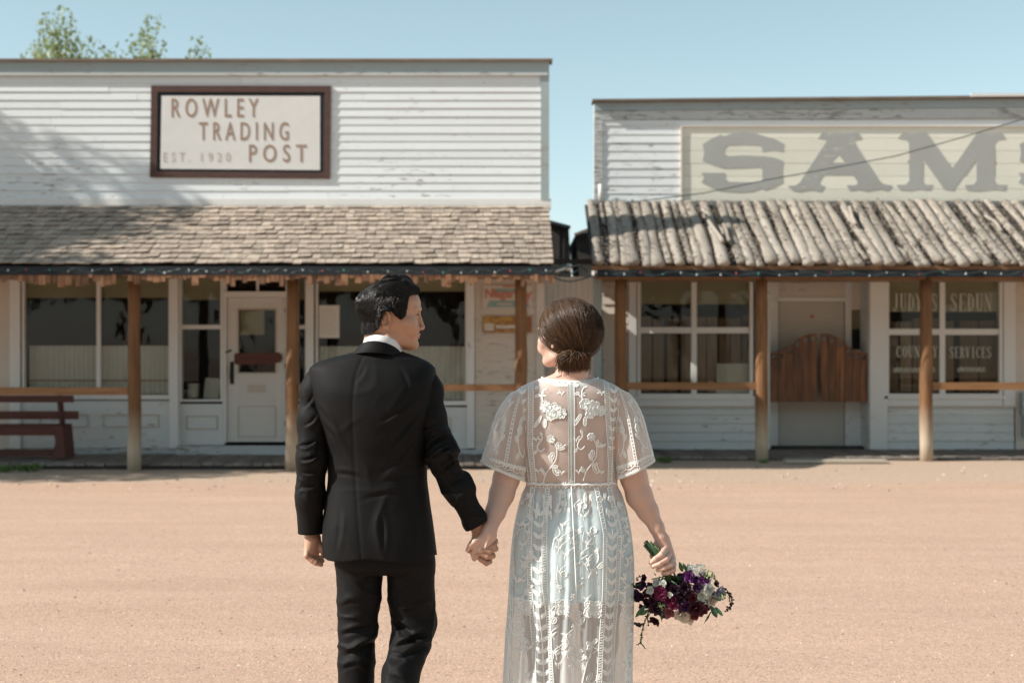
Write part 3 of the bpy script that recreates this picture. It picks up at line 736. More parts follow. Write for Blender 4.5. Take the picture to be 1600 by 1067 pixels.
# cornice: slightly out of level like the photograph
def slopebox(name, m, p0, p1, ya0, yb0, pyt0, pyt1, pyb0, pyb1, par=B, Y=YB):
    mb = MB(); x0, x1 = wx(p0, Y), wx(p1, Y)
    vs = [(x0, Y+ya0, wz(pyb0, Y)), (x1, Y+ya0, wz(pyb1, Y)), (x1, Y+yb0, wz(pyb1, Y)), (x0, Y+yb0, wz(pyb0, Y)), (x0, Y+ya0, wz(pyt0, Y)), (x1, Y+ya0, wz(pyt1, Y)), (x1, Y+yb0, wz(pyt1, Y)), (x0, Y+yb0, wz(pyt0, Y))]
    mb.add(vs, [(0,1,5,4),(1,2,6,5),(2,3,7,6),(3,0,4,7),(4,5,6,7),(0,3,2,1)]); return mb.build(name, M[m], par)
slopebox('cap_board', 'brown_cap', 925, 1850, -.14, .2, 157.5, 149, 161, 153)
slopebox('cornice_board', 'grey_trim', 929, 1850, -.055, .002, 161.3, 153.3, 174, 167)
slopebox('cornice_board', 'pale_grey', 929, 1850, -.035, .003, 174.3, 167.3, 188, 184)
slopebox('cap_flashing', 'white_trim', 1512, 1850, -.17, -.142, 149.5, 147.5, 154, 152)
boxpart('corner_board', M['pale_grey'], B, XLB, wx(941, YB), YB - .035, YB + .003, wz(318, YB), wz(188.3, YB))
clapboards(B, wx(941, YB), wx(1063, YB), wz(316, YB), wz(197, YB), YB, .134, M['white'], rs)
boxpart('frieze_board', M['white'], B, wx(941, YB), XRB, YB - .02, YB + .003, wz(197, YB), wz(188.3, YB))
part('vent_pipe', M['white_trim'], B, lambda b: b.tube([W(938, 316, YB - .1), W(938, 288, YB - .1)], [.03, .03], 10), smooth=True)
# painted sign
SGN = empty('painted_sign', W(1400, 256, YB), 'long cream board sign with big grey western letters SAMS above the log roof', 'sign')
Yp = YB - .012
pys = [199, 216, 236, 256, 276, 296, 315]
for a, b in zip(pys[:-1], pys[1:]):
    xx = wx(1066, Yp); 
    while xx < XRB - .1:
        x2 = min(XRB, xx + rs.uniform(2.2, 4.0)); 
        if XRB - x2 < .6: x2 = XRB
        mb = MB().box(xx + .001, x2 - .001, Yp - .004 - rs.uniform(0, .004), YB + .003, wz(b, Yp) + .004, wz(a, Yp)); mb.build('board', M['cream_board'], SGN); xx = x2
boxpart('frame_rail', M['cream_wall'], SGN, wx(1063, Yp), wx(1066, Yp), YB - .050, YB + .003, wz(316, Yp), wz(197.2, Yp))
boxpart('frame_rail', M['cream_wall'], SGN, wx(1066, Yp), XRB, YB - .048, YB + .003, wz(198.9, Yp), wz(197.2, Yp))
Yg = YB - .024
gS = [(165,130),(200,108),(245,88),(262,94),(300,82),(345,78),(400,82),(440,94),(490,108),(530,130),(524,148),(528,166),(480,158),(432,165),(430,146),(415,136),(350,133),(280,136),(264,148),(262,172),(280,184),(345,180),(440,184),(485,190),(525,205),(518,250),(522,300),(490,318),(440,336),(425,326),(390,340),(340,345),(290,342),(240,338),(195,318),(160,300),(172,280),(160,258),(265,258),(262,278),(280,298),(420,300),(432,288),(432,245),(420,232),(345,236),(260,238),(210,222),(165,205),(172,168)]
gA = [(680,104),(700,78),(730,84),(760,78),(800,84),(860,78),(876,106),(838,112),(850,135),(955,295),(975,308),(1012,315),(992,338),(955,330),(900,340),(860,332),(822,338),(808,314),(852,312),(858,300),(835,265),(702,265),(684,298),(690,310),(710,318),(692,342),(650,334),(600,342),(567,338),(545,316),(580,314),(600,300),(650,222),(712,128),(718,112)]
hA = [(772,176),(800,212),(738,212)]
gM = [(1036,104),(1060,78),(1100,84),(1165,78),(1280,238),(1385,88),(1402,78),(1450,84),(1500,78),(1518,106),(1480,110),(1466,128),(1468,200),(1474,210),(1466,218),(1468,292),(1480,310),(1525,312),(1515,338),(1470,332),(1400,340),(1345,336),(1335,312),(1375,310),(1388,292),(1388,194),(1284,338),(1244,332),(1148,196),(1146,290),(1156,310),(1195,312),(1180,336),(1130,330),(1090,338),(1045,334),(1030,312),(1072,310),(1088,292),(1086,218),(1078,208),(1088,200),(1086,128),(1076,110)]
def gl(u, v, l): px, py = 1040 + u / 2.857, 180 + v / 2.857; return (wx(px, Yg), Yg + .004 * l, wz(py, Yg))
part('letter', M['grey_letter'], SGN, lambda b: b.poly([gS], gl)); part('letter', M['grey_letter'], SGN, lambda b: b.poly([gA, hA], gl))
part('letter', M['grey_letter'], SGN, lambda b: b.poly([gM], gl)); part('letter', M['grey_letter'], SGN, lambda b: b.poly([[(u + 1415, v) for u, v in gS]], gl))
# body and inside
mb = MB(); mb.box(XLB + .02, XRB, YB + .16, YB + .17, 2.9, 3.2); mb.box(XLB + .02, XLB + .1, YB + .3, YB + 11, 0, 3.0); mb.box(XRB-.1, XRB, YB + .15, YB + 11, 0, 3.0); mb.box(XLB+.1, XRB-.1, YB + 10.9, YB + 11, 0, 3.0); mb.build('side_wall', M['white_old'], B)
mb = MB(); xm = (XLB + XRB) / 2
mb.add([(XLB, YB+.25, 3.0), (XRB+.1, YB+.25, 3.0), (xm, YB+.25, 4.9), (XLB, YB+11.2, 3.0), (XRB+.1, YB+11.2, 3.0), (xm, YB+11.2, 4.9)], [(0,1,2),(3,5,4),(0,2,5,3),(1,4,5,2),(0,3,4,1)]); mb.build('roof', M['dark_wood'], B)
mb = MB(); mb.box(XLB + .1, XRB - .1, YB + 3.0, YB + 3.05, 0, 3.0); mb.box(XLB+.1, XRB-.1, YB + .4, YB + 3, 2.86, 2.9); mb.build('inner_wall', M['inner_wall'], B)

# log roof
y0, z0, y1, z1 = 20.32, wz(414, 20.32), 22.50, wz(318, 22.50)
slope = Vector((0, y1 - y0, z1 - z0)); SL = slope.length; sl = slope.normalized(); nr = Vector((0, -sl.z, sl.y))
xl = wx(922, 20.4)
PRB = part('porch_roof', M['dark_wood'], B, lambda b: b.add(
    [(xl+.03, y0+.05, z0-.02), (XRB, y0+.05, z0-.02), (XRB, y1, z1-.02), (xl+.03, y1, z1-.02), (xl+.03, y0+.05, z0-.06), (XRB, y0+.05, z0-.06), (XRB, y1, z1-.06), (xl+.03, y1, z1-.06)],
    [(0,1,2,3),(4,7,6,5),(0,4,5,1),(1,5,6,2),(2,6,7,3),(3,7,4,0)]))
rs = random.Random(17); x = xl + .05; k = 0
def log(x, r, s0, s1, dx, off, name='log', sq=.52):
    mb = MB(); n = 9; pts = []; rr = []; wob = rs.uniform(0, 6)
    for i in range(n + 1):
        u = i / n; s = s0 + (s1 - s0) * u
        p = Vector((x + dx * u + .013 * math.sin(u * 4.5 + wob), y0, z0)) + sl * s + nr * (off + .012 * math.sin(u * 6 + wob * 2))
        pts.append(p); rr.append(r * (1.0 - .22 * u + .09 * math.sin(u * 9 + wob * 3) + rs.uniform(-.05, .05)))
    mb.tube(pts, rr, 9, sq=sq); return mb.build(name, M['log'], PRB, smooth=True)
while x < 9.6:
    r = rs.uniform(.056, .100)
    log(x + r, r, rs.uniform(-.07, .04), SL + rs.uniform(-.06, .03), rs.uniform(-.022, .028), r * .35)
    gap = rs.choice((-.02, -.01, .0, .0, .03, .10))
    if gap > .04 and rs.random() < .75:                # short broken split logs lying in the gaps
        s0 = rs.uniform(0, SL * .6); log(x + 2*r + gap/2, rs.uniform(.03, .045), s0, s0 + rs.uniform(.4, 1.1), rs.uniform(-.05, .05), .035)
    x += 2 * r * .94 + gap; k += 1
for i in range(7):                                   # thin loose poles on top
    xx = rs.uniform(xl + .4, 9.2); s0 = rs.uniform(0, SL * .55); log(xx, rs.uniform(.018, .034), s0, s0 + rs.uniform(.5, 1.4), rs.uniform(-.12, .12), .115, name='pole', sq=1)
# bark, sticks and leaf litter between the logs
mb = MB()
for _ in range(12500):
    xx = rs.uniform(xl + .1, 9.8); s = rs.uniform(.02, SL - .02); p = Vector((xx, y0, z0)) + sl * s + nr * rs.uniform(.0, .075)
    if rs.random() < .25: p += nr * .02
    a = rs.uniform(0, 6.3); L = rs.uniform(.012, .05); w = rs.uniform(.006, .018); M3 = Euler((rs.uniform(-.6, .6), rs.uniform(-.6, .6), a)).to_matrix()
    mb.obox(p, (L, w, w * .6), M3)
mb.build('bark_litter', M['debris'], PRB, kind='stuff')
yf = y0 + .02
boxpart('fascia_upper', M['rail'], B, xl + .02, XRB, yf + .02, yf + .05, wz(423, yf), wz(415, yf))
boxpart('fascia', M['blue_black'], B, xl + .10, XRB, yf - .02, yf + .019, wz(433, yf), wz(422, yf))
boxpart('porch_beam', M['rail'], B, xl + .12, XRB, 20.62, 20.78, wz(437, 20.7), wz(424, 20.7))
boxpart('porch_ceiling', M['inner_board'], B, xl + .1, XRB, 20.79, YB - .01, 2.70, 2.74)
string_lights(935, 1640, 20.29, 427.5, 'string of little bulbs along the dark eave of the log porch roof', 4, 60)
for k, px in enumerate((970, 1190, 1447, 1720)): post(B, px, 20.7, .088 if k != 3 else .08, wz(430, 20.7), 60 + k)
zr = wz(603, 20.7)
for (a, b) in ((979, 1181), (1456, 1711)): boxpart('rail', M['rail'], B, wx(a, 20.7), wx(b, 20.7), 20.66, 20.74, zr - .052, zr + .052)
# front
zgB = wz(430, YB); zs = wz(634, YB); zb = wz(702, YB); cl = random.Random(9)
clapboards(B, wx(941, YB), wx(981, YB), zb, zgB, YB, .15, M['cream_wall'], cl, depth=.028)
clapboards(B, wx(981.5, YB), wx(1199, YB), zb, zs, YB, .15, M['white_old'], cl, depth=.032)
boxpart('apron_board', M['white_trim'], B, wx(994.5, YB), wx(1179.5, YB), YB - .02, YB + .1, wz(634, YB), wz(620.5, YB)); boxpart('apron_board', M['white_trim'], B, wx(1386, YB), wx(1566.5, YB), YB - .02, YB + .1, wz(634, YB), wz(620.5, YB))
clapboards(B, wx(1386, YB), wx(1584, YB), zb, zs, YB, .13, M['white_old'], cl, depth=.030)
clapboards(B, wx(1586, YB), XRB, zb, zgB, YB, .15, M['cream_wall'], cl, depth=.028)
vt = lambda *a, **k: vtrim(*a, Y=YB, par=B, **k)
vt(982, 994, -.05, .1, 428, 634); vt(1180, 1200, -.05, .1, 428, 634); vt(1567, 1585.5, -.05, .1, 428, 634)
vt(1358, 1385.5, -.06, .1, 428, 703)
boxpart('water_table', M['moulding'], B, wx(981, YB), wx(1200, YB), YB - .06, YB + .1, wz(637, YB), wz(634.2, YB))
boxpart('water_table', M['moulding'], B, wx(1386, YB), wx(1590, YB), YB - .06, YB + .1, wz(637, YB), wz(634.2, YB))
wE = window(B, 1001, 1171, 438, 615, YB, mull=(1084.5,), bars=(516,), fw=.055, shade_py=475, bw=.085)
wF = window(B, 1386.5 + 2, 1561, 438, 615, YB, mull=(1472.5,), bars=(518.5,), fw=.05, shade_py=487, bw=.085)
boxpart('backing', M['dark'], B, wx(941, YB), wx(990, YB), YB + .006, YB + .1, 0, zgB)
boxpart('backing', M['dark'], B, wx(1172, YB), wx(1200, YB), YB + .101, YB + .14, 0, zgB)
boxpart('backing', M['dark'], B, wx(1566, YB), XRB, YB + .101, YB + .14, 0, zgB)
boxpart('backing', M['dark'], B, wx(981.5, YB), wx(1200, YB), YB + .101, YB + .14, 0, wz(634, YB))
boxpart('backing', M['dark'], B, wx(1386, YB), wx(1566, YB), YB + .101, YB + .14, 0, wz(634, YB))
def inner_boards(par, edges, Y, topf, seed):
    r_ = random.Random(seed)
    for a, b in edges:
        MB().box(wx(a, Y), wx(b, Y), Y, Y + .02, wz(612, Y), wz(topf + r_.uniform(-3, 3), Y)).build('shutter_board', M['inner_board'], par)
inner_boards(wE, [(1002,1018),(1021,1037),(1043,1059),(1064,1080),(1087,1103),(1105,1121),(1124,1139),(1142,1157),(1160,1170)], YB + .22, 496, 1)
inner_boards(wF, [(1390,1404),(1407,1424),(1427,1442),(1445,1466),(1476,1490),(1500,1528),(1531,1559)], YB + .24, 500, 2)
tag(MB().box(wx(1120, YB+.12), wx(1170, YB+.12), YB + .11, YB + .17, wz(614, YB+.12), wz(568, YB+.12)).build('cardboard_box', M['cream_wall']), 'pale box on the sill inside the window left of the swinging doors', 'box')
# recessed entry
YE = YB + .55
ent = []
boxpart('entry_side', M['white_old'], B, wx(1200, YB), wx(1200, YB) + .03, YB, YE, 0, zgB); boxpart('entry_side', M['white_old'], B, wx(1357, YB), wx(1358, YB), YB, YE, 0, zgB)
vE = lambda *a, **k: vtrim(*a, Y=YE, par=B, **k)
vE(1196, 1216, -.02, .05, 428, 700); vE(1320, 1352, -.02, .05, 546, 700); vE(1320, 1330, -.02, .05, 428, 546); vE(1347, 1354, -.02, .05, 428, 546)
boxpart('head_panel', M['cream_wall'], B, wx(1216, YE), wx(1320, YE), YE - .02, YE + .05, wz(466, YE), wz(428, YE))
boxpart('head_panel', M['cream_wall'], B, wx(1330, YE), wx(1347, YE), YE - .02, YE + .05, wz(484, YE), wz(428, YE))
boxpart('door_head', M['white_trim'], B, wx(1214, YE), wx(1322, YE), YE - .05, YE - .021, wz(471.5, YE), wz(465, YE))
slw = boxpart('side_window', M['glass'], B, wx(1330, YE), wx(1347, YE), YE, YE + .004, wz(546, YE), wz(484, YE))
boxpart('roller_shade', M['shade'], slw, wx(1330, YE), wx(1347, YE), YE + .05, YE + .054, wz(514, YE), wz(484, YE))
D2 = boxpart('door', M['door_old'], B, wx(1217.5, YE), wx(1318.5, YE), YE, YE + .04, wz(697, YE), wz(472, YE))
boxpart('threshold', M['dark_wood'], B, wx(1205, YE), wx(1352, YE), YE - .3, YE + .05, .0, .075)
part('knocker', M['red_faded'], D2, lambda b: b.ball(W(1269, 495, YE - .01), .03, 8, 6, (1, .4, 1)))
# swinging doors
YW = YB + .02
def bat(pxs, tops, seed, label, hinge):
    root = empty('swinging_door', W(pxs[0] if hinge < 0 else pxs[-1], 628, YW), label, 'saloon door', 'pair of swinging saloon doors')
    r_ = random.Random(seed)
    ft = lambda px: float(np.interp(px, [t_[0] for t_ in tops], [t_[1] for t_ in tops]))
    for a, b in zip(pxs[:-1], pxs[1:]):
        a2, b2 = a + .35, b - .35; mb = MB(); N = 8
        top = [(a2 + (b2 - a2) * i / N, ft(a2 + (b2 - a2) * i / N)) for i in range(N + 1)]
        outer = top + [(b2, 628), (a2, 628)]
        m_ = (a2 + b2) / 2; ty = ft(m_) + 8; w_ = min(3.1, (b2 - a2) * .30)
        hole = [(m_ - w_, ty + 4), (m_ - w_, ty - 1), (m_ - w_ * .6, ty - 3.5), (m_ + w_ * .6, ty - 3.5), (m_ + w_, ty - 1), (m_ + w_, ty + 4)]
        yo = r_.uniform(-.004, .004)
        mb.poly([outer, hole], lambda u, v, l: (wx(u, YW), YW + yo + .028 * l, wz(v, YW)))
        mb.build('plank', M['batwing'], root)
    z = wz(600, YW); boxpart('ledge', M['batwing'], root, wx(pxs[0] + 2, YW), wx(pxs[-1] - 2, YW), YW + .034, YW + .055, z - .05, z + .05)
    z = wz(563, YW); boxpart('ledge', M['batwing'], root, wx(pxs[0] + 2, YW), wx(pxs[-1] - 2, YW), YW + .034, YW + .055, z - .04, z + .04)
    return root
tl = [(1203.5, 551), (1213, 550), (1226, 547), (1237, 539), (1246, 530), (1256, 524), (1266, 521.5), (1277, 521)]
bat([1203.5, 1215, 1228, 1240, 1253, 1265, 1277], tl, 1, 'left swinging saloon door of brown planks, its top rising to the right', -1)
tr_ = [(2559.5 - a, b) for a, b in tl][::-1]
bat([1282.5, 1294, 1306, 1320, 1332, 1344, 1356], tr_, 2, 'right swinging saloon door of brown planks, its top falling to the right', 1)
# window lettering (thin paint on the glass)
def serif_glyph(ch):
    S_, H_ = .20, .07
    st = lambda x: [(x, 0, x, 1, S_)]; sf = lambda x, y: [(x - .17, y, x + .17, y, H_)]
    G_ = {'J': [(.6, .2, .6, 1, S_), (.6, .2, .45, .02, .12), (.45, .02, .25, .02, .1), (.25, .02, .18, .18, .14), (.42, 1, .78, 1, H_)],
     'U': [(.22, .2, .22, 1, S_), (.75, .2, .75, 1, .1), (.22, .2, .4, .02, .13), (.4, .02, .6, .02, .1), (.6, .02, .75, .2, .1)] + [(.05, 1, .39, 1, H_), (.6, 1, .9, 1, H_)],
     'D': [(.25, 0, .25, 1, S_), (.25, .97, .5, .97, H_), (.25, .03, .5, .03, H_), (.5, .97, .74, .75, .14), (.74, .75, .74, .25, S_), (.74, .25, .5, .03, .14), (.08, .0, .3, .0, H_), (.08, 1, .3, 1, H_)],
     'Y': [(.18, 1, .5, .5, .18), (.82, 1, .5, .5, .09), (.5, 0, .5, .5, S_), (.02, 1, .36, 1, H_), (.68, 1, .98, 1, H_), (.32, 0, .68, 0, H_)],
     'S': [(.8, .85, .55, .98, .1), (.55, .98, .3, .93, .12), (.3, .93, .2, .75, .16), (.2, .75, .5, .52, .2), (.5, .52, .78, .3, .2), (.78, .3, .68, .07, .16), (.68, .07, .42, .02, .12), (.42, .02, .18, .16, .1), (.83, .72, .83, 1, .05), (.15, 0, .15, .3, .05)],
     'E': [(.28, 0, .28, 1, S_), (.12, 1, .85, 1, H_), (.12, 0, .88, 0, H_), (.28, .5, .65, .5, H_), (.84, .8, .84, 1, .07), (.87, 0, .87, .22, .07), (.65, .4, .65, .6, .05)],
     'N': [(.2, 0, .2, 1, .08), (.8, 0, .8, 1, .08), (.2, 1, .8, 0, S_), (.04, 1, .3, 1, H_), (.04, 0, .34, 0, H_), (.66, 1, .96, 1, H_)],
     'C': [(.82, .8, .6, .98, .1), (.6, .98, .35, .93, .12), (.35, .93, .22, .7, .17), (.22, .7, .22, .3, S_), (.22, .3, .36, .07, .17), (.36, .07, .6, .02, .12), (.6, .02, .84, .2, .09), (.85, .7, .85, 1, .05)],
     'O': [(.5, .98, .25, .8, .13), (.25, .8, .2, .5, S_), (.2, .5, .25, .2, S_), (.25, .2, .5, .02, .13), (.5, .02, .75, .2, .13), (.75, .2, .8, .5, S_), (.8, .5, .75, .8, S_), (.75, .8, .5, .98, .13)],
     'T': [(.5, 0, .5, 1, S_), (.1, 1, .9, 1, H_), (.12, .8, .12, 1, .06), (.88, .8, .88, 1, .06), (.32, 0, .68, 0, H_)],
     'R': [(.25, 0, .25, 1, S_), (.1, 1, .5, 1, H_), (.5, 1, .72, .85, .13), (.72, .85, .68, .6, .17), (.68, .6, .5, .5, .12), (.25, .5, .5, .5, H_), (.5, .5, .8, 0, .18), (.1, 0, .42, 0, H_), (.7, 0, .95, 0, H_)],
     'V': [(.2, 1, .5, 0, .2), (.8, 1, .5, 0, .09), (.04, 1, .38, 1, H_), (.66, 1, .96, 1, H_)],
     'I': [(.5, 0, .5, 1, S_), (.3, 1, .7, 1, H_), (.3, 0, .7, 0, H_)], "'": [(.5, .75, .5, 1, .12)]}
    return G_.get(ch, [])
def wletters(par, s, px0, px1, py0, py1, Y, m):
    n = len(s); step = (px1 - px0) / n
    for i, ch in enumerate(s):
        if ch == ' ': continue
        mb = MB(); x0_ = px0 + i * step; sx = step * .96; H = py1 - py0
        for (a, b, c, d, w) in serif_glyph(ch):
            p, q = Vector((x0_ + a * sx, py1 - b * H)), Vector((x0_ + c * sx, py1 - d * H)); u = (q - p)
            if u.length == 0: continue
            u.normalize(); nn = Vector((-u.y, u.x)); hw = w * (sx if abs(u.y) > .5 else H * .6) / 2; e = u * min(hw * .5, .25)
            qd = [p - e + nn * hw, q + e + nn * hw, q + e - nn * hw, p - e - nn * hw]
            mb.add([(wx(v_.x, Y), Y, wz(v_.y, Y)) for v_ in qd], [(0, 1, 2, 3)])
        mb.build('letter', m, par, fix=False)
Yw_ = YB + .028
wletters(wF, "JUDY'S", 1394, 1466, 459, 486, Yw_, M['gold_text']); wletters(wF, 'SEDUN', 1484, 1551, 459, 486, Yw_, M['gold_text'])
wletters(wF, 'COUNTRY', 1400, 1466, 541, 558, Yw_, M['gold_text']); wletters(wF, 'SERVICES', 1483, 1550, 542, 559, Yw_, M['gold_text'])
def script(par, px0, px1, py, amp, seed):
    r_ = random.Random(seed); pts = []; n = int((px1 - px0) * 1.6)
    for i in range(n):
        u = i / n; pts.append(W(px0 + (px1 - px0) * u + 1.6 * math.sin(i * 1.9), py + amp * math.sin(i * 1.35 + r_.uniform(-.3, .3)) * (1.0 if i % 7 else 1.7), Yw_))
    MB().tube(pts, .006, 3, False).build('script_lettering', M['gold_text'], par, fix=False)
script(wF, 1396, 1461, 578, 4, 1); script(wF, 1496, 1540, 577, 4, 2)
# cable in front of the painted sign
cpts = [(985, 317, 21.9), (1040, 309, 21.8), (1100, 302, 21.7), (1200, 281, 21.5), (1300, 263, 21.2), (1400, 244, 21.0), (1500, 216, 20.7), (1600, 186, 20.4), (1750, 140, 20.0)]
o = MB().tube([W(a, b, c) for a, b, c in cpts], .0085, 6).build('service_cable', M['wire'], smooth=True); tag(o, 'thin dark cable rising to the right in front of the SAMS sign', 'cable')
mt = empty('electric_meter', W(1604, 650, YB - .08), 'grey electric meter box on the wall at the right edge', 'meter')
boxpart('meter_box', M['grey_trim'], mt, wx(1592, YB), wx(1622, YB), YB - .15, YB - .02, wz(648, YB), wz(614, YB)); boxpart('pipe', M['grey_trim'], mt, wx(1595, YB), wx(1607, YB), YB - .12, YB - .02, wz(682, YB), wz(648, YB)); 
part('dial', M['bulb_w'], mt, lambda b: b.tube([W(1606, 631, YB - .15), W(1606, 631, YB - .19)], .07, 14))

# ============================================================ boardwalks
def boardwalk(label_name, xa, xb, ya, yb, z, w, seed, skew=.0):
    r_ = random.Random(seed)
    bw = boxpart(label_name, M['dark_wood'], None, xa, xb, ya + .05, yb, -.01, z - .03); bw['kind'] = 'structure'
    x = xa
    while x < xb:
        ww = w * r_.uniform(.85, 1.15); a, b = x + .006, x + ww - .006; zz = z + r_.uniform(-.006, .006); e = r_.uniform(-.03, .03)
        mb = MB(); vs = [(a + skew, ya + e, zz - .035), (b + skew, ya + e, zz - .035), (b, yb, zz - .035), (a, yb, zz - .035), (a + skew, ya + e, zz), (b + skew, ya + e, zz + r_.uniform(-.003, .003)), (b, yb, zz), (a, yb, zz)]
        mb.add(vs, [(0,3,2,1),(4,5,6,7),(0,1,5,4),(1,2,6,5),(2,3,7,6),(3,0,4,7)]); mb.build('plank', M['plank'], bw, fix=False); x += ww
    return bw
boardwalk('boardwalk', -8.4, .9, 19.10, YA - .07, .085, .145, 1, .1)
boardwalk('boardwalk', .95, 8.9, 20.82, YB - .0, .05, .155, 2, .1)
lp = MB().obox(((wx(1305, 20.3)), 20.3, .03), (1.45, .28, .035), Euler((0, 0, -.02)).to_matrix()).build('sunlit_board', M['sunplank']); tag(lp, 'pale board, sun patch put into its colour, on the ground before the saloon entry', 'board')
# bench
BN = empty('bench', (wx(20, 19.9), 19.9, .085), 'dark red wooden bench on the boardwalk at the left edge', 'bench')
yb_ = 19.75
bx = lambda n, a, b, ya, yb, pt, pb: boxpart(n, M['red_wood'], BN, wx(a, yb_), wx(b, yb_), ya, yb, wz(pb, yb_), wz(pt, yb_))
bx('backrest_board', -90, 108, yb_ + .40, yb_ + .44, 644, 657); bx('backrest_board', -90, 100, yb_ + .40, yb_ + .44, 619, 630)
bx('seat_board', -90, 100, yb_ - .02, yb_ + .14, 664, 668); bx('seat_board', -90, 100, yb_ + .16, yb_ + .34, 663.5, 667.5)
bx('apron_board', -90, 86, yb_ - .05, yb_ - .021, 667, 680); bx('stretcher', -90, 84, yb_ - .0, yb_ + .05, 702, 712)
def bleg(px0):
    mb = MB(); f_ = lambda u, v, l: (wx(u, yb_), yb_ - .04 + .42 * l, max(.086, wz(v, yb_)))
    mb.poly([[(px0, 664), (px0 + 15, 664), (px0 + 20, 716), (px0 - 2, 716), (px0 + 4, 690)]], f_); mb.build('leg', M['red_wood'], BN)
    MB().beam(W(px0 + 14, 668, yb_ + .38), W(px0 + 9, 618, yb_ + .46), .06, .07).build('back_post', M['red_wood'], BN)
bleg(84); bleg(-60)
# ============================================================ implicit modelling of the figures
f32 = np.float32
class Field:
    def __init__(s, lo, hi, vox):
        s.lo = np.array(lo, float); s.vox = vox
        s.n = np.ceil((np.array(hi, float) - s.lo) / vox).astype(int) + 1
        s.D = np.full(s.n, 1.0, f32)
    def axes(s, sl):
        ax = [(s.lo[i] + s.vox * np.arange(sl[i].start, sl[i].stop)).astype(f32) for i in range(3)]
        return ax[0][:, None, None], ax[1][None, :, None], ax[2][None, None, :]
    def sl(s, lo, hi):
        a = np.maximum(0, np.floor((np.array(lo) - s.lo) / s.vox).astype(int)); b = np.minimum(s.n, np.ceil((np.array(hi) - s.lo) / s.vox).astype(int) + 1)
        return tuple(slice(int(x), int(max(x, y))) for x, y in zip(a, b))
    def op(s, lo, hi, fn, k=0.0, mode='add'):
        q = s.sl(lo, hi)
        if any(r.stop <= r.start for r in q): return s
        X, Y, Z = s.axes(q); d = fn(X, Y, Z); a = s.D[q]
        if mode == 'add':
            if k > 0: h = np.clip(.5 + .5 * (a - d) / k, 0, 1); r = a * (1 - h) + d * h - k * h * (1 - h)
            else: r = np.minimum(a, d)
        elif mode == 'sub':
            d = -d
            if k > 0: h = np.clip(.5 + .5 * (d - a) / k, 0, 1); r = a * (1 - h) + d * h + k * h * (1 - h)
            else: r = np.maximum(a, d)
        elif mode == 'off': r = a + d
        s.D[q] = r; return s
    def cap(s, a, b, ra, rb=None, k=.01, mode='add', flat=None):
        rb = ra if rb is None else rb; a = np.array(a, float); b = np.array(b, float); m = max(ra, rb) * 1.1 + k + 2 * s.vox
        ba = b - a; L = float(ba @ ba) + 1e-12
        def fn(X, Y, Z):
            t = np.clip(((X - a[0]) * ba[0] + (Y - a[1]) * ba[1] + (Z - a[2]) * ba[2]) / L, 0, 1)
            return np.sqrt((X - a[0] - t * ba[0])**2 + (Y - a[1] - t * ba[1])**2 + (Z - a[2] - t * ba[2])**2) - (ra + (rb - ra) * t)
        return s.op(np.minimum(a, b) - m, np.maximum(a, b) + m, fn, k, mode)
    def chain(s, pts, k=.01, k0=None):
        for i in range(len(pts) - 1):
            s.cap(pts[i][:3], pts[i+1][:3], pts[i][3], pts[i+1][3], k if i or k0 is None else k0)
        return s
    def ell(s, c, r, rot=None, k=.01, mode='add'):
        c = np.array(c, float); r = np.array(r, float); m = r.max() + k + 2 * s.vox; Rm = None if rot is None else np.array(Euler(rot).to_matrix())
        def fn(X, Y, Z):
            x, y, z = X - c[0], Y - c[1], Z - c[2]
            if Rm is not None: x, y, z = [Rm[0, i] * x + Rm[1, i] * y + Rm[2, i] * z for i in range(3)]
            k0 = np.sqrt((x/r[0])**2 + (y/r[1])**2 + (z/r[2])**2); k1 = np.sqrt((x/r[0]**2)**2 + (y/r[1]**2)**2 + (z/r[2]**2)**2) + 1e-6
            return k0 * (k0 - 1) / k1
        return s.op(c - m, c + m, fn, k, mode)
    def stack(s, rows, p=2.3, k=.01, mode='add', rot=0.0, grow=0.0):
        """horizontal sections: rows of z, cx, cy, a, b"""
        T = np.array(sorted(rows), float); z0, z1 = T[0, 0], T[-1, 0]; m = T[:, 3:5].max() + k + .03
        lo = [T[:, 1].min() - m, T[:, 2].min() - m, z0 - k - .01]; hi = [T[:, 1].max() + m, T[:, 2].max() + m, z1 + k + .01]; ca, sa = math.cos(rot), math.sin(rot)
        def fn(X, Y, Z):
            z = Z.ravel(); g = [smooth_interp(z, T[:, 0], T[:, i]).astype(f32)[None, None, :] for i in range(1, 5)]
            x, y = X - g[0], Y - g[1]
            if rot: x, y = x * ca + y * sa, -x * sa + y * ca
            a, b = np.maximum(g[2] + grow, .004), np.maximum(g[3] + grow, .004)
            d = ((np.abs(x / a)**p + np.abs(y / b)**p)**(1 / p) - 1) * np.minimum(a, b)
            return np.maximum(d, np.maximum(Z - z1, z0 - Z))
        return s.op(lo, hi, fn, k, mode)
    def sample(s, P):
        g = (P - s.lo) / s.vox; g = np.clip(g, 0, s.n - 1.001); i = g.astype(int); f = g - i; r = 0
        for dx in (0, 1):
            for dy in (0, 1):
                for dz in (0, 1):
                    w = (f[:, 0] if dx else 1 - f[:, 0]) * (f[:, 1] if dy else 1 - f[:, 1]) * (f[:, 2] if dz else 1 - f[:, 2])
                    r = r + w * s.D[i[:, 0]+dx, i[:, 1]+dy, i[:, 2]+dz]
        return r
    def grad(s, P, h=None):
        h = h or s.vox * 1.5; G = np.stack([s.sample(P + np.eye(3)[a] * h) - s.sample(P - np.eye(3)[a] * h) for a in range(3)], 1)
        return G / (np.linalg.norm(G, axis=1, keepdims=True) + 1e-9)
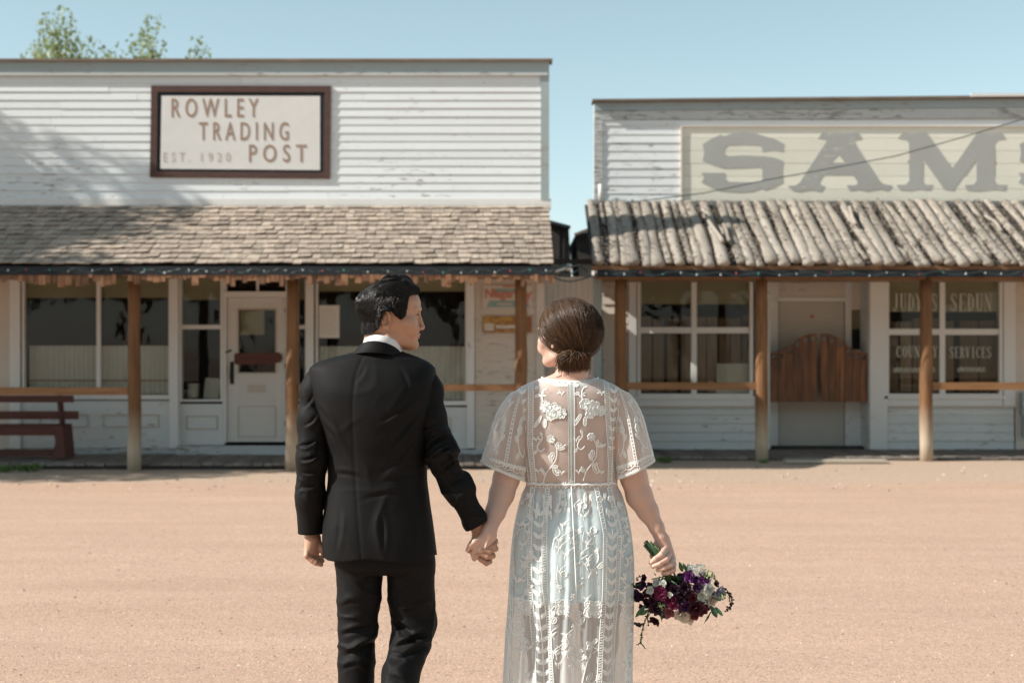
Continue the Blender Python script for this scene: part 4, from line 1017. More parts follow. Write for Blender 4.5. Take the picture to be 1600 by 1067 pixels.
    def mesh(s):
        D = s.D; I = D < 0; nx, ny, nz = D.shape; c = np.zeros((nx-1, ny-1, nz-1), np.uint8)
        for dx in (0, 1):
            for dy in (0, 1):
                for dz in (0, 1): c += I[dx:nx-1+dx, dy:ny-1+dy, dz:nz-1+dz]
        act = np.argwhere((c > 0) & (c < 8)); idx = np.full(c.shape, -1, np.int32); idx[tuple(act.T)] = np.arange(len(act))
        acc = np.zeros((len(act), 3)); cnt = np.zeros(len(act))
        cor = [(a, b, d) for a in (0, 1) for b in (0, 1) for d in (0, 1)]
        val = {q: D[act[:, 0]+q[0], act[:, 1]+q[1], act[:, 2]+q[2]] for q in cor}
        for q in cor:
            for ax in range(3):
                if q[ax]: continue
                r = list(q); r[ax] = 1; r = tuple(r); v0, v1 = val[q], val[r]; m = (v0 < 0) != (v1 < 0)
                t = np.where(m, v0 / np.where(m, v0 - v1, 1), 0); P = np.tile(np.array(q, float), (len(act), 1)); P[:, ax] += t
                acc += P * m[:, None]; cnt += m
        V = s.lo + s.vox * (act + acc / cnt[:, None]); F = []
        for ax in range(3):
            sl0 = [slice(None)] * 3; sl1 = [slice(None)] * 3; sl0[ax] = slice(0, -1); sl1[ax] = slice(1, None)
            e = np.argwhere(I[tuple(sl0)] != I[tuple(sl1)]); b, c2 = [(1, 2), (2, 0), (0, 1)][ax]
            e = e[(e[:, b] > 0) & (e[:, c2] > 0) & (e[:, b] < D.shape[b] - 1) & (e[:, c2] < D.shape[c2] - 1)]
            ins = I[tuple(e.T)]; Q = []
            for (u, v) in ((-1, -1), (0, -1), (0, 0), (-1, 0)):
                w = e.copy(); w[:, b] += u; w[:, c2] += v; Q.append(idx[tuple(w.T)])
            Q = np.stack(Q, 1); Q[~ins] = Q[~ins][:, ::-1]; F.append(Q)
        return V, np.concatenate(F)
def smooth_interp(x, xp, fp):
    """monotone cubic (Fritsch-Carlson)"""
    h = np.diff(xp); d = np.diff(fp) / h; m = np.zeros(len(xp)); m[0], m[-1] = d[0], d[-1]
    for i in range(1, len(xp) - 1):
        if d[i-1] * d[i] > 0: w1, w2 = 2*h[i] + h[i-1], h[i] + 2*h[i-1]; m[i] = (w1 + w2) / (w1 / d[i-1] + w2 / d[i])
    x = np.clip(x, xp[0], xp[-1]); i = np.clip(np.searchsorted(xp, x) - 1, 0, len(h) - 1); t = (x - xp[i]) / h[i]
    return (2*t**3 - 3*t**2 + 1)*fp[i] + (t**3 - 2*t**2 + t)*h[i]*m[i] + (-2*t**3 + 3*t**2)*fp[i+1] + (t**3 - t**2)*h[i]*m[i+1]
_G = np.random.RandomState(5).rand(24, 24, 24).astype(f32)
def vnoise(X, Y, Z):
    X, Y, Z = np.broadcast_arrays(X, Y, Z); i = [np.floor(a).astype(int) for a in (X, Y, Z)]; f = [a - b for a, b in zip((X, Y, Z), i)]; f = [a*a*(3-2*a) for a in f]; r = 0
    for dx in (0, 1):
        for dy in (0, 1):
            for dz in (0, 1):
                r = r + (f[0] if dx else 1-f[0]) * (f[1] if dy else 1-f[1]) * (f[2] if dz else 1-f[2]) * _G[(i[0]+dx) % 24, (i[1]+dy) % 24, (i[2]+dz) % 24]
    return r * 2 - 1
def folds(F, c, r, d, wl, amp, bend=.5, seed=0):
    """cloth folds: ridges across direction d, fading out from c"""
    c = np.array(c, float); d = np.array(d, float); d /= np.linalg.norm(d)
    e1 = np.cross(d, [0, 1, 0]); e1 /= np.linalg.norm(e1) + 1e-9; e2 = np.cross(d, e1)
    def fn(X, Y, Z):
        x, y, z = X - c[0], Y - c[1], Z - c[2]; w = np.exp(-(x*x + y*y + z*z) / (r * r) * 1.3)
        u = (x*d[0] + y*d[1] + z*d[2]) / wl; v = (x*e1[0] + y*e1[1] + z*e1[2]) / wl * .28; q = (x*e2[0] + y*e2[1] + z*e2[2]) / wl * .3
        wr = bend * vnoise(u * .5 + seed, v * 1.5, q * 1.5 + seed); n = vnoise(u + wr * 1.3 + seed * 3, v * 2 + wr + seed, q * 2)
        m = .5 + .7 * vnoise(u * .4 - seed, v + 3, q)
        return (-amp * w * ((1 - np.minimum(1, np.abs(n) * 2.6))**1.5 * 1.7 * np.clip(m + .3, 0, 1.2) - .45)).astype(f32)
    return F.op(c - 1.7 * r, c + 1.7 * r, fn, mode='off')
def ridges(F, segs, dy, w, amp, ym, map_=None):
    """creases of cloth on the side towards -y: each segment in photo pixels"""
    for q in segs:
        a, b = (map_ or mp)(q[0], q[1], dy), (map_ or mp)(q[2], q[3], dy); k = q[4] if len(q) > 4 else 1.0
        A, B = np.array([a[0], a[2]]), np.array([b[0], b[2]]); e = B - A; L = float(e @ e); n = np.array([-e[1], e[0]]) / math.sqrt(L); m = w * 4
        def fn(X, Y, Z, A=A, e=e, L=L, n=n, k=k):
            t = ((X - A[0]) * e[0] + (Z - A[1]) * e[1]) / L; tc = np.clip(t, 0, 1); bow = .006 * np.sin(3.14 * tc)
            s_ = (X - A[0]) * n[0] + (Z - A[1]) * n[1] - bow; end = np.exp(-((t - tc) * math.sqrt(L) / w)**2) * np.sin(np.clip(tc, .04, .96) * 3.14159)**.7
            return (k * amp * end * (-np.exp(-(s_ / w)**2) + 1.15 * np.exp(-((s_ + 1.5 * w) / (w * .8))**2)) * (Y < ym)).astype(f32)
        F.op([min(a[0], b[0]) - m, F.lo[1], min(a[2], b[2]) - m], [max(a[0], b[0]) + m, ym + .01, max(a[2], b[2]) + m], fn, mode='off')
def mesh_obj(name, V, Fc, mats, parent, smooth=True, mi=None):
    me = bpy.data.meshes.new(name); V = np.asarray(V, np.float32); Fc = np.asarray(Fc, np.int32); k = Fc.shape[1]
    me.vertices.add(len(V)); me.vertices.foreach_set('co', V.ravel()); me.loops.add(Fc.size); me.loops.foreach_set('vertex_index', Fc.ravel())
    me.polygons.add(len(Fc)); me.polygons.foreach_set('loop_start', np.arange(0, Fc.size, k, dtype=np.int32)); me.polygons.foreach_set('loop_total', np.full(len(Fc), k, np.int32))
    if not isinstance(mats, (list, tuple)): mats = [mats]
    for m in mats: me.materials.append(m)
    if mi is not None: me.polygons.foreach_set('material_index', np.asarray(mi, np.int32))
    me.polygons.foreach_set('use_smooth', [smooth] * len(Fc)); me.update(calc_edges=True); me.validate()
    o = bpy.data.objects.new(name, me); COL.objects.link(o)
    if parent is not None: o.parent = parent; o.location = -parent_loc(parent)
    return o
def relax(V, Fc, it=2, lam=.5):
    e = np.concatenate([Fc[:, [0, 1]], Fc[:, [1, 2]], Fc[:, [2, 3]], Fc[:, [3, 0]]]); e = np.concatenate([e, e[:, ::-1]])
    deg = np.bincount(e[:, 0], minlength=len(V))[:, None] + 1e-9
    for _ in range(it):
        S = np.stack([np.bincount(e[:, 0], V[e[:, 1], a], minlength=len(V)) for a in range(3)], 1); V = V + lam * (S / deg - V)
    return V
def join(parts):
    Vs, Fs, o = [], [], 0
    for V, Fc in parts: Vs.append(V); Fs.append(Fc + o); o += len(V)
    return np.concatenate(Vs), np.concatenate(Fs)
def loft(rings, closed=True):
    """rings: (m, n, 3)"""
    R_ = np.asarray(rings); m, n = R_.shape[:2]; V = R_.reshape(-1, 3); F_ = []
    for i in range(m - 1):
        for k in range(n if closed else n - 1):
            k2 = (k + 1) % n; F_.append((i*n+k, i*n+k2, (i+1)*n+k2, (i+1)*n+k))
    return V, np.array(F_)
def strands(paths, r0, r1=None, n=3):
    """many thin tubes at once: paths (N, K, 3)"""
    P = np.asarray(paths); N, K = P.shape[:2]; r1 = r0 * .3 if r1 is None else r1
    T = np.gradient(P, axis=1); T /= np.linalg.norm(T, axis=2, keepdims=True) + 1e-9
    up = np.array([.13, .21, .97]); A = np.cross(T, up); A /= np.linalg.norm(A, axis=2, keepdims=True) + 1e-9; B = np.cross(T, A)
    u = np.linspace(0, 1, K)[None, :, None]; rad = (r0 + (r1 - r0) * u**2)
    V = np.stack([P + (A * math.cos(a) + B * math.sin(a)) * rad for a in [6.2832 * k / n for k in range(n)]], 2)   # N K n 3
    base = np.arange(N * K * n).reshape(N, K, n); a, b = base[:, :-1], base[:, 1:]
    F_ = np.stack([a, np.roll(a, -1, 2), np.roll(b, -1, 2), b], -1).reshape(-1, 4)
    return V.reshape(-1, 3), F_
def poly_sd(px_, pz_, poly):
    """signed distance to a 2D polygon, negative inside"""
    P = np.array(poly, float); d = np.full(px_.shape, 1e9); ins = np.zeros(px_.shape, bool); n = len(P)
    for i in range(n):
        a, b = P[i], P[(i+1) % n]; e = b - a; w0, w1 = px_ - a[0], pz_ - a[1]; t = np.clip((w0*e[0] + w1*e[1]) / (e @ e), 0, 1)
        d = np.minimum(d, (w0 - t*e[0])**2 + (w1 - t*e[1])**2)
        if a[1] != b[1]: ins ^= ((a[1] > pz_) != (b[1] > pz_)) & (px_ < (b[0]-a[0]) * (pz_-a[1]) / (b[1]-a[1]) + a[0])
    return np.sqrt(d) * np.where(ins, -1, 1)

def skin_mat(name, a, b, red=(.5, .18, .13)):
    t = NT(name); v = t.coord((1, 1, 1), False)
    c = t.mix(t.noise(v, 14, 5), a, b); c = t.mix(t.math('MULTIPLY', t.ramp(t.noise(v, 35, 4), [(.45, 0), (.8, 1)]), .22), c, red)
    bs = t.bsdf(c, .48, t.noise(v, 420, 3), .12, .001); bs.inputs['Subsurface Weight'].default_value = .12
    bs.inputs['Subsurface Radius'].default_value = (.012, .005, .003); bs.inputs['Subsurface Scale'].default_value = .6; bs.inputs['Specular IOR Level'].default_value = .4
    return t.m
M['skin_m'] = skin_mat('skin_tan', (.45, .255, .165), (.51, .30, .205))
M['skin_w'] = skin_mat('skin_fair', (.58, .375, .29), (.64, .43, .34), (.66, .30, .24))
def hair_mat(name, a, b, rough=.32, aniso=.6, spec=.6):
    t = NT(name); c = t.mix(t.rnd(), a, b); bs = t.bsdf(c, rough); bs.inputs['Specular IOR Level'].default_value = spec; return t.m
M['hair_black'] = hair_mat('black_hair', (.006, .005, .005), (.018, .015, .013), .40, 0, .38)
M['hair_brown'] = hair_mat('brown_hair', (.040, .020, .010), (.135, .072, .036), .42, 0, .32)
M['hair_cap'] = hair_mat('black_hair_base', (.006, .005, .005), (.012, .010, .010), .7, 0, .2)
M['hair_cap_b'] = hair_mat('brown_hair_base', (.040, .022, .012), (.06, .032, .018), .75, 0, .2)
M['suit'] = cloth('black_suit_wool', (.0080, .0076, .0076), .66, 1200, .06, .0)
M['suit'].node_tree.nodes['Principled BSDF'].inputs['Specular IOR Level'].default_value = .14
M['shirt'] = cloth('white_shirt', (.80, .80, .80), .8, 900, .05, .1)
M['shoe'] = plain('black_leather', (.02, .018, .016), .3)
M['lip_m'] = plain('lip', (.42, .19, .15), .45); M['lash'] = plain('eyelash', (.015, .012, .01), .5); M['tooth'] = plain('tooth', (.75, .72, .65), .3)
M['eye_white'] = plain('eye_white', (.65, .60, .56), .15)
M['nail'] = plain('finger_nail', (.68, .44, .37), .3)

def head_field(vox, ear_x=-.018, male=True):
    """local frame: x to the face, y to the left ear, z up from the chin"""
    F = Field((-.155, -.12, -.12), (.15, .12, .25), vox)
    g = 1.0 if male else .96
    T = [(.000, .080, .035, .018), (.012, .093, -.005, .034), (.028, .096, -.025, .046), (.042, .096, -.032, .054), (.060, .100, -.044, .061), (.085, .0995, -.063, .068),
         (.113, .0975, -.083, .0735), (.133, .106, -.089, .076), (.155, .108, -.088, .0755), (.175, .102, -.079, .072), (.195, .088, -.062, .065), (.210, .064, -.042, .053), (.221, .036, -.016, .034), (.226, .018, .002, .012)]
    F.stack([(z, (f + b) / 2, 0, (f - b) / 2, w) for z, f, b, w in T], p=2.15, k=0)
    F.chain([(-.030, 0, .06, .050 if male else .048), (-.040, 0, -.02, .048 if male else .045), (-.055, 0, -.12, .054 if male else .050)], k=.03)
    for s_ in (-1, 1):
        F.cap((.078, s_*.014, .012), (-.005, s_*.052, .038), .013, .014, .02)              # jaw line
        F.ell((.062, s_*.052, .086), (.026, .018, .02), (0, 0, s_*-.6), .022)              # cheek bone
        F.cap((.101, s_*.016, .134), (.086, s_*.046, .132), .0075, .006, .012)             # brow
        F.ell((.100, s_*.033, .114), (.013, .019, .0115), None, .010, 'sub')               # eye socket
        F.ell((.082, s_*.033, .113), (.0135, .0145, .0125), None, .004)                    # eyeball under its lids
        F.cap((.093, s_*.020, .1185), (.083, s_*.046, .1165), .0028, .0022, .003)          # upper lid
        F.ell((.104, s_*.0135, .0685), (.0095, .0075, .0072), None, .005)                  # wing of the nose
        F.ell((.108, s_*.006, .062), (.0045, .0035, .004), None, .002, 'sub')
        F.ell((.078, s_*.040, .062), (.020, .012, .018), None, .018)
        ex = ear_x; yy = s_ * .0815                                                        # ear
        F.ell((ex, yy, .096), (.0180, .0075, .0295), (s_*.25, .16, s_*.5), .004)
        F.ell((ex + .004, yy + s_*.0085, .093), (.0095, .0085, .0175), (s_*.2, .16, s_*.45), .003, 'sub')
        pts = [(ex + .0135*math.cos(a) - .003, yy + s_*(.008 + .002*math.cos(a+2)), .102 + .0235*math.sin(a)) for a in np.linspace(-.2, 3.9, 12)]
        F.chain([(*p, .0040) for p in pts], .002); F.ell((ex + .004, yy + s_*.004, .0695), (.007, .004, .0085), None, .004)
        F.ell((ex + .014, yy + s_*.001, .090), (.004, .004, .007), None, .004)
    F.cap((.099, 0, .126), (.113, 0, .0755), .0065, .0085, .010); F.ell((.1130, 0, .0725), (.0082, .0085, .0080), None, .006)
    F.ell((.1005, 0, .0500), (.0065, .020, .0050), None, .005); F.ell((.0960, 0, .0385), (.0065, .017, .0052), None, .005)
    F.cap((.112, -.017, .0445), (.112, .017, .0445), .0022, .0022, .003, 'sub'); F.ell((.086, 0, .014), (.013, .018, .012), None, .012)
    F.cap((.108, 0, .058), (.107, 0, .054), .002, .002, .004, 'sub')
    return F
def place(V, c, yaw, tilt=0, roll=0, sc=1.0):
    R_ = np.array((Euler((0, 0, yaw)).to_matrix() @ Euler((roll, tilt, 0)).to_matrix())); return (V * sc) @ R_.T + np.array(c)
# ============================================================ the man
YM = 4.8
def mp(px, py, dy=0): Y = YM + dy; return (wx(px, Y), Y, wz(py, Y))
def mr(px, py, dy, r): return (*mp(px, py, dy), r)
MAN = empty('person', (wx(585, YM), YM, 0), 'man in a black suit seen from behind, head turned towards the woman', 'person')
HC = (-.416, 4.80, 1.530); HY_ = R(10)
def hl(p): return place(np.array([p], float), HC, HY_)[0]
HF = head_field(.0021); hv, hf = HF.mesh(); hv = relax(hv, hf, 1, .4); parts_m = [(place(hv, HC, HY_), hf)]
# hands
def hand_pieces():
    F = Field(mp(725, 900, -.07), mp(800, 800, .10), .0019)
    lo = np.minimum(F.lo, 0)
    return F
F = Field((wx(722, 4.8), 4.70, wz(900, 4.8)), (wx(800, 4.8), 4.92, wz(805, 4.8)), .0019)   # his right hand
F.chain([mr(741, 812, .012, .027), mr(749, 830, .020, .025)], .01)
F.cap(mp(750, 834, .026), mp(757, 858, .030), .022, .024, .012); F.cap(mp(757, 834, .024), mp(766, 852, .026), .019, .019, .014); F.cap(mp(745, 838, .03), mp(750, 862, .034), .015, .014, .012)
F.chain([mr(764, 838, .018, .0105), mr(773.5, 845, .004, .0098), mr(772.5, 852, -.018, .0088), mr(762.5, 855.5, -.026, .0078)], .004)
F.chain([mr(766, 848, .018, .0110), mr(774, 857, -.002, .0100), mr(765, 861, -.028, .0093), mr(752, 857.5, -.031, .0084)], .0035)
F.chain([mr(765, 858, .020, .0108), mr(770, 868, -.002, .0098), mr(761, 869.5, -.028, .0092), mr(748, 863.8, -.031, .0083)], .0035)
F.chain([mr(760, 864, .022, .0098), mr(765, 877, .000, .0090), mr(760, 880, -.022, .0084), mr(750.5, 874, -.028, .0076)], .0035)
F.chain([mr(745, 838, .030, .012), mr(737, 850, .020, .0105), mr(733, 860, .004, .009)], .006)
v, f_ = F.mesh(); parts_m.append((relax(v, f_, 1, .4), f_))
F = Field((wx(464, 4.8), 4.70, wz(895, 4.8)), (wx(520, 4.8), 4.93, wz(815, 4.8)), .0019)   # his left hand
F.chain([mr(485, 818, .03, .026), mr(488, 838, .03, .024)], .01)
F.cap(mp(485, 842, .02), mp(482, 860, .012), .018, .016, .012); F.cap(mp(493, 842, .03), mp(492, 862, .028), .018, .016, .012); F.cap(mp(489, 845, .02), mp(487, 860, .018), .019, .016, .01)
F.chain([mr(480, 860, .006, .0095), mr(479, 868, -.004, .009), mr(488, 876, -.002, .0082), mr(496, 876, .008, .0074)], .004)
F.chain([mr(485, 862, .012, .0098), mr(483, 871, .0, .0092), mr(493, 879, -.002, .0084), mr(502, 882, .006, .0074)], .0035)
F.chain([mr(488, 862, .022, .0098), mr(489, 872, .014, .0092), mr(498, 878, .014, .0084), mr(504, 876, .02, .0074)], .0035)
F.chain([mr(491, 860, .032, .0095), mr(494, 870, .028, .009), mr(501, 872, .03, .008), mr(505, 868, .034, .007)], .0035)
F.chain([mr(496, 846, .03, .0115), mr(503, 857, .024, .0105), mr(506, 866, .02, .0085)], .006)
v, f_ = F.mesh(); parts_m.append((relax(v, f_, 1, .4), f_))
# trunk and limbs under the clothes
F = Field((-.80, 4.45, -.02), (-.02, 5.15, 1.5), .011)
def sec(py, l, r, b, dy=0, Yc=YM): return (wz(py, Yc), (wx(l, Yc) + wx(r, Yc)) / 2, Yc + dy, (wx(r, Yc) - wx(l, Yc)) / 2, b)
JR = [sec(548, 562, 624, .055, -.002), sec(553, 541, 641, .072, -.003), sec(560, 513, 659, .087, -.002), sec(568, 492, 673, .097, 0), sec(577, 483, 680, .107, -.002), sec(592, 484, 682, .118, -.006), sec(615, 488, 680, .128, -.01),
      sec(645, 495, 676, .132, -.008), sec(680, 505, 671, .127, -.002), sec(715, 512.5, 667, .119, .006), sec(745, 512.5, 667.5, .117, .010), sec(780, 508, 671.5, .122, .008), sec(815, 504.5, 676.5, .128, .004), sec(845, 503.5, 680.5, .131, .0), sec(871, 504.5, 683.5, .132, 0)]
F.stack(JR, 2.3, .02, grow=-.03)
F.chain([mr(504, 606, 0, .030), mr(487, 715, -.03, .030), mr(486, 835, .03, .022)], .02); F.chain([mr(658, 606, 0, .030), mr(691, 712, -.025, .026), mr(747, 828, .02, .020)], .02)
LEGS = {'l': [mr(566, 880, 0, .06), mr(560, 960, .0, .052), mr(557, 1010, .0, .045), mr(556, 1100, -.01, .042), mr(554, 1232, -.01, .038)],
        'r': [mr(637, 880, 0, .06), mr(643, 940, .02, .055), mr(646, 975, .02, .048), mr(636, 1015, -.02, .044), mr(620, 1075, -.12, .042), mr(605, 1190, -.27, .036)]}
for q in LEGS.values(): F.chain(q, .02)
parts_m.append(F.mesh())
V_, F_ = join(parts_m); mesh_obj('body', V_, F_, M['skin_m'], MAN)
def lob(name, m, fn): mb = MB(); fn(mb); o = mb.build(name, m, MAN, smooth=True); return o
# eye, lashes, brow, mouth details: head space -> world
hp = lambda *p: Vector(hl(p))
for s_ in (-1, 1):
    part('eyebrow', M['hair_black'], MAN, lambda b: [b.tube([hp(.1045 - .02*u**1.6*1.1 + .001, s_*(.014 + .034*u), .1345 + .0045*math.sin(u*2.4) + dz), hp(.1045 - .02*(u+.22)**1.6*1.1 + .001, s_*(.014 + .034*(u+.22)), .1365 + .0045*math.sin((u+.22)*2.4) + dz)], [.0019, .0008], 3) for u in np.linspace(0, .8, 26) for dz in (-.0025, 0, .0025)])
    part('eyelash', M['lash'], MAN, lambda b: b.tube([hp(.0985, s_*.019, .1140), hp(.0990, s_*.033, .1160), hp(.0915, s_*.0475, .1135)], .0017, 5))
part('teeth', M['tooth'], MAN, lambda b: b.tube([hp(.094, -.022, .0452), hp(.1005, -.010, .0445), hp(.102, 0, .0442), hp(.1005, .010, .0445), hp(.094, .022, .0452)], .0018, 5))
part('lips', M['lip_m'], MAN, lambda b: (b.tube([hp(.093, -.024, .0465), hp(.1030, -.011, .0485), hp(.1055, 0, .0482), hp(.1030, .011, .0485), hp(.093, .024, .0465)], [.0008, .0017, .0022, .0017, .0008], 6), b.tube([hp(.093, -.022, .0440), hp(.1015, -.010, .0400), hp(.1035, 0, .0394), hp(.1015, .010, .0400), hp(.093, .022, .0440)], [.0008, .002, .0025, .002, .0008], 6)), smooth=True)
# hair
cap = Field(HF.lo, HF.lo + (HF.n - 1) * HF.vox, HF.vox); cap.D[:] = HF.D
poly = [(.093, .190), (.072, .186), (.055, .176), (.050, .150), (.044, .112), (.034, .104), (.018, .116), (.004, .128), (-.020, .130), (-.036, .118), (-.040, .088), (-.046, .070), (-.062, .056), (-.20, .048), (-.20, .30), (.085, .30)]
X, Y, Z = cap.axes((slice(0, cap.n[0]), slice(0, cap.n[1]), slice(0, cap.n[2])))
pd = poly_sd(X[:, 0, :] + 0 * Z[0, 0, :][None, :], Z[0, 0, :][None, :] + 0 * X[:, 0, :], poly).astype(f32)[:, None, :]
thick = .0045 + .0095 * np.clip((Z - .09) / .09, 0, 1) + .004 * np.clip((-X) / .1, 0, 1)
top = np.clip((Z - .17) / .05, 0, 1) * np.clip((X + .11) / .12, 0, 1)
thick = thick + .006 * top + .008 * top * np.clip((X - .02) / .06, 0, 1)
n_ = vnoise(X * 30, Y * 30, Z * 22)
cap.D = np.maximum(cap.D - thick.astype(f32) * (1 + .18 * n_), pd - .002).astype(f32)
cap.D[:, :, :int((.03 - cap.lo[2]) / cap.vox)] = 1
cv, cf = cap.mesh(); cv = relax(cv, cf, 2)
hair = mesh_obj('hair', place(cv, HC, HY_), cf, M['hair_cap'], MAN)
rr_ = np.random.RandomState(2)
sel = cv[rr_.randint(0, len(cv), 14000)]; sel = sel[(sel[:, 2] > .055)]
nrm = cap.grad(sel); out = HF.sample(sel) > .001; sel, nrm = sel[out], nrm[out]
def flow(P):
    x, y, z = P.T; t_ = np.clip((z - .165) / .035, 0, 1)[:, None]
    side = np.stack([-.55 + 0*x, 0*x, -1.0 + 0*x], 1); back = np.stack([0*x - .05, -.15*np.sign(y), -1 + 0*x], 1)
    b = np.clip((-x - .06) / .04, 0, 1)[:, None]; side = side * (1 - b) + back * b
    topf = np.stack([1.0 + 0*x, -.45 - 4*y, .12 + 0*x], 1); return side * (1 - t_) + topf * t_
K = 9; P = sel + nrm * .0006; path = [P]; jit = rr_.normal(0, .07, P.shape) + .45 * np.stack([vnoise(P[:, 0] * 55 + q, P[:, 1] * 55, P[:, 2] * 30) for q in (0, 7, 13)], 1)
step = (.0042 + .0028 * np.clip((P[:, 2:3] - .16) / .04, 0, 1))
for k in range(K - 1):
    fl = flow(P) + jit; G = cap.grad(P); fl = fl - G * (fl * G).sum(1, keepdims=True); fl /= np.linalg.norm(fl, axis=1, keepdims=True) + 1e-9
    P = P + fl * step; d = cap.sample(P)[:, None]; P = P - cap.grad(P) * (d - .0014 - .0007 * k * rr_.rand(len(P), 1)); path.append(P)
path = np.stack(path, 1); ok_ = np.isfinite(path).all((1, 2)) & (np.abs(np.diff(path, axis=1)).max((1, 2)) < .012); path = path[ok_]
sv, sf = strands(path, .0011, .0003); sv = place(sv, HC, HY_); mesh_obj('hair_strands', sv, sf, M['hair_black'], hair)['kind'] = 'stuff'
# quiff and locks on top
pth = []
for i in range(420):
    y = rr_.uniform(-.058, .055); x0 = rr_.uniform(-.04, .025); z0 = .224 + .010 * math.cos(y * 24) - .5 * max(0, abs(x0 + .0) - .05) - 7 * y * y
    L = rr_.uniform(.05, .085) * (1 if x0 < .02 else .8); lift = .009 + .009 * math.sin(y * 130 + 1) * math.sin(x0 * 45) + rr_.uniform(-.003, .003); pts = []
    for u in np.linspace(0, 1, 8):
        x = x0 + L * u; zz = z0 + lift * math.sin(u * 3) - 1.9 * max(0, x - .055)**1.5 * 2.2 - 3.0 * max(0, -x)**2 * 3; pts.append((x, y - .012 * u + .004 * math.sin(6 * u + i), zz))
    pth.append(pts)
sv, sf = strands(np.array(pth), .0014, .0005); mesh_obj('fringe_hair', place(sv, HC, HY_), sf, M['hair_black'], hair)['kind'] = 'stuff'

# shirt collar and jacket collar
FW = np.array([math.sin(R(14)), math.cos(R(14))]); RT = np.array([FW[1], -FW[0]])
def neck_ring(cpx, cpy, rx, ry, drop, N=64, z_add=0, dy=-.010, tilt=0):
    c = np.array(mp(cpx, cpy, dy)); out = []
    for k in range(N):
        a = 2 * math.pi * k / N; b, s_ = math.cos(a), math.sin(a)           # a = 0 at the back of the neck
        p = -FW * b * ry + RT * s_ * rx; out.append((c[0] + p[0], c[1] + p[1], c[2] + z_add - drop * (1 - b) / 2 + tilt * s_))
    return out
rg = [neck_ring(596, 545, .072, .074, .075), neck_ring(597, 532, .066, .068, .070), neck_ring(598.5, 524, .0635, .066, .066, z_add=0), neck_ring(598.5, 523.5, .0605, .062, .066), neck_ring(597, 533, .060, .060, .070)]
v, f_ = loft(rg); mesh_obj('shirt_collar', v, f_, M['shirt'], MAN)
# jacket
F = Field((wx(455, 4.8), 4.60, wz(880, 4.8)), (wx(705, 4.8), 5.0, wz(528, 4.8)), .0042)
F.stack(JR, 2.25, .0, rot=0)
F.D = (F.D - .0).astype(f32)
X, Y, Z = F.axes((slice(0, F.n[0]), slice(0, F.n[1]), slice(0, F.n[2])))
# back channel between the shoulder blades, centre seam, blades
zt = Z.ravel(); seam = smooth_interp(zt, np.array([wz(p, 4.7) for p in (871, 760, 700, 640, 590, 545)]), np.array([wx(p, 4.7) for p in (566, 556, 553, 552, 556, 571)]))[None, None, :]
front = Y < 4.79
F.D += (front * (.005 * np.exp(-((X - seam) / .045)**2) * np.exp(-((Z - wz(650, 4.8)) / .16)**2))).astype(f32)
F.D += (front * .0020 * np.exp(-((X - seam) / .0055)**2) * (Z < wz(548, 4.8))).astype(f32)
ridges(F, [(650,626,598,664,1.1), (656,648,606,712,1.3), (652,682,618,738), (500,632,528,676,.7), (508,660,545,712,.8), (520,735,566,742,.7), (598,748,655,734,.9), (560,776,625,764,.6), (600,800,604,862,.7), (645,790,650,862,.6), (535,800,530,862,.6), (575,570,560,600,.3), (630,575,645,610,.5), (640,700,600,745,.8)], -.12, .009, .0042, 4.78)
folds(F, mp(636, 655, -.12), .085, (.85, 0, -.55), .052, .0060, .25, 2); folds(F, mp(522, 660, -.12), .080, (.9, 0, .45), .055, .0030, .25, 7)
folds(F, mp(590, 735, -.12), .11, (.1, 0, 1), .06, .0028, .5, 4); folds(F, mp(580, 820, -.13), .13, (1, 0, .1), .085, .0042, .3, 9); folds(F, mp(600, 600, -.12), .12, (.3, 0, 1), .085, .0022, .4, 12)
F.D += (.0012 * vnoise(X * 16, Y * 16, Z * 9)).astype(f32)
F.cap(mp(560, 871, -.14), mp(566, 835, -.14), .004, .001, .004, 'sub')
F.D = np.maximum(F.D, (wz(869, 4.8) + .006 * np.sin((X - .1) * 30)) - Z).astype(f32)
v, f_ = F.mesh(); JK = mesh_obj('jacket', relax(v, f_, 1), f_, M['suit'], MAN)
rg = [neck_ring(589, 551, .090, .084, .045), neck_ring(589.5, 549.5, .0895, .0845, .045), neck_ring(591, 543, .083, .080, .060), neck_ring(594, 535, .0755, .076, .078), neck_ring(594.5, 533, .0735, .0745, .080), neck_ring(595, 533.5, .0705, .072, .080), neck_ring(594, 545, .070, .070, .080)]
v, f_ = loft(rg); mesh_obj('collar', v, f_, M['suit'], JK)
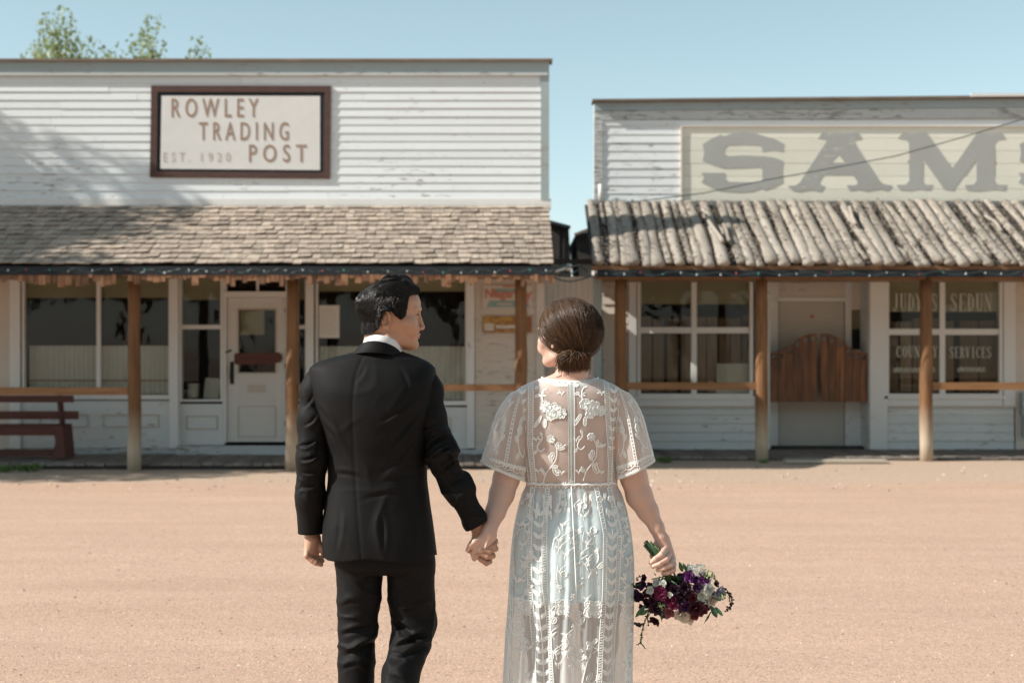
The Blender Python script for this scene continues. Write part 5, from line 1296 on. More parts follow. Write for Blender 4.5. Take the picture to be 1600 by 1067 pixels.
# sleeves
def sleeve(ch, fl, lo, hi, cut, rd):
    F = Field(lo, hi, .0036); F.chain(ch, .03)
    for a in fl: folds(F, *a)
    ridges(F, rd, -.04, .0065, .0058, 4.79)
    X, Y, Z = F.axes((slice(0, F.n[0]), slice(0, F.n[1]), slice(0, F.n[2])))
    F.D += (.0016 * vnoise(X * 18, Y * 18, Z * 12)).astype(f32)
    n, c = cut; F.D = np.maximum(F.D, ((X - c[0]) * n[0] + (Y - c[1]) * n[1] + (Z - c[2]) * n[2])).astype(f32)
    F.cap(np.array(c) + np.array(n) * .03, np.array(c) - np.array(n) * .012, .030, .030, 0, 'sub')
    v, f_ = F.mesh(); return mesh_obj('sleeve', relax(v, f_, 1), f_, M['suit'], JK)
sleeve([mr(496, 592, -.004, .039), mr(492.5, 610, -.006, .0465), mr(490, 655, -.018, .0475), mr(486.5, 715, -.03, .0495), mr(484.5, 775, -.005, .0455), mr(485, 850, .028, .043)],
       [(mp(488, 712, -.05), .10, (.25, .3, 1), .045, .010, .5, 1), (mp(486, 780, -.04), .09, (.2, 0, 1), .038, .0035, .6, 5), (mp(492, 640, -.05), .09, (.6, 0, .8), .055, .0035, .4, 8)],
       (wx(448, 4.8), 4.62, wz(842, 4.8)), (wx(530, 4.8), 4.92, wz(560, 4.8)), ((0, 0, -1), mp(485, 834, .02)), [(498,690,470,700), (501,712,474,722,1.2), (503,735,476,742), (500,650,480,668,.7), (500,758,474,765,.7), (496,615,478,640,.5)])
rs_ = sleeve([mr(666, 594, -.004, .038), mr(670, 610, -.006, .0445), mr(674.5, 655, -.018, .0485), mr(690.5, 712, -.032, .0495), mr(716, 765, -.018, .045), mr(755, 838, .012, .040)],
       [(mp(688, 700, -.06), .11, (.35, .2, .9), .050, .012, .5, 3), (mp(712, 745, -.05), .10, (.1, .1, 1), .055, .012, .6, 6), (mp(735, 800, -.03), .08, (.5, 0, .8), .05, .008, .5, 9), (mp(677, 645, -.05), .08, (.8, 0, .5), .05, .0035, .4, 11)],
       (wx(640, 4.8), 4.62, wz(850, 4.8)), (wx(785, 4.8), 4.92, wz(560, 4.8)), (tuple(Vector((.47, .05, -.88)).normalized()), mp(746, 820, .012)), [(662,677,691,666,1.1), (663,699,698,676,1.6), (668,718,706,692,1.4), (680,741,713,714,1.3), (693,765,724,741), (705,790,736,766,.8), (668,640,690,655,.6), (700,700,712,730,.8), (728,790,742,800,.5)])
for i in range(4):
    c = Vector(mp(734 + 2.7 * i, 798 + 4.9 * i, -.0435 + .004 * i)); part('button', M['button'] if 'button' in M else M.setdefault('button', plain('brown_button', (.07, .04, .028), .35)), JK, lambda b: b.tube([c + Vector((0, .006, 0)), c + Vector((0, -.0025, 0))], .0068, 12))
# trousers
F = Field((-.72, 4.30, .03), (-.12, 5.02, wz(850, 4.8)), .0045)
F.stack([sec(840, 520, 678, .112, .0), sec(880, 524, 679, .112, 0), sec(894, 531, 677, .085, 0)], 2.3, 0)
F.chain([mr(562, 882, 0, .080), mr(561, 935, 0, .073), mr(558.5, 985, 0, .0655), mr(557, 1030, 0, .062), mr(556, 1100, -.01, .060), mr(553, 1212, -.01, .056)], .012)
F.chain([mr(641.5, 882, 0, .0815), mr(643, 935, .02, .0785), mr(648, 972, .03, .076), mr(641, 1005, -.005, .068), mr(626, 1055, -.09, .062), mr(606, 1165, -.24, .054)], .012)
F.D += 0
folds(F, mp(562, 990, -.05), .12, (.35, 0, 1), .055, .0085, .5, 3); folds(F, mp(650, 978, -.04), .11, (-.25, .2, 1), .045, .008, .5, 6); folds(F, mp(570, 920, -.06), .11, (.5, 0, 1), .06, .0035, .5, 8); folds(F, mp(625, 1040, -.12), .10, (.4, 0, .9), .05, .0050, .4, 5)
ridges(F, [(530,986,578,974,1.2), (538,1016,588,998,1.5), (532,940,560,932,.6), (532,1040,560,1030,.8), (610,966,652,986,1.3), (617,1002,668,984,1.6), (622,1018,674,1000,1.2), (646,958,682,968,.5), (606,925,640,915,.6), (560,905,590,895,.6), (615,1040,640,1052,.8)], -.05, .0095, .0065, 4.82)
F.D = np.maximum(F.D, .07 - F.axes((slice(0, F.n[0]), slice(0, F.n[1]), slice(0, F.n[2])))[2]).astype(f32)
v, f_ = F.mesh(); mesh_obj('trousers', relax(v, f_, 1), f_, M['suit'], MAN)
def shoe(c, pitch):
    F = Field((-.08, -.12, -.03), (.08, .26, .14), .005); F.ell((0, .12, .035), (.046, .125, .034), None, .02); F.ell((0, -.02, .05), (.038, .07, .055), None, .03); F.op((-.08, -.12, -.03), (.08, .26, .02), lambda X, Y, Z: np.abs(Z + 0*X + 0*Y + .012) - .012, 0, 'sub')
    v, f_ = F.mesh(); R_ = np.array(Euler((pitch, 0, R(-6))).to_matrix()); return mesh_obj('shoe', v @ R_.T + np.array(c), f_, M['shoe'], MAN)
shoe((mp(553, 1240, 0)[0], 4.79, .003), 0); shoe((mp(603, 1200, 0)[0], 4.545, .095), -.75)
# ============================================================ the woman
YW_ = 4.92
def wp(px, py, dy=0): Y = YW_ + dy; return (wx(px, Y), Y, wz(py, Y))
def wr(px, py, dy, r): return (*wp(px, py, dy), r)
WOM = empty('person', (wx(890, YW_), YW_, 0), 'woman in a sheer white lace dress seen from behind, carrying a bouquet', 'person')
def ws(py, l, r, b, dy=0): return sec(py, l, r, b, dy, YW_)
# dress sections (shared by the body beneath)
DS = [ws(590, 846, 936, .066, -.004), ws(596, 832, 949, .078, -.004), ws(603, 816, 964, .090, -.003), ws(612, 806, 973, .099, -.002), ws(628, 808, 970, .108, 0), ws(660, 814, 965, .112, .0), ws(700, 817.5, 962.5, .110, .002), ws(735, 820, 963, .104, .006), ws(757, 822, 965, .100, .009),
      ws(770, 817, 970, .106, .008), ws(800, 809, 979, .122, .004), ws(835, 802.5, 985.5, .138, 0), ws(880, 798, 989.5, .146, 0), ws(940, 794, 990, .150, .004), ws(1000, 790, 988, .156, .01), ws(1067, 787, 986, .165, .014), ws(1150, 781, 992, .182, .02), ws(1232, 774, 1000, .20, .024)]
HCW = (wx(884, YW_) , YW_ - .005, wz(571, YW_)); YAWW = R(180 - 44)
HFW = head_field(.0021, male=False); v, f_ = HFW.mesh(); v = relax(v, f_, 1, .4); pw = [(place(v, HCW, YAWW, 0, 0, .955), f_)]
# left arm and the hand held by the man
F = Field((wx(722, YW_), YW_ - .26, wz(890, YW_)), (wx(828, YW_), YW_ + .07, wz(690, YW_)), .0021)
F.chain([wr(803, 690, 0, .047), wr(791, 748, -.030, .0445), wr(784, 772, -.045, .042), wr(774, 800, -.080, .0335), wr(765, 826, -.118, .0240), wr(762, 834, -.126, .0230)], .012)
YO = YW_; YW_ = YO - .125
F.cap(wp(761, 836, -.006), wp(742, 853, -.022), .0165, .0120, .014); F.cap(wp(764, 836, -.006), wp(749, 860, -.022), .0165, .0125, .012); F.cap(wp(767, 836, -.004), wp(758, 858, -.016), .0155, .0130, .012); F.cap(wp(768, 838, .0), wp(764, 852, -.004), .0145, .0125, .012)
F.chain([wr(757, 838, -.014, .0125), wr(742, 846, -.030, .0100), wr(735, 852, -.032, .0088), wr(730.5, 859, -.030, .0074)], .006)
F.chain([wr(742, 853, -.022, .0105), wr(739, 864, -.016, .0092), wr(741, 873, -.002, .0082)], .005)
F.chain([wr(748, 859, -.022, .0105), wr(747, 870, -.010, .0090), wr(752, 874, .010, .008)], .004)
F.chain([wr(756, 860, -.016, .0105), wr(757, 870, -.0, .0090), wr(762, 872, .016, .008)], .004)
for a, b in (((757, 838), (744, 852)), ((760, 838), (750, 857)), ((765, 838), (758, 856))): F.cap(wp(*a, -.0215), wp(*b, -.0345), .0022, .0022, .005)
v, f_ = F.mesh(); pw.append((relax(v, f_, 1, .4), f_))
YW_ = YO
# right arm and the hand round the stems
F = Field((wx(955, YW_), YW_ - .18, wz(905, YW_)), (wx(1068, YW_), YW_ + .07, wz(690, YW_)), .0021)
F.chain([wr(978, 690, 0, .046), wr(990, 745, .0, .0455), wr(999, 775, .0, .0445), wr(1012, 798, -.004, .036), wr(1026, 824, -.014, .0245), wr(1032, 838, -.018, .0215)], .014)
F.cap(wp(1031, 840, -.020), wp(1037, 860, -.026), .0165, .0135, .014); F.cap(wp(1035, 840, -.020), wp(1044, 864, -.026), .0165, .0135, .012); F.cap(wp(1038, 842, -.018), wp(1049, 871, -.028), .0155, .0135, .012); F.cap(wp(1039, 844, -.014), wp(1051, 880, -.020), .0145, .0130, .012)
F.chain([wr(1039, 858, -.036, .0115), wr(1033, 867, -.080, .0105), wr(1024, 873, -.086, .0092), wr(1017, 879, -.078, .0080)], .0035)
F.chain([wr(1045, 865, -.034, .0115), wr(1041, 874, -.081, .0105), wr(1031, 880, -.088, .0094), wr(1020.5, 884.5, -.080, .0082)], .0030)
F.chain([wr(1050, 873, -.028, .0112), wr(1048, 882, -.078, .0102), wr(1038, 887, -.085, .0092), wr(1028, 890, -.076, .0080)], .0030)
F.chain([wr(1052, 882, -.020, .0105), wr(1052, 890, -.068, .0095), wr(1044, 894, -.077, .0086), wr(1036, 895.5, -.070, .0074)], .0030)
F.chain([wr(1031, 842, -.012, .0130), wr(1022, 856, .004, .0115), wr(1020, 868, .0, .0100), wr(1026, 878, -.008, .0085)], .006)
v, f_ = F.mesh(); pw.append((relax(v, f_, 1, .4), f_))
# trunk and legs
F = Field((wx(755, YW_), YW_ - .28, -.0), (wx(1030, YW_), YW_ + .28, wz(556, YW_)), .006)
F.stack([ws(560, 866, 920, .048, -.01), ws(582, 862, 922, .052, -.008)] + [r_ for r_ in DS if r_[0] > wz(815, YW_)], 2.3, .0, grow=-.010)
F.stack([ws(750, 828, 960, .080, .008), ws(800, 820, 968, .098, .004), ws(840, 816, 973, .110, 0), ws(880, 817, 975, .108, 0), ws(900, 822, 970, .095, 0)], 2.3, .02)
for px, s_ in ((846, 1), (940, -1)):
    F.chain([wr(px + 2*s_, 890, 0, .076), wr(px + 2*s_, 940, 0, .071), wr(px + 3*s_, 1000, 0, .062), wr(px + 4*s_, 1050, -.01, .050), wr(px + 3*s_, 1100, -.005, .053), wr(px + 4*s_, 1215, .01, .032)], .02)
    F.ell(wp(px + 4*s_, 842, -.040), (.066, .072, .075), None, .04); F.chain([wr(px + 4*s_, 1228, .01, .035), wr(px, 1234, -.11 + .2, .030)], .02)
F.chain([wr(818, 630, 0, .042), wr(806, 690, 0, .0445), wr(797, 720, 0, .044)], .03); F.chain([wr(962, 630, 0, .042), wr(974, 690, 0, .0445), wr(983, 720, 0, .044)], .03)
pw.append(F.mesh()); V_, F_ = join(pw); mesh_obj('body', V_, F_, M['skin_w'], WOM)
hw = lambda *p: Vector(place(np.array([p], float), HCW, YAWW, 0, 0, .955)[0])
for s_ in (-1, 1):
    part('eyelash', M['lash'], WOM, lambda b: [b.tube([hw(.0965 - .008*u, s_*(.022 + .024*u), .1155), hw(.107 - .010*u, s_*(.024 + .028*u), .1185)], [.0009, .0003], 3) for u in np.linspace(0, 1, 12)])
    part('eyebrow', M['hair_brown'], WOM, lambda b: b.tube([hw(.106, s_*.014, .134), hw(.102, s_*.030, .1385), hw(.088, s_*.048, .134)], [.0018, .0022, .001], 4))
part('lips', plain('lip_rose', (.55, .25, .22), .4), WOM, lambda b: (b.tube([hw(.093, -.021, .0455), hw(.1045, 0, .0485), hw(.093, .021, .0455)], [.001, .003, .001], 6), b.tube([hw(.093, -.019, .0435), hw(.1025, 0, .0395), hw(.093, .019, .0435)], [.001, .0034, .001], 6)), smooth=True)

# hair: a smooth cap gathered into a low pony tail
C0 = np.array(wp(892, 516, -.004)); RX, RY, RZ = wx(940, YW_) - wx(892, YW_) + .001, .107, wz(467, YW_) - wz(516, YW_)
TIE = np.array(wp(903, 551, -.078)); FD = np.array([math.cos(YAWW), math.sin(YAWW), 0.])
F = Field(C0 - .15, C0 + (.15, .15, .125), .0026)
F.stack([(C0[2] + 1.03*q[0], wx(q[1], YW_), C0[1] + q[2], q[3]*1.03, q[4]*1.03) for q in ((-.086, 897, -.030, .050, .050), (-.072, 896, -.020, .066, .068), (-.05, 895, -.01, .084, .090), (-.02, 893.5, 0, .097, .101), (.012, 892, 0, .1010, .104), (.045, 890.5, 0, .094, .099), (.075, 889, 0, .075, .080), (.094, 888.5, 0, .048, .054), (.1045, 888, 0, .016, .02))], 2.0, 0)
X, Y, Z = F.axes((slice(0, F.n[0]), slice(0, F.n[1]), slice(0, F.n[2])))
lx = (X - HCW[0]) * FD[0] + (Y - HCW[1]) * FD[1]; ly = -(X - HCW[0]) * FD[1] + (Y - HCW[1]) * FD[0]; lz = (Z - HCW[2])
# the face plane: hair stops along a line from the forehead past the ear to the nape
face = np.maximum.reduce([lx - .084 - 0*Z, (lx * .84 - (lz - .105) * .54 - .012) + 0*X])
F.D = np.maximum(F.D, face.astype(f32))
F.D += (.0012 * vnoise(X * 40, Y * 40, Z * 12)).astype(f32)
v, f_ = F.mesh(); v = relax(v, f_, 1); HW = mesh_obj('hair', v, f_, M['hair_cap_b'], WOM)
rw = np.random.RandomState(4); S0 = v[rw.randint(0, len(v), 7500)]; S0 = S0[(S0[:, 2] > C0[2] - .085)]
ls = (S0 - HCW) @ FD; keep = (ls < .080); S0 = S0[keep]
Kn = 14; dS = (S0 - C0) / (RX, RY, RZ); LS = np.linalg.norm(dS, axis=1, keepdims=True); uS = dS / LS
pT = TIE + rw.normal(0, 1, S0.shape) * (.010, .004, .006); dT = (pT - C0) / (RX, RY, RZ); LT = np.linalg.norm(dT, axis=1, keepdims=True); uT = dT / LT
om = np.arccos(np.clip((uS * uT).sum(1, keepdims=True), -1, 1)); Ps = []
frac = rw.uniform(.25, .75, (len(S0), 1)); frac = np.where(rw.rand(len(S0), 1) < .4, 1, frac)
for k in range(Kn):
    u = k / (Kn - 1) * frac; w = (np.sin((1 - u) * om) * uS + np.sin(u * om) * uT) / (np.sin(om) + 1e-6); L = LS * (1 - u) + LT * u
    Ps.append(C0 + w * L * (RX, RY, RZ) + w * .0016 * math.sin(math.pi * (k + .5) / Kn) * rw.rand(len(S0), 1))
P = np.stack(Ps, 1); g = np.isfinite(P).all((1, 2)); sv, sf = strands(P[g], .00078, .0005); mesh_obj('hair_strands', sv, sf, M['hair_brown'], HW)['kind'] = 'stuff'
# pony tail
N = 2200; st_ = TIE + rw.normal(0, 1, (N, 3)) * (.010, .008, .007); ex = rw.uniform(-1, 1, N); dp = rw.uniform(-1, 1, N) ; Pp = []
endx = wx(895, YW_) + ex * .050 + rw.normal(0, .006, N); endz = wz(581, YW_) + .022 * np.abs(ex)**2 * rw.rand(N) + rw.normal(0, .006, N) + .040 * (rw.rand(N)**2.5)
ey = YW_ - .066 + dp * .022 + .012 * np.abs(ex)
for k in range(10):
    u = k / 9; b_ = math.sin(u * math.pi) 
    Pp.append(np.stack([st_[:, 0] * (1 - u) + endx * u + (endx - st_[:, 0]) * .30 * b_, st_[:, 1] * (1 - u) + ey * u - .020 * b_ * (1 - .5 * dp), st_[:, 2] * (1 - u) + endz * u + .010 * b_], 1))
sv, sf = strands(np.stack(Pp, 1) + .0025*np.sin(np.arange(10)*.8)[None, :, None]*rw.normal(0, 1, (N, 1, 3)), .0010, .0004); PT = mesh_obj('pony_tail', sv, sf, M['hair_brown'], WOM)
F = Field(TIE - .09, TIE + .09, .004); F.ell(wp(905, 551, -.074), (.021, .020, .014), None, 0); F.ell(wp(893, 563, -.066), (.040, .016, .018), (0, .15, 0), .012)
v, f_ = F.mesh(); mesh_obj('hair_knot', v, f_, M['hair_cap_b'], WOM)
N = 22; a0 = np.array(wp(874, 546, -.05)); a1 = np.array(wp(864, 583, -.055)); fl = []
for i in range(N):
    o_ = rw.normal(0, .005, 3); e_ = rw.normal(0, .005, 3) * (1.2, .3, .6); fl.append([a0 + o_ + (a1 + e_ - a0 - o_) * u + np.array([.010 * math.sin(u * 3.1), -.006 * math.sin(3.1 * u), 0]) for u in np.linspace(0, 1, 8)])
sv, sf = strands(np.array(fl), .0006, .0003); mesh_obj('loose_hair', sv, sf, M['hair_brown'], WOM)['kind'] = 'stuff'

# ------------------------------------------------------------ the dress
def sheer(name, col, lo, hi, sc=700):
    t = NT(name); tr = t.n('ShaderNodeBsdfTransparent'); tr.inputs[0].default_value = (1, .99, .98, 1)
    d = t.n('ShaderNodeBsdfDiffuse'); d.inputs[0].default_value = (*col, 1); tl = t.n('ShaderNodeBsdfTranslucent'); tl.inputs[0].default_value = (*col, 1)
    m = t.n('ShaderNodeMixShader'); m.inputs[0].default_value = .35; t.l(d.outputs[0], m.inputs[1]); t.l(tl.outputs[0], m.inputs[2])
    lw = t.n('ShaderNodeLayerWeight'); lw.inputs[0].default_value = .35; v = t.coord((1, 1, 1), False)
    f = t.math('ADD', t.math('MULTIPLY', lw.outputs['Facing'], hi - lo), t.math('ADD', lo, t.math('MULTIPLY', t.math('SUBTRACT', t.noise(v, 25, 4), .5), .12)))
    m2 = t.n('ShaderNodeMixShader'); t.l(f, m2.inputs[0]); t.l(tr.outputs[0], m2.inputs[1]); t.l(m.outputs[0], m2.inputs[2]); t.l(m2.outputs[0], t.out.inputs[0]); return t.m
M['tulle'] = sheer('sheer_tulle', (.90, .88, .84), .46, .94)
M['tulle_skirt'] = sheer('sheer_skirt', (.82, .90, .91), .50, .94)
M['lace'] = cloth('lace_thread', (.84, .86, .83), .8, 1500, .3, .2)
M['slip'] = cloth('slip_satin', (.78, .87, .89), .6, 900, .1, .1)
TZ = np.array(sorted(DS)); 
zw = wz(758, YW_)
def dress_pt(th, z, off=0.0):
    """th = 0 at the back (towards the camera), + to the right"""
    cx, cy, a, b = [smooth_interp(np.atleast_1d(z), TZ[:, 0], TZ[:, i]) for i in range(1, 5)]
    s_, c_ = np.sin(th), np.cos(th); n = (np.abs(s_)**2.3 + np.abs(c_)**2.3)**(-1 / 2.3)
    down = np.clip((zw - z) / .9, 0, 1); g = np.clip((zw - z) / .03, 0, 1)
    pl = g * (.0022 + .0095 * down) * (np.sin(th * 23 + 2.1 * np.sin(th * 3 + 1) + z * 1.5) * .6 + .5 * np.sin(th * 11 + 3 * np.sin(z * 2 + th)) + .45 * np.sin(th * 41 + 4 * np.sin(th * 5)) * (1 - down))
    pl = pl + (1 - g) * .0007 * np.sin(z * 90 + th * 7)
    r = 1 + 0 * th; ax, bx_ = a + off + pl, b + off + pl
    return np.stack([cx + ax * s_ * n, cy - bx_ * c_ * n, z + 0 * th], -1)
def on_dress(px, py, off=.0022):
    """the point of the dress's back seen at this place of the photograph"""
    x, z = (np.asarray(px, float) - CXP) * (YW_ - .1) / FPX, 1.5 - (np.asarray(py, float) - HOR) * (YW_ - .1) / FPX
    cx, a = [smooth_interp(np.atleast_1d(z), TZ[:, 0], TZ[:, i]) for i in (1, 3)]
    s_ = np.clip((x - cx) / a, -.985, .985); lo = np.full(s_.shape, -1.5); hi = np.full(s_.shape, 1.5)
    for _ in range(22):
        mid = (lo + hi) / 2; v = np.sin(mid) * (np.abs(np.sin(mid))**2.3 + np.abs(np.cos(mid))**2.3)**(-1/2.3); up = v < s_; lo = np.where(up, mid, lo); hi = np.where(up, hi, mid)
    return dress_pt((lo + hi) / 2, z, off)
def sheet(name, m, z0, z1, nz, off, nth=300, par=None, hem=0):
    th = np.linspace(-math.pi, math.pi, nth, endpoint=False); rings = []
    for i in range(nz + 1):
        z = z1 + (z0 - z1) * i / nz; zz = z + (hem * np.abs(np.sin(th * 20)) if i == nz else 0)
        rings.append(dress_pt(th, np.full(nth, z) + zz * 0 + (zz - z), off))
    v, f_ = loft(rings); return mesh_obj(name, v, f_, m, par)
DR_ = sheet('dress', M['tulle'], zw, wz(592, YW_), 46, 0, 200, WOM)
SK = sheet('skirt', M['tulle_skirt'], .06, zw, 90, 0, 420, DR_)
SL_ = sheet('slip', M['slip'], wz(931, YW_), zw - .002, 40, -.0075, 240, DR_)
class Lace:
    def __init__(s): s.V = []; s.F = []; s.o = 0
    def add(s, V, F_): s.V.append(np.asarray(V, float)); s.F.append(np.asarray(F_) + s.o); s.o += len(V)
    def line(s, pts, w, surf, dens=2.0, h=.0010):
        """a cord: a low three sided ridge laid on the cloth; pts in photo pixels"""
        P = np.array(pts, float); seg = np.linalg.norm(np.diff(P, axis=0), axis=1); L = seg.sum(); n = max(2, int(L / dens) + 1); t_ = np.concatenate([[0], np.cumsum(seg)]); u = np.linspace(0, L, n)
        Q = np.stack([np.interp(u, t_, P[:, 0]), np.interp(u, t_, P[:, 1])], 1); T = np.gradient(Q, axis=0); T /= np.linalg.norm(T, axis=1, keepdims=True) + 1e-9; N_ = np.stack([-T[:, 1], T[:, 0]], 1) * w / 2
        A, B, C = surf(*(Q + N_).T, .0016), surf(*(Q - N_).T, .0016), surf(*Q.T, .0016 + h); V = np.stack([A, C, B], 1).reshape(-1, 3); b = np.arange(n - 1) * 3
        s.add(V, np.concatenate([np.stack([b, b+1, b+4, b+3], 1), np.stack([b+1, b+2, b+5, b+4], 1)]))
    def blob(s, c, rx, ry, ang, surf, n=10, h=.0016, tip=0):
        n += n % 2
        """a filled petal or leaf, slightly domed"""
        a = np.linspace(0, 2*math.pi, n, endpoint=False); x, y = rx * np.cos(a), ry * np.sin(a) * (1 - tip * np.cos(a)); ca, sa = math.cos(ang), math.sin(ang)
        X_, Y_ = c[0] + x*ca - y*sa, c[1] + x*sa + y*ca; V = np.concatenate([surf(X_, Y_, .0014), surf(np.array([c[0]]), np.array([c[1]]), .0014 + h)])
        s.add(V, [(i, (i+1) % n, (i+2) % n, n) for i in range(0, n, 2)])
    def leaf(s, a, b, w, surf): c = ((a[0]+b[0])/2, (a[1]+b[1])/2); s.blob(c, math.hypot(b[0]-a[0], b[1]-a[1])/2, w/2, math.atan2(b[1]-a[1], b[0]-a[0]), surf, 9, .0014, .35)
    def oleaf(s, a, b, w, surf):
        c = ((a[0]+b[0])/2, (a[1]+b[1])/2); l = math.hypot(b[0]-a[0], b[1]-a[1])/2; g = math.atan2(b[1]-a[1], b[0]-a[0]); P = [(c[0] + l*math.cos(t_)*math.cos(g) - w/2*math.sin(t_)*math.sin(g), c[1] + l*math.cos(t_)*math.sin(g) + w/2*math.sin(t_)*math.cos(g)) for t_ in np.linspace(0, 6.283, 15)]
        s.line(P, 1.5, surf, 1.6); s.blob(c, l*.72, w*.24, g, surf, 8, .0012)
    def ladder(s, pts, w, surf, step=3.6):
        P = np.array(pts, float); k = np.interp
        for sg in (-1, 1): s.line([(x + sg*w/2, y) for x, y in pts], 1.6, surf, 5)
        y = P[0, 1]; i = 0
        while y < P[-1, 1] - step:
            x = k(y, P[:, 1], P[:, 0]); x2 = k(y + step, P[:, 1], P[:, 0])
            if i % 2: s.line([(x - w/2, y), (x2 + w/2, y + step)], 1.1, surf, 3); s.line([(x + w/2, y), (x2 - w/2, y + step)], 1.1, surf, 3)
            else: s.blob((x, y + step/2), 1.8, 1.5, 0, surf, 6, .001); s.line([(x - w/2, y + step/2), (x + w/2, y + step/2)], 1.0, surf, 3)
            y += step; i += 1
    def flower(s, c, r, surf, big=True):
        n = 7 if big else 5
        for i in range(n):
            a = 6.283 * i / n + .3 * (c[0] % 3); p = (c[0] + math.cos(a)*r*.62, c[1] + math.sin(a)*r*.62); s.blob(p, r*.42, r*.34, a, surf, 10, .0022)
            if big: s.line([(p[0] + math.cos(a + q)*r*.36, p[1] + math.sin(a + q)*r*.34) for q in np.linspace(-1.6, 1.6, 7)], 1.2, surf, 2, .0026)
        s.blob(c, r*.30, r*.28, 0, surf, 8, .0032)
        if big: s.line([(c[0] + math.cos(q)*r*.17, c[1] + math.sin(q)*r*.17) for q in np.linspace(0, 6.28, 9)], 1.1, surf, 2, .004)
    def chevron(s, c, w, h, surf):
        s.leaf((c[0], c[1] + h*.5), (c[0] - w/2, c[1] - h*.5), h*.62, surf); s.leaf((c[0], c[1] + h*.5), (c[0] + w/2, c[1] - h*.5), h*.62, surf)
    def vine(s, pts, surf, leaves=(), w=1.7):
        P = np.array(pts, float); Q = [P[0]]
        for i in range(len(P) - 1):
            p0, p1, p2, p3 = P[max(i-1, 0)], P[i], P[i+1], P[min(i+2, len(P)-1)]
            for t_ in np.linspace(.2, 1, 5): Q.append(.5 * (2*p1 + (p2 - p0)*t_ + (2*p0 - 5*p1 + 4*p2 - p3)*t_**2 + (3*p1 - p0 - 3*p2 + p3)*t_**3))
        s.line(Q, w, surf, 1.6)
        for a, b, ww in leaves: s.oleaf(a, b, ww, surf)
    def build(s, name, par, m=None, kind='stuff'):
        o = mesh_obj(name, np.concatenate(s.V), np.concatenate(s.F), m or M['lace'], par, False)
        if kind: o['kind'] = kind
        return o
z3 = lambda L: [(740 + a / 3.334, 440 + b / 3.334) for a, b in L]
z4 = lambda L: [(740 + a / 3.2625, 740 + b / 3.2625) for a, b in L]
D = lambda px, py, off=.0016: on_dress(px, py, off)
# bodice bands
L = Lace(); L.ladder(z3([(300, 515), (300, 700), (297, 850), (312, 1000), (318, 1060)]), 7.5, D); L.build('lace_band', DR_, kind=None)
L = Lace(); L.ladder(z3([(692, 515), (700, 700), (712, 850), (716, 1000), (712, 1060)]), 7.5, D); L.build('lace_band', DR_, kind=None)
L = Lace(); L.ladder([(833, 762), (829, 832), (829, 912), (835, 1016), (838, 1080), (842, 1230)], 6, D, 4); L.build('lace_band', DR_, kind=None)
L = Lace(); L.ladder([(856, 762), (851, 832), (851, 912), (858, 991), (862, 1065), (866, 1230)], 6, D, 4); L.build('lace_band', DR_, kind=None)
L = Lace(); L.ladder([(932, 762), (944, 832), (942, 924), (936, 1016), (934, 1065), (932, 1230)], 6, D, 4); L.build('lace_band', DR_, kind=None)
L = Lace(); L.ladder([(952, 762), (968, 832), (965, 924), (959, 1000), (958, 1065), (958, 1230)], 6, D, 4); L.build('lace_band', DR_, kind=None)
L = Lace(); L.ladder([(804, 790), (800, 860), (800, 950), (800, 1067), (800, 1230)], 5.5, D, 4); L.build('lace_band', DR_, kind=None)
# zip placket
L = Lace()
L.line([(892.5, 600), (893, 680), (893.5, 757)], 10.5, D, 4, .0006)
for a in (-4.6, 0, 4.6): L.line([(892.5 + a, 600), (893 + a, 680), (893.5 + a, 757)], 1.6, lambda x, y, o=0: on_dress(x, y, o + .0006), 4, .0004); L.build('zip_placket', DR_, kind=None)
L = Lace(); L.line([(893, 757), (896, 840), (900, 930)], 2.0, D, 4, .003); L.build('skirt_seam', DR_, kind=None)
# waist seam
L = Lace(); L.line([(824 + 2.2*i, 757.5 + .6*math.sin(i)) for i in range(65)], 4.0, D, 2.2, .003)
for i in range(24): L.blob((826 + 6*i, 761.5), 1.6, 1.2, 0, D, 6, .002)
L.build('waist_band', DR_, kind=None)
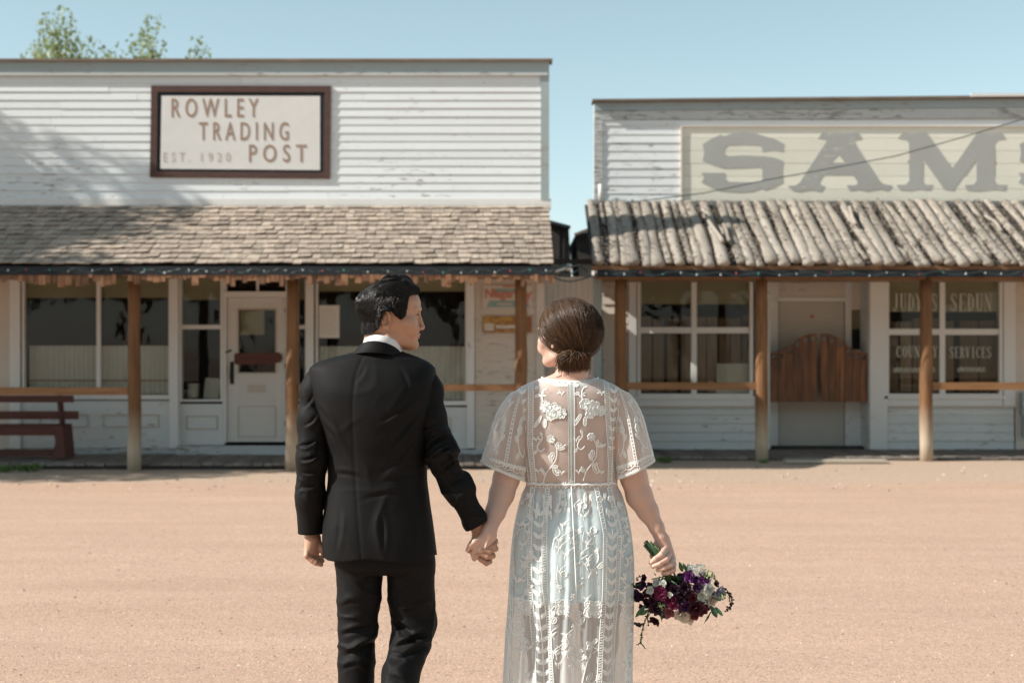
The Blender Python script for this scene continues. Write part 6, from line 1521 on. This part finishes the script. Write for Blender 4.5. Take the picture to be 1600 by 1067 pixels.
# bodice embroidery
for cx_ in (0, 206):
    g_ = lambda l: z3([(a + cx_, b - (12 if cx_ else 0)) for a, b in l])
    L = Lace(); c = g_([(418, 672)])[0]
    for p, r_ in ((c, 13), (g_([(375, 650)])[0], 9.5), (g_([(455, 685)])[0], 9), (g_([(400, 700)])[0], 8)): L.flower(p, r_, D, True)
    L.build('lace_flower', DR_, kind=None)
    L = Lace()
    for a, b in (((355, 700), (318, 760)), ((375, 715), (372, 762)), ((350, 712), (330, 738))): p, q = g_([a, b]); L.oleaf(p, q, 5, D); L.leaf(p, q, 3, D)
    L.vine(g_([(385, 560), (368, 565), (358, 590), (362, 630)]), D, w=2.6); L.flower(g_([(405, 820)])[0], 6.5, D, True)
    L.vine(g_([(350, 790), (360, 815), (340, 845), (335, 870), (352, 885), (372, 868)]), D, w=2.2)
    L.vine(g_([(415, 830), (432, 860), (435, 890), (428, 930), (405, 965), (380, 1000), (365, 1050)]), D, w=1.8)
    for a, b, w_ in (((435, 870), (440, 835), 4), ((440, 872), (475, 865), 4), ((405, 930), (415, 890), 7), ((410, 945), (395, 905), 4), ((420, 965), (440, 1010), 8), ((410, 970), (440, 960), 5), ((375, 1010), (355, 975), 4), ((332, 880), (318, 900), 3), ((360, 800), (350, 785), 3), ((345, 590), (320, 600), 4), ((340, 545), (325, 560), 4)):
        p, q = g_([a, b]); L.oleaf(p, q, w_, D)
    for (px_, py_, s_) in ((838, 690, 1), (880, 700, -1), (842, 740, 1), (878, 742, -1), (846, 622, 1), (878, 618, -1)):
        x_ = px_ + (62 if cx_ else 0); L.vine([(x_, py_), (x_ + 2*s_, py_ - 6), (x_ + 6*s_, py_ - 9)], D, w=1.3); L.leaf((x_, py_ - 2), (x_ - 5*s_, py_ - 7), 3.2, D); L.leaf((x_ + 2*s_, py_ - 5), (x_ + 8*s_, py_ - 3), 3.2, D)
    L.build('lace_vine', DR_)
L = Lace()
for i in range(7):
    L.chevron((816 - .0*i, 612 + i*15), 13, 8, D); L.chevron((960 - .4*i, 610 + i*15), 13, 8, D)
L.line([(816, 604), (818, 660), (823, 720), (828, 757)], 1.2, D, 4); L.line([(962, 604), (959, 660), (957, 720), (956, 757)], 1.2, D, 4); L.build('lace_leaf_row', DR_)
# skirt chevrons
L = Lace()
for i in range(26):
    y = 800 + 17.6*i; L.chevron((np.interp(y, [800, 912, 991, 1230], [844, 840, 847, 854]), y), 17, 10, D); L.chevron((np.interp(y, [800, 912, 1000, 1230], [957, 955, 948, 945]), y), 17, 10, D)
L.line([(844, 790), (840, 912), (847, 991), (854, 1230)], 1.1, D, 5); L.line([(957, 790), (955, 912), (948, 1000), (945, 1230)], 1.1, D, 5); L.build('lace_leaf_row', DR_)
for c, r_ in ((z4([(258, 672)])[0], 13), (z4([(455, 668)])[0], 12.5), (z4([(602, 678)])[0], 13.5)):
    L = Lace(); L.flower(c, r_, D, True)
    for q in range(4): a = .9 + q * 1.55; L.flower((c[0] + math.cos(a)*r_*.75, c[1] + math.sin(a)*r_*.75), r_*.5, D, True)
    L.build('lace_flower', DR_, kind=None)
L = Lace()
for v_ in ([(560, 290), (555, 330), (580, 350), (610, 345), (600, 300)], [(625, 375), (632, 420), (622, 450), (600, 480), (580, 520)], [(430, 460), (425, 520), (440, 590)], [(440, 800), (470, 810), (480, 850), (450, 880), (425, 860)], [(590, 840), (598, 880), (570, 960), (550, 1050)], [(240, 790), (235, 850), (255, 900), (250, 980)], [(570, 880), (600, 870), (625, 880)], [(170, 790), (185, 880), (200, 980)], [(770, 520), (790, 450), (800, 430)], [(765, 640), (770, 600), (800, 570)], [(430, 260), (440, 300), (410, 330), (400, 380)], [(760, 170), (740, 150), (725, 190)]): L.vine(z4(v_), D, w=2.0)
for a, b, w_ in (((612, 400), (625, 370), 7), ((630, 470), (665, 440), 6), ((600, 480), (625, 500), 5), ((560, 720), (530, 760), 7), ((545, 690), (520, 720), 6), ((420, 720), (400, 750), 7), ((410, 690), (395, 720), 5), ((590, 870), (575, 840), 5), ((600, 860), (625, 830), 5), ((600, 1000), (575, 1040), 8), ((560, 980), (545, 950), 5), ((240, 820), (215, 800), 6), ((255, 830), (285, 860), 6), ((180, 720), (165, 760), 6), ((775, 690), (755, 730), 7), ((780, 520), (760, 510), 5), ((785, 470), (800, 455), 4), ((225, 540), (210, 520), 4), ((245, 450), (270, 470), 6), ((420, 570), (450, 560), 5), ((425, 540), (400, 520), 5)):
    p, q = z4([a, b]); L.oleaf(p, q, w_, D)
for c in ((608, 282), (258, 470), (590, 870), (350, 480), (460, 500), (700, 130), (640, 130), (560, 160), (460, 150)): L.flower(z4([c])[0], 5.5, D, True)
rg_ = random.Random(6)
for i in range(26):
    x, y = rg_.uniform(800, 982), rg_.uniform(1067, 1225); L.flower((x, y), 6, D, False)
for i in range(120):                                     # small sprigs between the bands
    x, y = rg_.choice(((800, 828), (862, 926), (866, 924), (972, 986)))[0:2]; x = rg_.uniform(x, y); y = rg_.uniform(772, 1200); a_ = rg_.uniform(-.6, .6); q_ = rg_.uniform(7, 13)
    L.vine([(x, y), (x + q_*math.sin(a_), y - q_), (x + 1.6*q_*math.sin(a_ + .7), y - 1.8*q_)], D, w=1.4)
    for s_ in (-1, 1): L.leaf((x + .6*q_*math.sin(a_), y - .6*q_), (x + .6*q_*math.sin(a_) + s_*5.5, y - .6*q_ - 6), 3.6, D)
    if i % 3 == 0: L.flower((x + 1.7*q_*math.sin(a_ + .7), y - 2.1*q_), 4.6, D, False)
for i in range(46):                                      # scalloped gathers under the waist
    x = rg_.uniform(826, 968); y = rg_.uniform(768, 800); L.leaf((x, y), (x + rg_.uniform(-4, 4), y + rg_.uniform(8, 18)), 4, D)
L.build('skirt_embroidery', DR_)
# the same bands on the side away from the photographer
L = Lace()
def DF(px, py, off=.0016): p = on_dress(px, py, off); cy_ = smooth_interp(np.atleast_1d(p[..., 2]), TZ[:, 0], TZ[:, 2]); q = p.copy(); q[..., 1] = 2 * cy_ - p[..., 1]; return q
for xx in (832, 855, 938, 960): L.ladder([(xx, 620), (xx, 1230)], 6, DF, 6)
for i in range(30):
    for xx in (843, 949): L.chevron((xx, 790 + 14*i), 15, 9, DF)
for c in ((870, 640), (925, 640), (820, 900), (900, 900), (890, 1000)): L.flower(c, 14, DF)
L.build('front_embroidery', DR_)
# collar band
def ring_at(cpx, cpy, rx, ry, tl, N=96, dy=-.004):
    c = np.array(wp(cpx, cpy, dy)); return [(c[0] + math.sin(a)*rx, c[1] - math.cos(a)*ry, c[2] - tl*(math.cos(a)*.5 + .5) - (.012 if math.cos(a) < 0 else 0)*(math.cos(a))**2 + .003*abs(math.sin(a))**3) for a in [6.2832*k/N for k in range(N)]]
RG = [ring_at(890.5, 596, .106, .0880, .016), ring_at(890.5, 592, .1035, .0845, .016), ring_at(890.5, 586, .0985, .080, .018), ring_at(890.5, 585.6, .0965, .078, .018)]
v, f_ = loft(RG); CB = mesh_obj('collar_band', v, f_, M['lace'], DR_)
eye_ = MB()
for k in range(96):
    if k % 3 == 0:
        a = 6.2832*k/96
        if math.cos(a) < .1: continue
        p = Vector(RG[1][k]).lerp(Vector(RG[2][k]), .5); n_ = Vector((math.sin(a), -math.cos(a), .2)).normalized()
        eye_.ball(p + n_ * .0006, .0022, 6, 4)
eye_.build('eyelet', M['skin_w'], DR_, kind='stuff')
# flutter sleeves
def sleeve_w(sg):
    m_ = (lambda x: x) if sg < 0 else (lambda x: x)
    if sg < 0: K_ = [(817, 604, 799, 613, 836, 598, .074), (812, 622, 788, 626, 834, 616, .082), (803, 650, 775, 648, 831, 650, .084), (796, 685, 764, 684, 828, 690, .085), (790, 712, 757, 706, 825, 724, .087), (786, 735, 751.5, 722, 820, 752, .088)]
    else: K_ = [(966, 604, 948, 598, 983, 614, .074), (972, 622, 949, 616, 993, 627, .082), (978, 650, 953, 650, 1004, 650, .084), (985, 682, 957, 688, 1012, 680, .085), (990, 708, 960, 722, 1018, 702, .087), (993, 731, 963, 749, 1022.5, 720, .088)]
    N = 120; T_ = np.array(K_, float); uu = np.linspace(0, 5, 44); rings = []
    G = [smooth_interp(uu, np.arange(6.), T_[:, i]) for i in range(7)]
    def pt(u, a, off=0.0):
        g = [np.interp(u, uu, q) for q in G]; lft, rgt = (g[2], g[3]), (g[4], g[5]); w = .5 + .5*np.sin(a); rad = 1 + off / .06
        cx_, cy_ = (lft[0] + rgt[0])/2, (lft[1] + rgt[1])/2
        px_ = cx_ + (rgt[0] - lft[0])/2*np.sin(a)*rad; py_ = cy_ + (rgt[1] - lft[1])/2*np.sin(a)*rad; dep = g[6] * np.minimum(1, .55 + .13*u)
        fl = .0045 * u / 5 * np.sin(a * 7 + sg); Yv = YW_ - (dep + fl) * np.cos(a) * rad
        return np.stack([(px_ - CXP)*YW_/FPX, Yv, 1.5 - (py_ - HOR)*YW_/FPX], -1)
    aa = np.linspace(-math.pi, math.pi, N, endpoint=False)
    for i, u in enumerate(uu):
        r_ = pt(np.full(N, u), aa)
        if i == len(uu) - 1: r_[:, 2] += .008 * (1 - np.abs(np.sin(aa * 9)))
        rings.append(r_)
    v, f_ = loft(rings); SO = mesh_obj('sleeve', v, f_, M['tulle'], DR_)
    def surf(a_, u_, off=.0016): return pt(np.asarray(u_, float), np.asarray(a_, float), off)
    return SO, surf
def lace_sleeve(SO, surf, sg):
    sc_ = lambda f: (lambda x, y, off=.0016: f(np.asarray(x) / 40., np.asarray(y) / 26., off))   # lace units: 40 per radian, 26 per step down the sleeve
    S = sc_(surf); L = Lace()
    for x in np.linspace(-125.6, 125.6, 72):                                   # hem scallops
        L.blob((x, 126.5), 2.2, 2.6, 0, S, 7, .0022)
        L.line([(x - 2.2, 130), (x, 122), (x + 2.2, 130)], 1.2, S, 2)
    L.line([(x, 119 + 1.5*math.sin(x*.35)) for x in np.linspace(-125.6, 125.6, 160)], 1.5, S, 3)
    for x in np.linspace(-122, 122, 20):
        L.oleaf((x - 3.2, 116), (x - 4.5, 108), 3.6, S); L.oleaf((x + 3.2, 116), (x + 4.5, 108), 3.6, S); L.blob((x, 111), 2, 3, 0, S, 7)
    L.build('hem_lace', SO); L = Lace()
    for x in (-48*sg*-1, 0, 46, -46): 
        L.ladder([(x, 4), (x, 118)], 5, S, 4.5)
    for i in range(9): L.chevron((46*sg + 10*0, 12 + 12*i), 11, 7, S) if False else None
    for i in range(10): L.chevron((60*sg, 8 + 11*i), 12, 7, S)
    L.line([(60*sg, 4), (60*sg, 118)], 1.1, S, 4)
    L.build('sleeve_band', SO); L = Lace()
    for ox, k in ((-24, 1), (23, -1), (80, 1), (-90, -1)):
        L.vine([(ox - 6*k, 20), (ox + 5*k, 34), (ox + 1*k, 50), (ox - 8*k, 58), (ox - 10*k, 48), (ox - 4*k, 44)], S, w=2.1)
        L.vine([(ox + 4*k, 62), (ox + 7*k, 76), (ox, 90), (ox - 9*k, 96), (ox - 10*k, 86)], S, w=2.1)
        for a, b, w_ in (((ox, 30), (ox - 9*k, 24), 5), ((ox + 5*k, 38), (ox + 12*k, 30), 5), ((ox, 52), (ox + 9*k, 60), 6), ((ox - 8*k, 58), (ox - 12*k, 68), 6), ((ox + 6*k, 78), (ox + 13*k, 72), 5), ((ox, 90), (ox + 6*k, 100), 6)): L.oleaf(a, b, w_, S)
        L.flower((ox + 6*k, 66), 6, S)
    L.build('sleeve_embroidery', SO)
    L = Lace(); L.line([(x, 2) for x in np.linspace(-125, 125, 60)], 3.0, S, 4, .002); L.build('shoulder_seam', SO, kind=None)
for sg in (-1, 1):
    SO, sf_ = sleeve_w(sg); lace_sleeve(SO, sf_, sg)
# ============================================================ bouquet
YQ = 4.865
BQ = empty('bouquet', (wx(1065, YQ), YQ, wz(925, YQ)), 'bouquet of purple, dark red and white flowers held head down by the woman', 'bouquet')
def bp(px, py, dy=0): Y = YQ + dy; return Vector((wx(px, Y), Y, wz(py, Y)))
def petal_mat(name, a, b, tr=.3):
    t = NT(name); c = t.mix(t.rnd(), a, b); v = t.coord((1, 1, 1), False); c = t.mix(t.math('MULTIPLY', t.noise(v, 60, 3), .4), c, tuple(x * .6 for x in a))
    d = t.n('ShaderNodeBsdfPrincipled'); d.inputs['Roughness'].default_value = .6; tl = t.n('ShaderNodeBsdfTranslucent'); t.l(c, d.inputs['Base Color']); t.l(c, tl.inputs[0])
    m = t.n('ShaderNodeMixShader'); m.inputs[0].default_value = tr; t.l(d.outputs[0], m.inputs[1]); t.l(tl.outputs[0], m.inputs[2]); t.l(m.outputs[0], t.out.inputs[0]); return t.m
PM = {'wine': petal_mat('wine_petal', (.035, .006, .014), (.10, .012, .03)), 'plum': petal_mat('plum_petal', (.022, .006, .018), (.055, .012, .035)), 'violet': petal_mat('violet_petal', (.12, .02, .14), (.26, .05, .28)),
      'magenta': petal_mat('magenta_petal', (.16, .012, .06), (.30, .03, .11)), 'red': petal_mat('red_petal', (.12, .01, .015), (.22, .02, .03)), 'pink': petal_mat('dusty_petal', (.36, .10, .12), (.46, .17, .18)),
      'white': petal_mat('white_petal', (.62, .66, .58), (.78, .78, .74)), 'cream': petal_mat('cream_petal', (.68, .62, .52), (.78, .72, .64)), 'lilac': petal_mat('lilac_petal', (.42, .42, .52), (.52, .5, .6)),
      'leaf': leaf_mat('bouquet_leaf', (.02, .07, .03), (.05, .13, .05), .2), 'palegreen': leaf_mat('bud_green', (.22, .33, .13), (.36, .45, .22), .2), 'stem': plain('stem_green', (.030, .072, .018), .5, .5, 60)}
def petal(mb, c, M3, L, W_, cup, ruf, rs, nu=4, nv=5):
    vs = []
    for i in range(nu + 1):
        u = i / nu; w = W_ * math.sin(math.pi * min(.93, .12 + .80 * u))
        for j in range(nv + 1):
            q = j / nv * 2 - 1; z = cup * u * u * L - cup * .35 * q * q * L * u + (ruf * L * math.sin(q * 6 + u * 4) * u * u)
            vs.append(c + M3 @ Vector((L * u, w * q, z)))
    mb.add(vs, [(i*(nv+1)+j, i*(nv+1)+j+1, (i+1)*(nv+1)+j+1, (i+1)*(nv+1)+j) for i in range(nu) for j in range(nv)])
def flower(px, py, dy, r, n, layers, mat, seed, cup=.5, ruf=.08, name='flower', face=None, wid=.55):
    rs = random.Random(seed); mb = MB(); c = bp(px, py, dy)
    d = Vector(face) if face else Vector(((px - 1066) / 75, -.9, -(py - 925) / 60)); d.normalize(); Q = d.to_track_quat('Z', 'Y').to_matrix()
    for l in range(layers):
        f = 1 - l / layers * .62; tilt = .15 + 1.05 * l / layers
        for k in range(n):
            a = 6.283 * k / n + l * 1.1 + rs.uniform(-.25, .25); Mx = Q @ Euler((0, 0, a)).to_matrix() @ Euler((rs.uniform(-.2, .2), -tilt + rs.uniform(-.15, .15), 0)).to_matrix()
            petal(mb, c - Q @ Vector((0, 0, .2 * r)), Mx, r * f * rs.uniform(.85, 1.1), r * wid * f, cup * .8, ruf, rs)
    return mb.build(name, PM[mat] if isinstance(mat, str) else mat, BQ, smooth=True, fix=False)
pxm = 4.865 / FPX
def P5(x, y): return (960 + x / 5.08, 820 + y / 5.08)
spec = [(235, 420, 0, 26, 5, 3, 'plum'), (190, 480, .01, 28, 5, 3, 'plum'), (225, 470, -.01, 30, 6, 3, 'violet_dark'), (210, 570, 0, 34, 6, 3, 'plum'), (260, 540, -.01, 36, 6, 4, 'wine'), (270, 620, 0, 40, 6, 4, 'plum'),
        (330, 660, -.015, 48, 7, 5, 'plum'), (370, 540, -.035, 52, 8, 6, 'magenta'), (440, 590, -.04, 50, 8, 6, 'magenta'), (480, 520, -.03, 44, 7, 5, 'plum'), (440, 480, -.02, 34, 6, 4, 'plum'), (530, 560, -.04, 50, 7, 5, 'wine'),
        (560, 500, -.03, 46, 7, 5, 'plum'), (595, 405, -.03, 40, 5, 3, 'violet'), (710, 415, -.03, 50, 5, 3, 'violet'), (650, 430, -.02, 34, 5, 3, 'plumv'), (655, 495, -.035, 38, 5, 4, 'plumv'), (620, 580, -.04, 34, 6, 4, 'red'),
        (560, 650, -.03, 48, 6, 4, 'plumv'), (650, 660, -.035, 56, 7, 5, 'wine'), (700, 670, -.025, 48, 7, 5, 'wine2'), (640, 715, -.015, 36, 6, 4, 'red'), (430, 690, -.02, 44, 7, 4, 'pink'), (320, 760, .0, 38, 6, 4, 'wine'),
        (540, 715, -.01, 62, 5, 3, 'cream'), (600, 740, .01, 46, 5, 2, 'cream'), (330, 460, -.03, 30, 5, 3, 'white'), (385, 465, -.03, 28, 5, 3, 'white'), (285, 515, -.03, 30, 5, 3, 'white'), (440, 550, -.055, 20, 5, 2, 'white'),
        (750, 510, -.03, 46, 5, 4, 'white'), (700, 560, -.03, 40, 5, 3, 'white'), (665, 545, -.035, 30, 5, 3, 'white'), (835, 535, -.01, 48, 5, 3, 'lilac'), (780, 600, -.01, 44, 5, 3, 'cream'), (810, 465, 0, 26, 5, 3, 'plum'),
        (600, 350, .0, 36, 6, 3, 'white'), (190, 790, .0, 24, 5, 3, 'plum'), (520, 600, -.05, 34, 6, 4, 'plum'), (470, 640, -.03, 36, 6, 4, 'magenta'), (300, 600, -.02, 34, 6, 4, 'wine'), (590, 540, -.05, 30, 6, 4, 'wine')]
PM['violet_dark'] = petal_mat('violet_dark_petal', (.05, .015, .09), (.10, .03, .17)); PM['plumv'] = petal_mat('purple_petal', (.05, .01, .06), (.10, .02, .11)); PM['wine2'] = petal_mat('ruby_petal', (.10, .01, .03), (.19, .02, .05))
for i, (x, y, dy, r, n, l, m) in enumerate(spec):
    p = P5(x, y); flower(p[0], p[1], dy - .005 + (i % 3) * .008, r / 5.08 * pxm * 1.30, n, l, m, i + 3, ruf=.14 if m in ('magenta', 'violet', 'wine2', 'pink') else .07, cup=.45)
rf = random.Random(77)
for i in range(34):
    a = rf.uniform(0, 6.28); q = rf.random()**.5; x = 470 + 330*q*math.cos(a); y = 570 + 150*q*math.sin(a)
    left = x < 400; m = rf.choice(['plum', 'plum', 'wine', 'violet_dark']) if left else rf.choice(['plum', 'wine', 'magenta', 'plumv', 'white'] if x < 650 else ['white', 'plumv', 'wine', 'cream', 'white'])
    p = P5(x, y); flower(p[0], p[1], -.002 + .01*rf.random(), rf.uniform(30, 42)/5.08*pxm, 6, 3, m, 300 + i, ruf=.1)
# back of the bouquet, for its volume
rb = random.Random(9)
for i in range(26):
    a = rb.uniform(0, 6.28); q = rb.uniform(.1, .9)
    flower(1066 + 58*q*math.cos(a), 928 + 34*q*math.sin(a), .05 + .02*rb.random(), .024, 6, 3, rb.choice(['plum', 'wine', 'magenta', 'white', 'plumv']), 100 + i, face=(math.cos(a)*.5, 1, math.sin(a)*.4))
# hydrangea like head of tiny florets and pale buds
for (cx_, cy_, rr, cnt, m, s_) in ((672, 360, 62, 70, 'white', 1), (745, 400, 50, 40, 'palegreen', 2), (370, 650, 45, 36, 'palegreen', 3), (850, 570, 40, 20, 'palegreen', 4)):
    rs = random.Random(s_); mb = MB()
    for _ in range(cnt):
        a, q = rs.uniform(0, 6.28), rs.random()**.5; p = P5(cx_ + math.cos(a)*rr*q, cy_ + math.sin(a)*rr*q*.85); c = bp(p[0], p[1], -.02 - .02*(1 - q*q) + rs.uniform(0, .006))
        if m == 'white':
            for k in range(4): e = Euler((rs.uniform(-.4, .4) + 1.57, rs.uniform(-.5, .5), 0)).to_matrix() @ Euler((0, 0, 1.57*k + a)).to_matrix(); petal(mb, c, e, .0042, .0028, .3, .05, rs, 2, 2)
        else: mb.ball(c, rs.uniform(.0018, .0032), 6, 4, (1, 1, 1.3))
    mb.build('floret_cluster', PM[m], BQ, smooth=True, fix=False, kind='stuff')
def leaf(a, b, w, dy=-.02, mat='leaf', bend=.2, name='leaf'):
    a3, b3 = bp(*P5(*a), dy), bp(*P5(*b), dy - .01); mb = MB(); n = 6; ax = (b3 - a3); s = ax.cross(Vector((0, 1, .2))).normalized() * (w / 5.08 * pxm / 2); vs = []
    for i in range(n + 1):
        u = i / n; ww = math.sin(math.pi * (.06 + .93 * u))**.8; c = a3 + ax * u + Vector((0, -bend * .02 * math.sin(u * 3.1), 0)); vs += [c - s * ww, c + Vector((0, .0015, 0)), c + s * ww]
    mb.add(vs, [(3*i+j, 3*i+j+1, 3*i+j+4, 3*i+j+3) for i in range(n) for j in (0, 1)]); return mb.build(name, PM[mat], BQ, smooth=True, fix=False)
for a, b, w in (((245, 640), (165, 730), 40), ((270, 670), (205, 715), 34), ((540, 370), (515, 290), 36), ((560, 390), (580, 320), 16), ((575, 370), (545, 300), 26), ((770, 645), (815, 735), 46), ((800, 650), (862, 722), 30), ((655, 560), (690, 610), 44), ((600, 520), (640, 530), 26), ((700, 520), (760, 560), 24), ((350, 450), (360, 400), 14), ((380, 440), (385, 395), 12), ((450, 440), (500, 470), 12), ((380, 650), (375, 770), 16), ((330, 400), (315, 380), 10), ((760, 700), (720, 768), 14), ((820, 560), (880, 545), 16), ((770, 570), (850, 600), 20)): leaf(a, b, w)
# trailing stems with small dark leaves
def trail(pts, lw, mat, seed, n=16, dy=-.01):
    rs = random.Random(seed); P = [bp(*P5(*p), dy) for p in pts]; MB().tube(P, [.0022 * (1 - .6*i/len(P)) for i in range(len(P))], 5).build('stem', PM['stem'], BQ, smooth=True)
    mb = MB()
    for i in range(n):
        u = (i + .5) / n * (len(P) - 1); k = int(u); c = P[k].lerp(P[min(k+1, len(P)-1)], u - k); e = Euler((rs.uniform(0, 6.3), rs.uniform(0, 6.3), rs.uniform(0, 6.3))).to_matrix(); petal(mb, c, e, lw * rs.uniform(.7, 1.2), lw * .4, .3, .05, rs, 3, 3)
    mb.build('trailing_leaves', PM[mat], BQ, smooth=True, fix=False)
trail([(270, 690), (240, 770), (222, 830), (212, 900), (205, 940)], .0075, 'leaf', 1, 34); trail([(205, 930), (235, 965), (246, 982)], .005, 'leaf', 2, 6); trail([(215, 925), (190, 945), (172, 950)], .004, 'leaf', 3, 5)
trail([(230, 780), (190, 790), (160, 775)], .009, 'plum', 4, 12); trail([(850, 510), (885, 500), (905, 545), (930, 550)], .008, 'plum', 5, 14); trail([(905, 545), (935, 590), (925, 640), (880, 690)], .0105, 'plum', 6, 26); trail([(910, 540), (915, 600), (925, 630)], .007, 'leaf', 7, 8)
trail([(180, 440), (175, 420), (215, 405)], .007, 'plum', 8, 10); trail([(215, 470), (160, 480), (140, 470)], .008, 'plum', 9, 10); trail([(765, 690), (740, 730), (720, 768)], .005, 'plum', 10, 10)
trail([(790, 395), (800, 430), (825, 480)], .006, 'palegreen', 11, 12); trail([(780, 540), (830, 560), (870, 560)], .006, 'palegreen', 12, 12); trail([(270, 690), (260, 740), (270, 790)], .008, 'wine', 13, 12)
# stems: through the hand and fanning into the flowers
rs = random.Random(4)
for i in range(30):
    ox, oy = rs.uniform(-1, 1), rs.uniform(-1, 1)
    a = P5(290 + 46*ox + 0*oy, 150 - 28*ox*.2 + rs.uniform(-26, 30)); a = (a[0] - 2 + 0*ox, a[1] + 5*ox*.4)
    mid = P5(395 + 26*ox, 300 - 22*ox); tgt = rs.choice(spec); e = P5(tgt[0]*.75 + 470*.25, tgt[1]*.85 + 480*.15)
    P = [bp(*a, .000 + .012*oy), bp(*mid, -.002 + .007*oy), bp(*(P5(440 + 45*ox, 400 + 0*ox)), -.006 + .010*oy), bp(*e, .0)]
    r = rs.uniform(.0022, .0034); MB().tube(P, [r*1.1, r, r*.8, r*.6], 7).build('stem', PM['stem'], BQ, smooth=True)
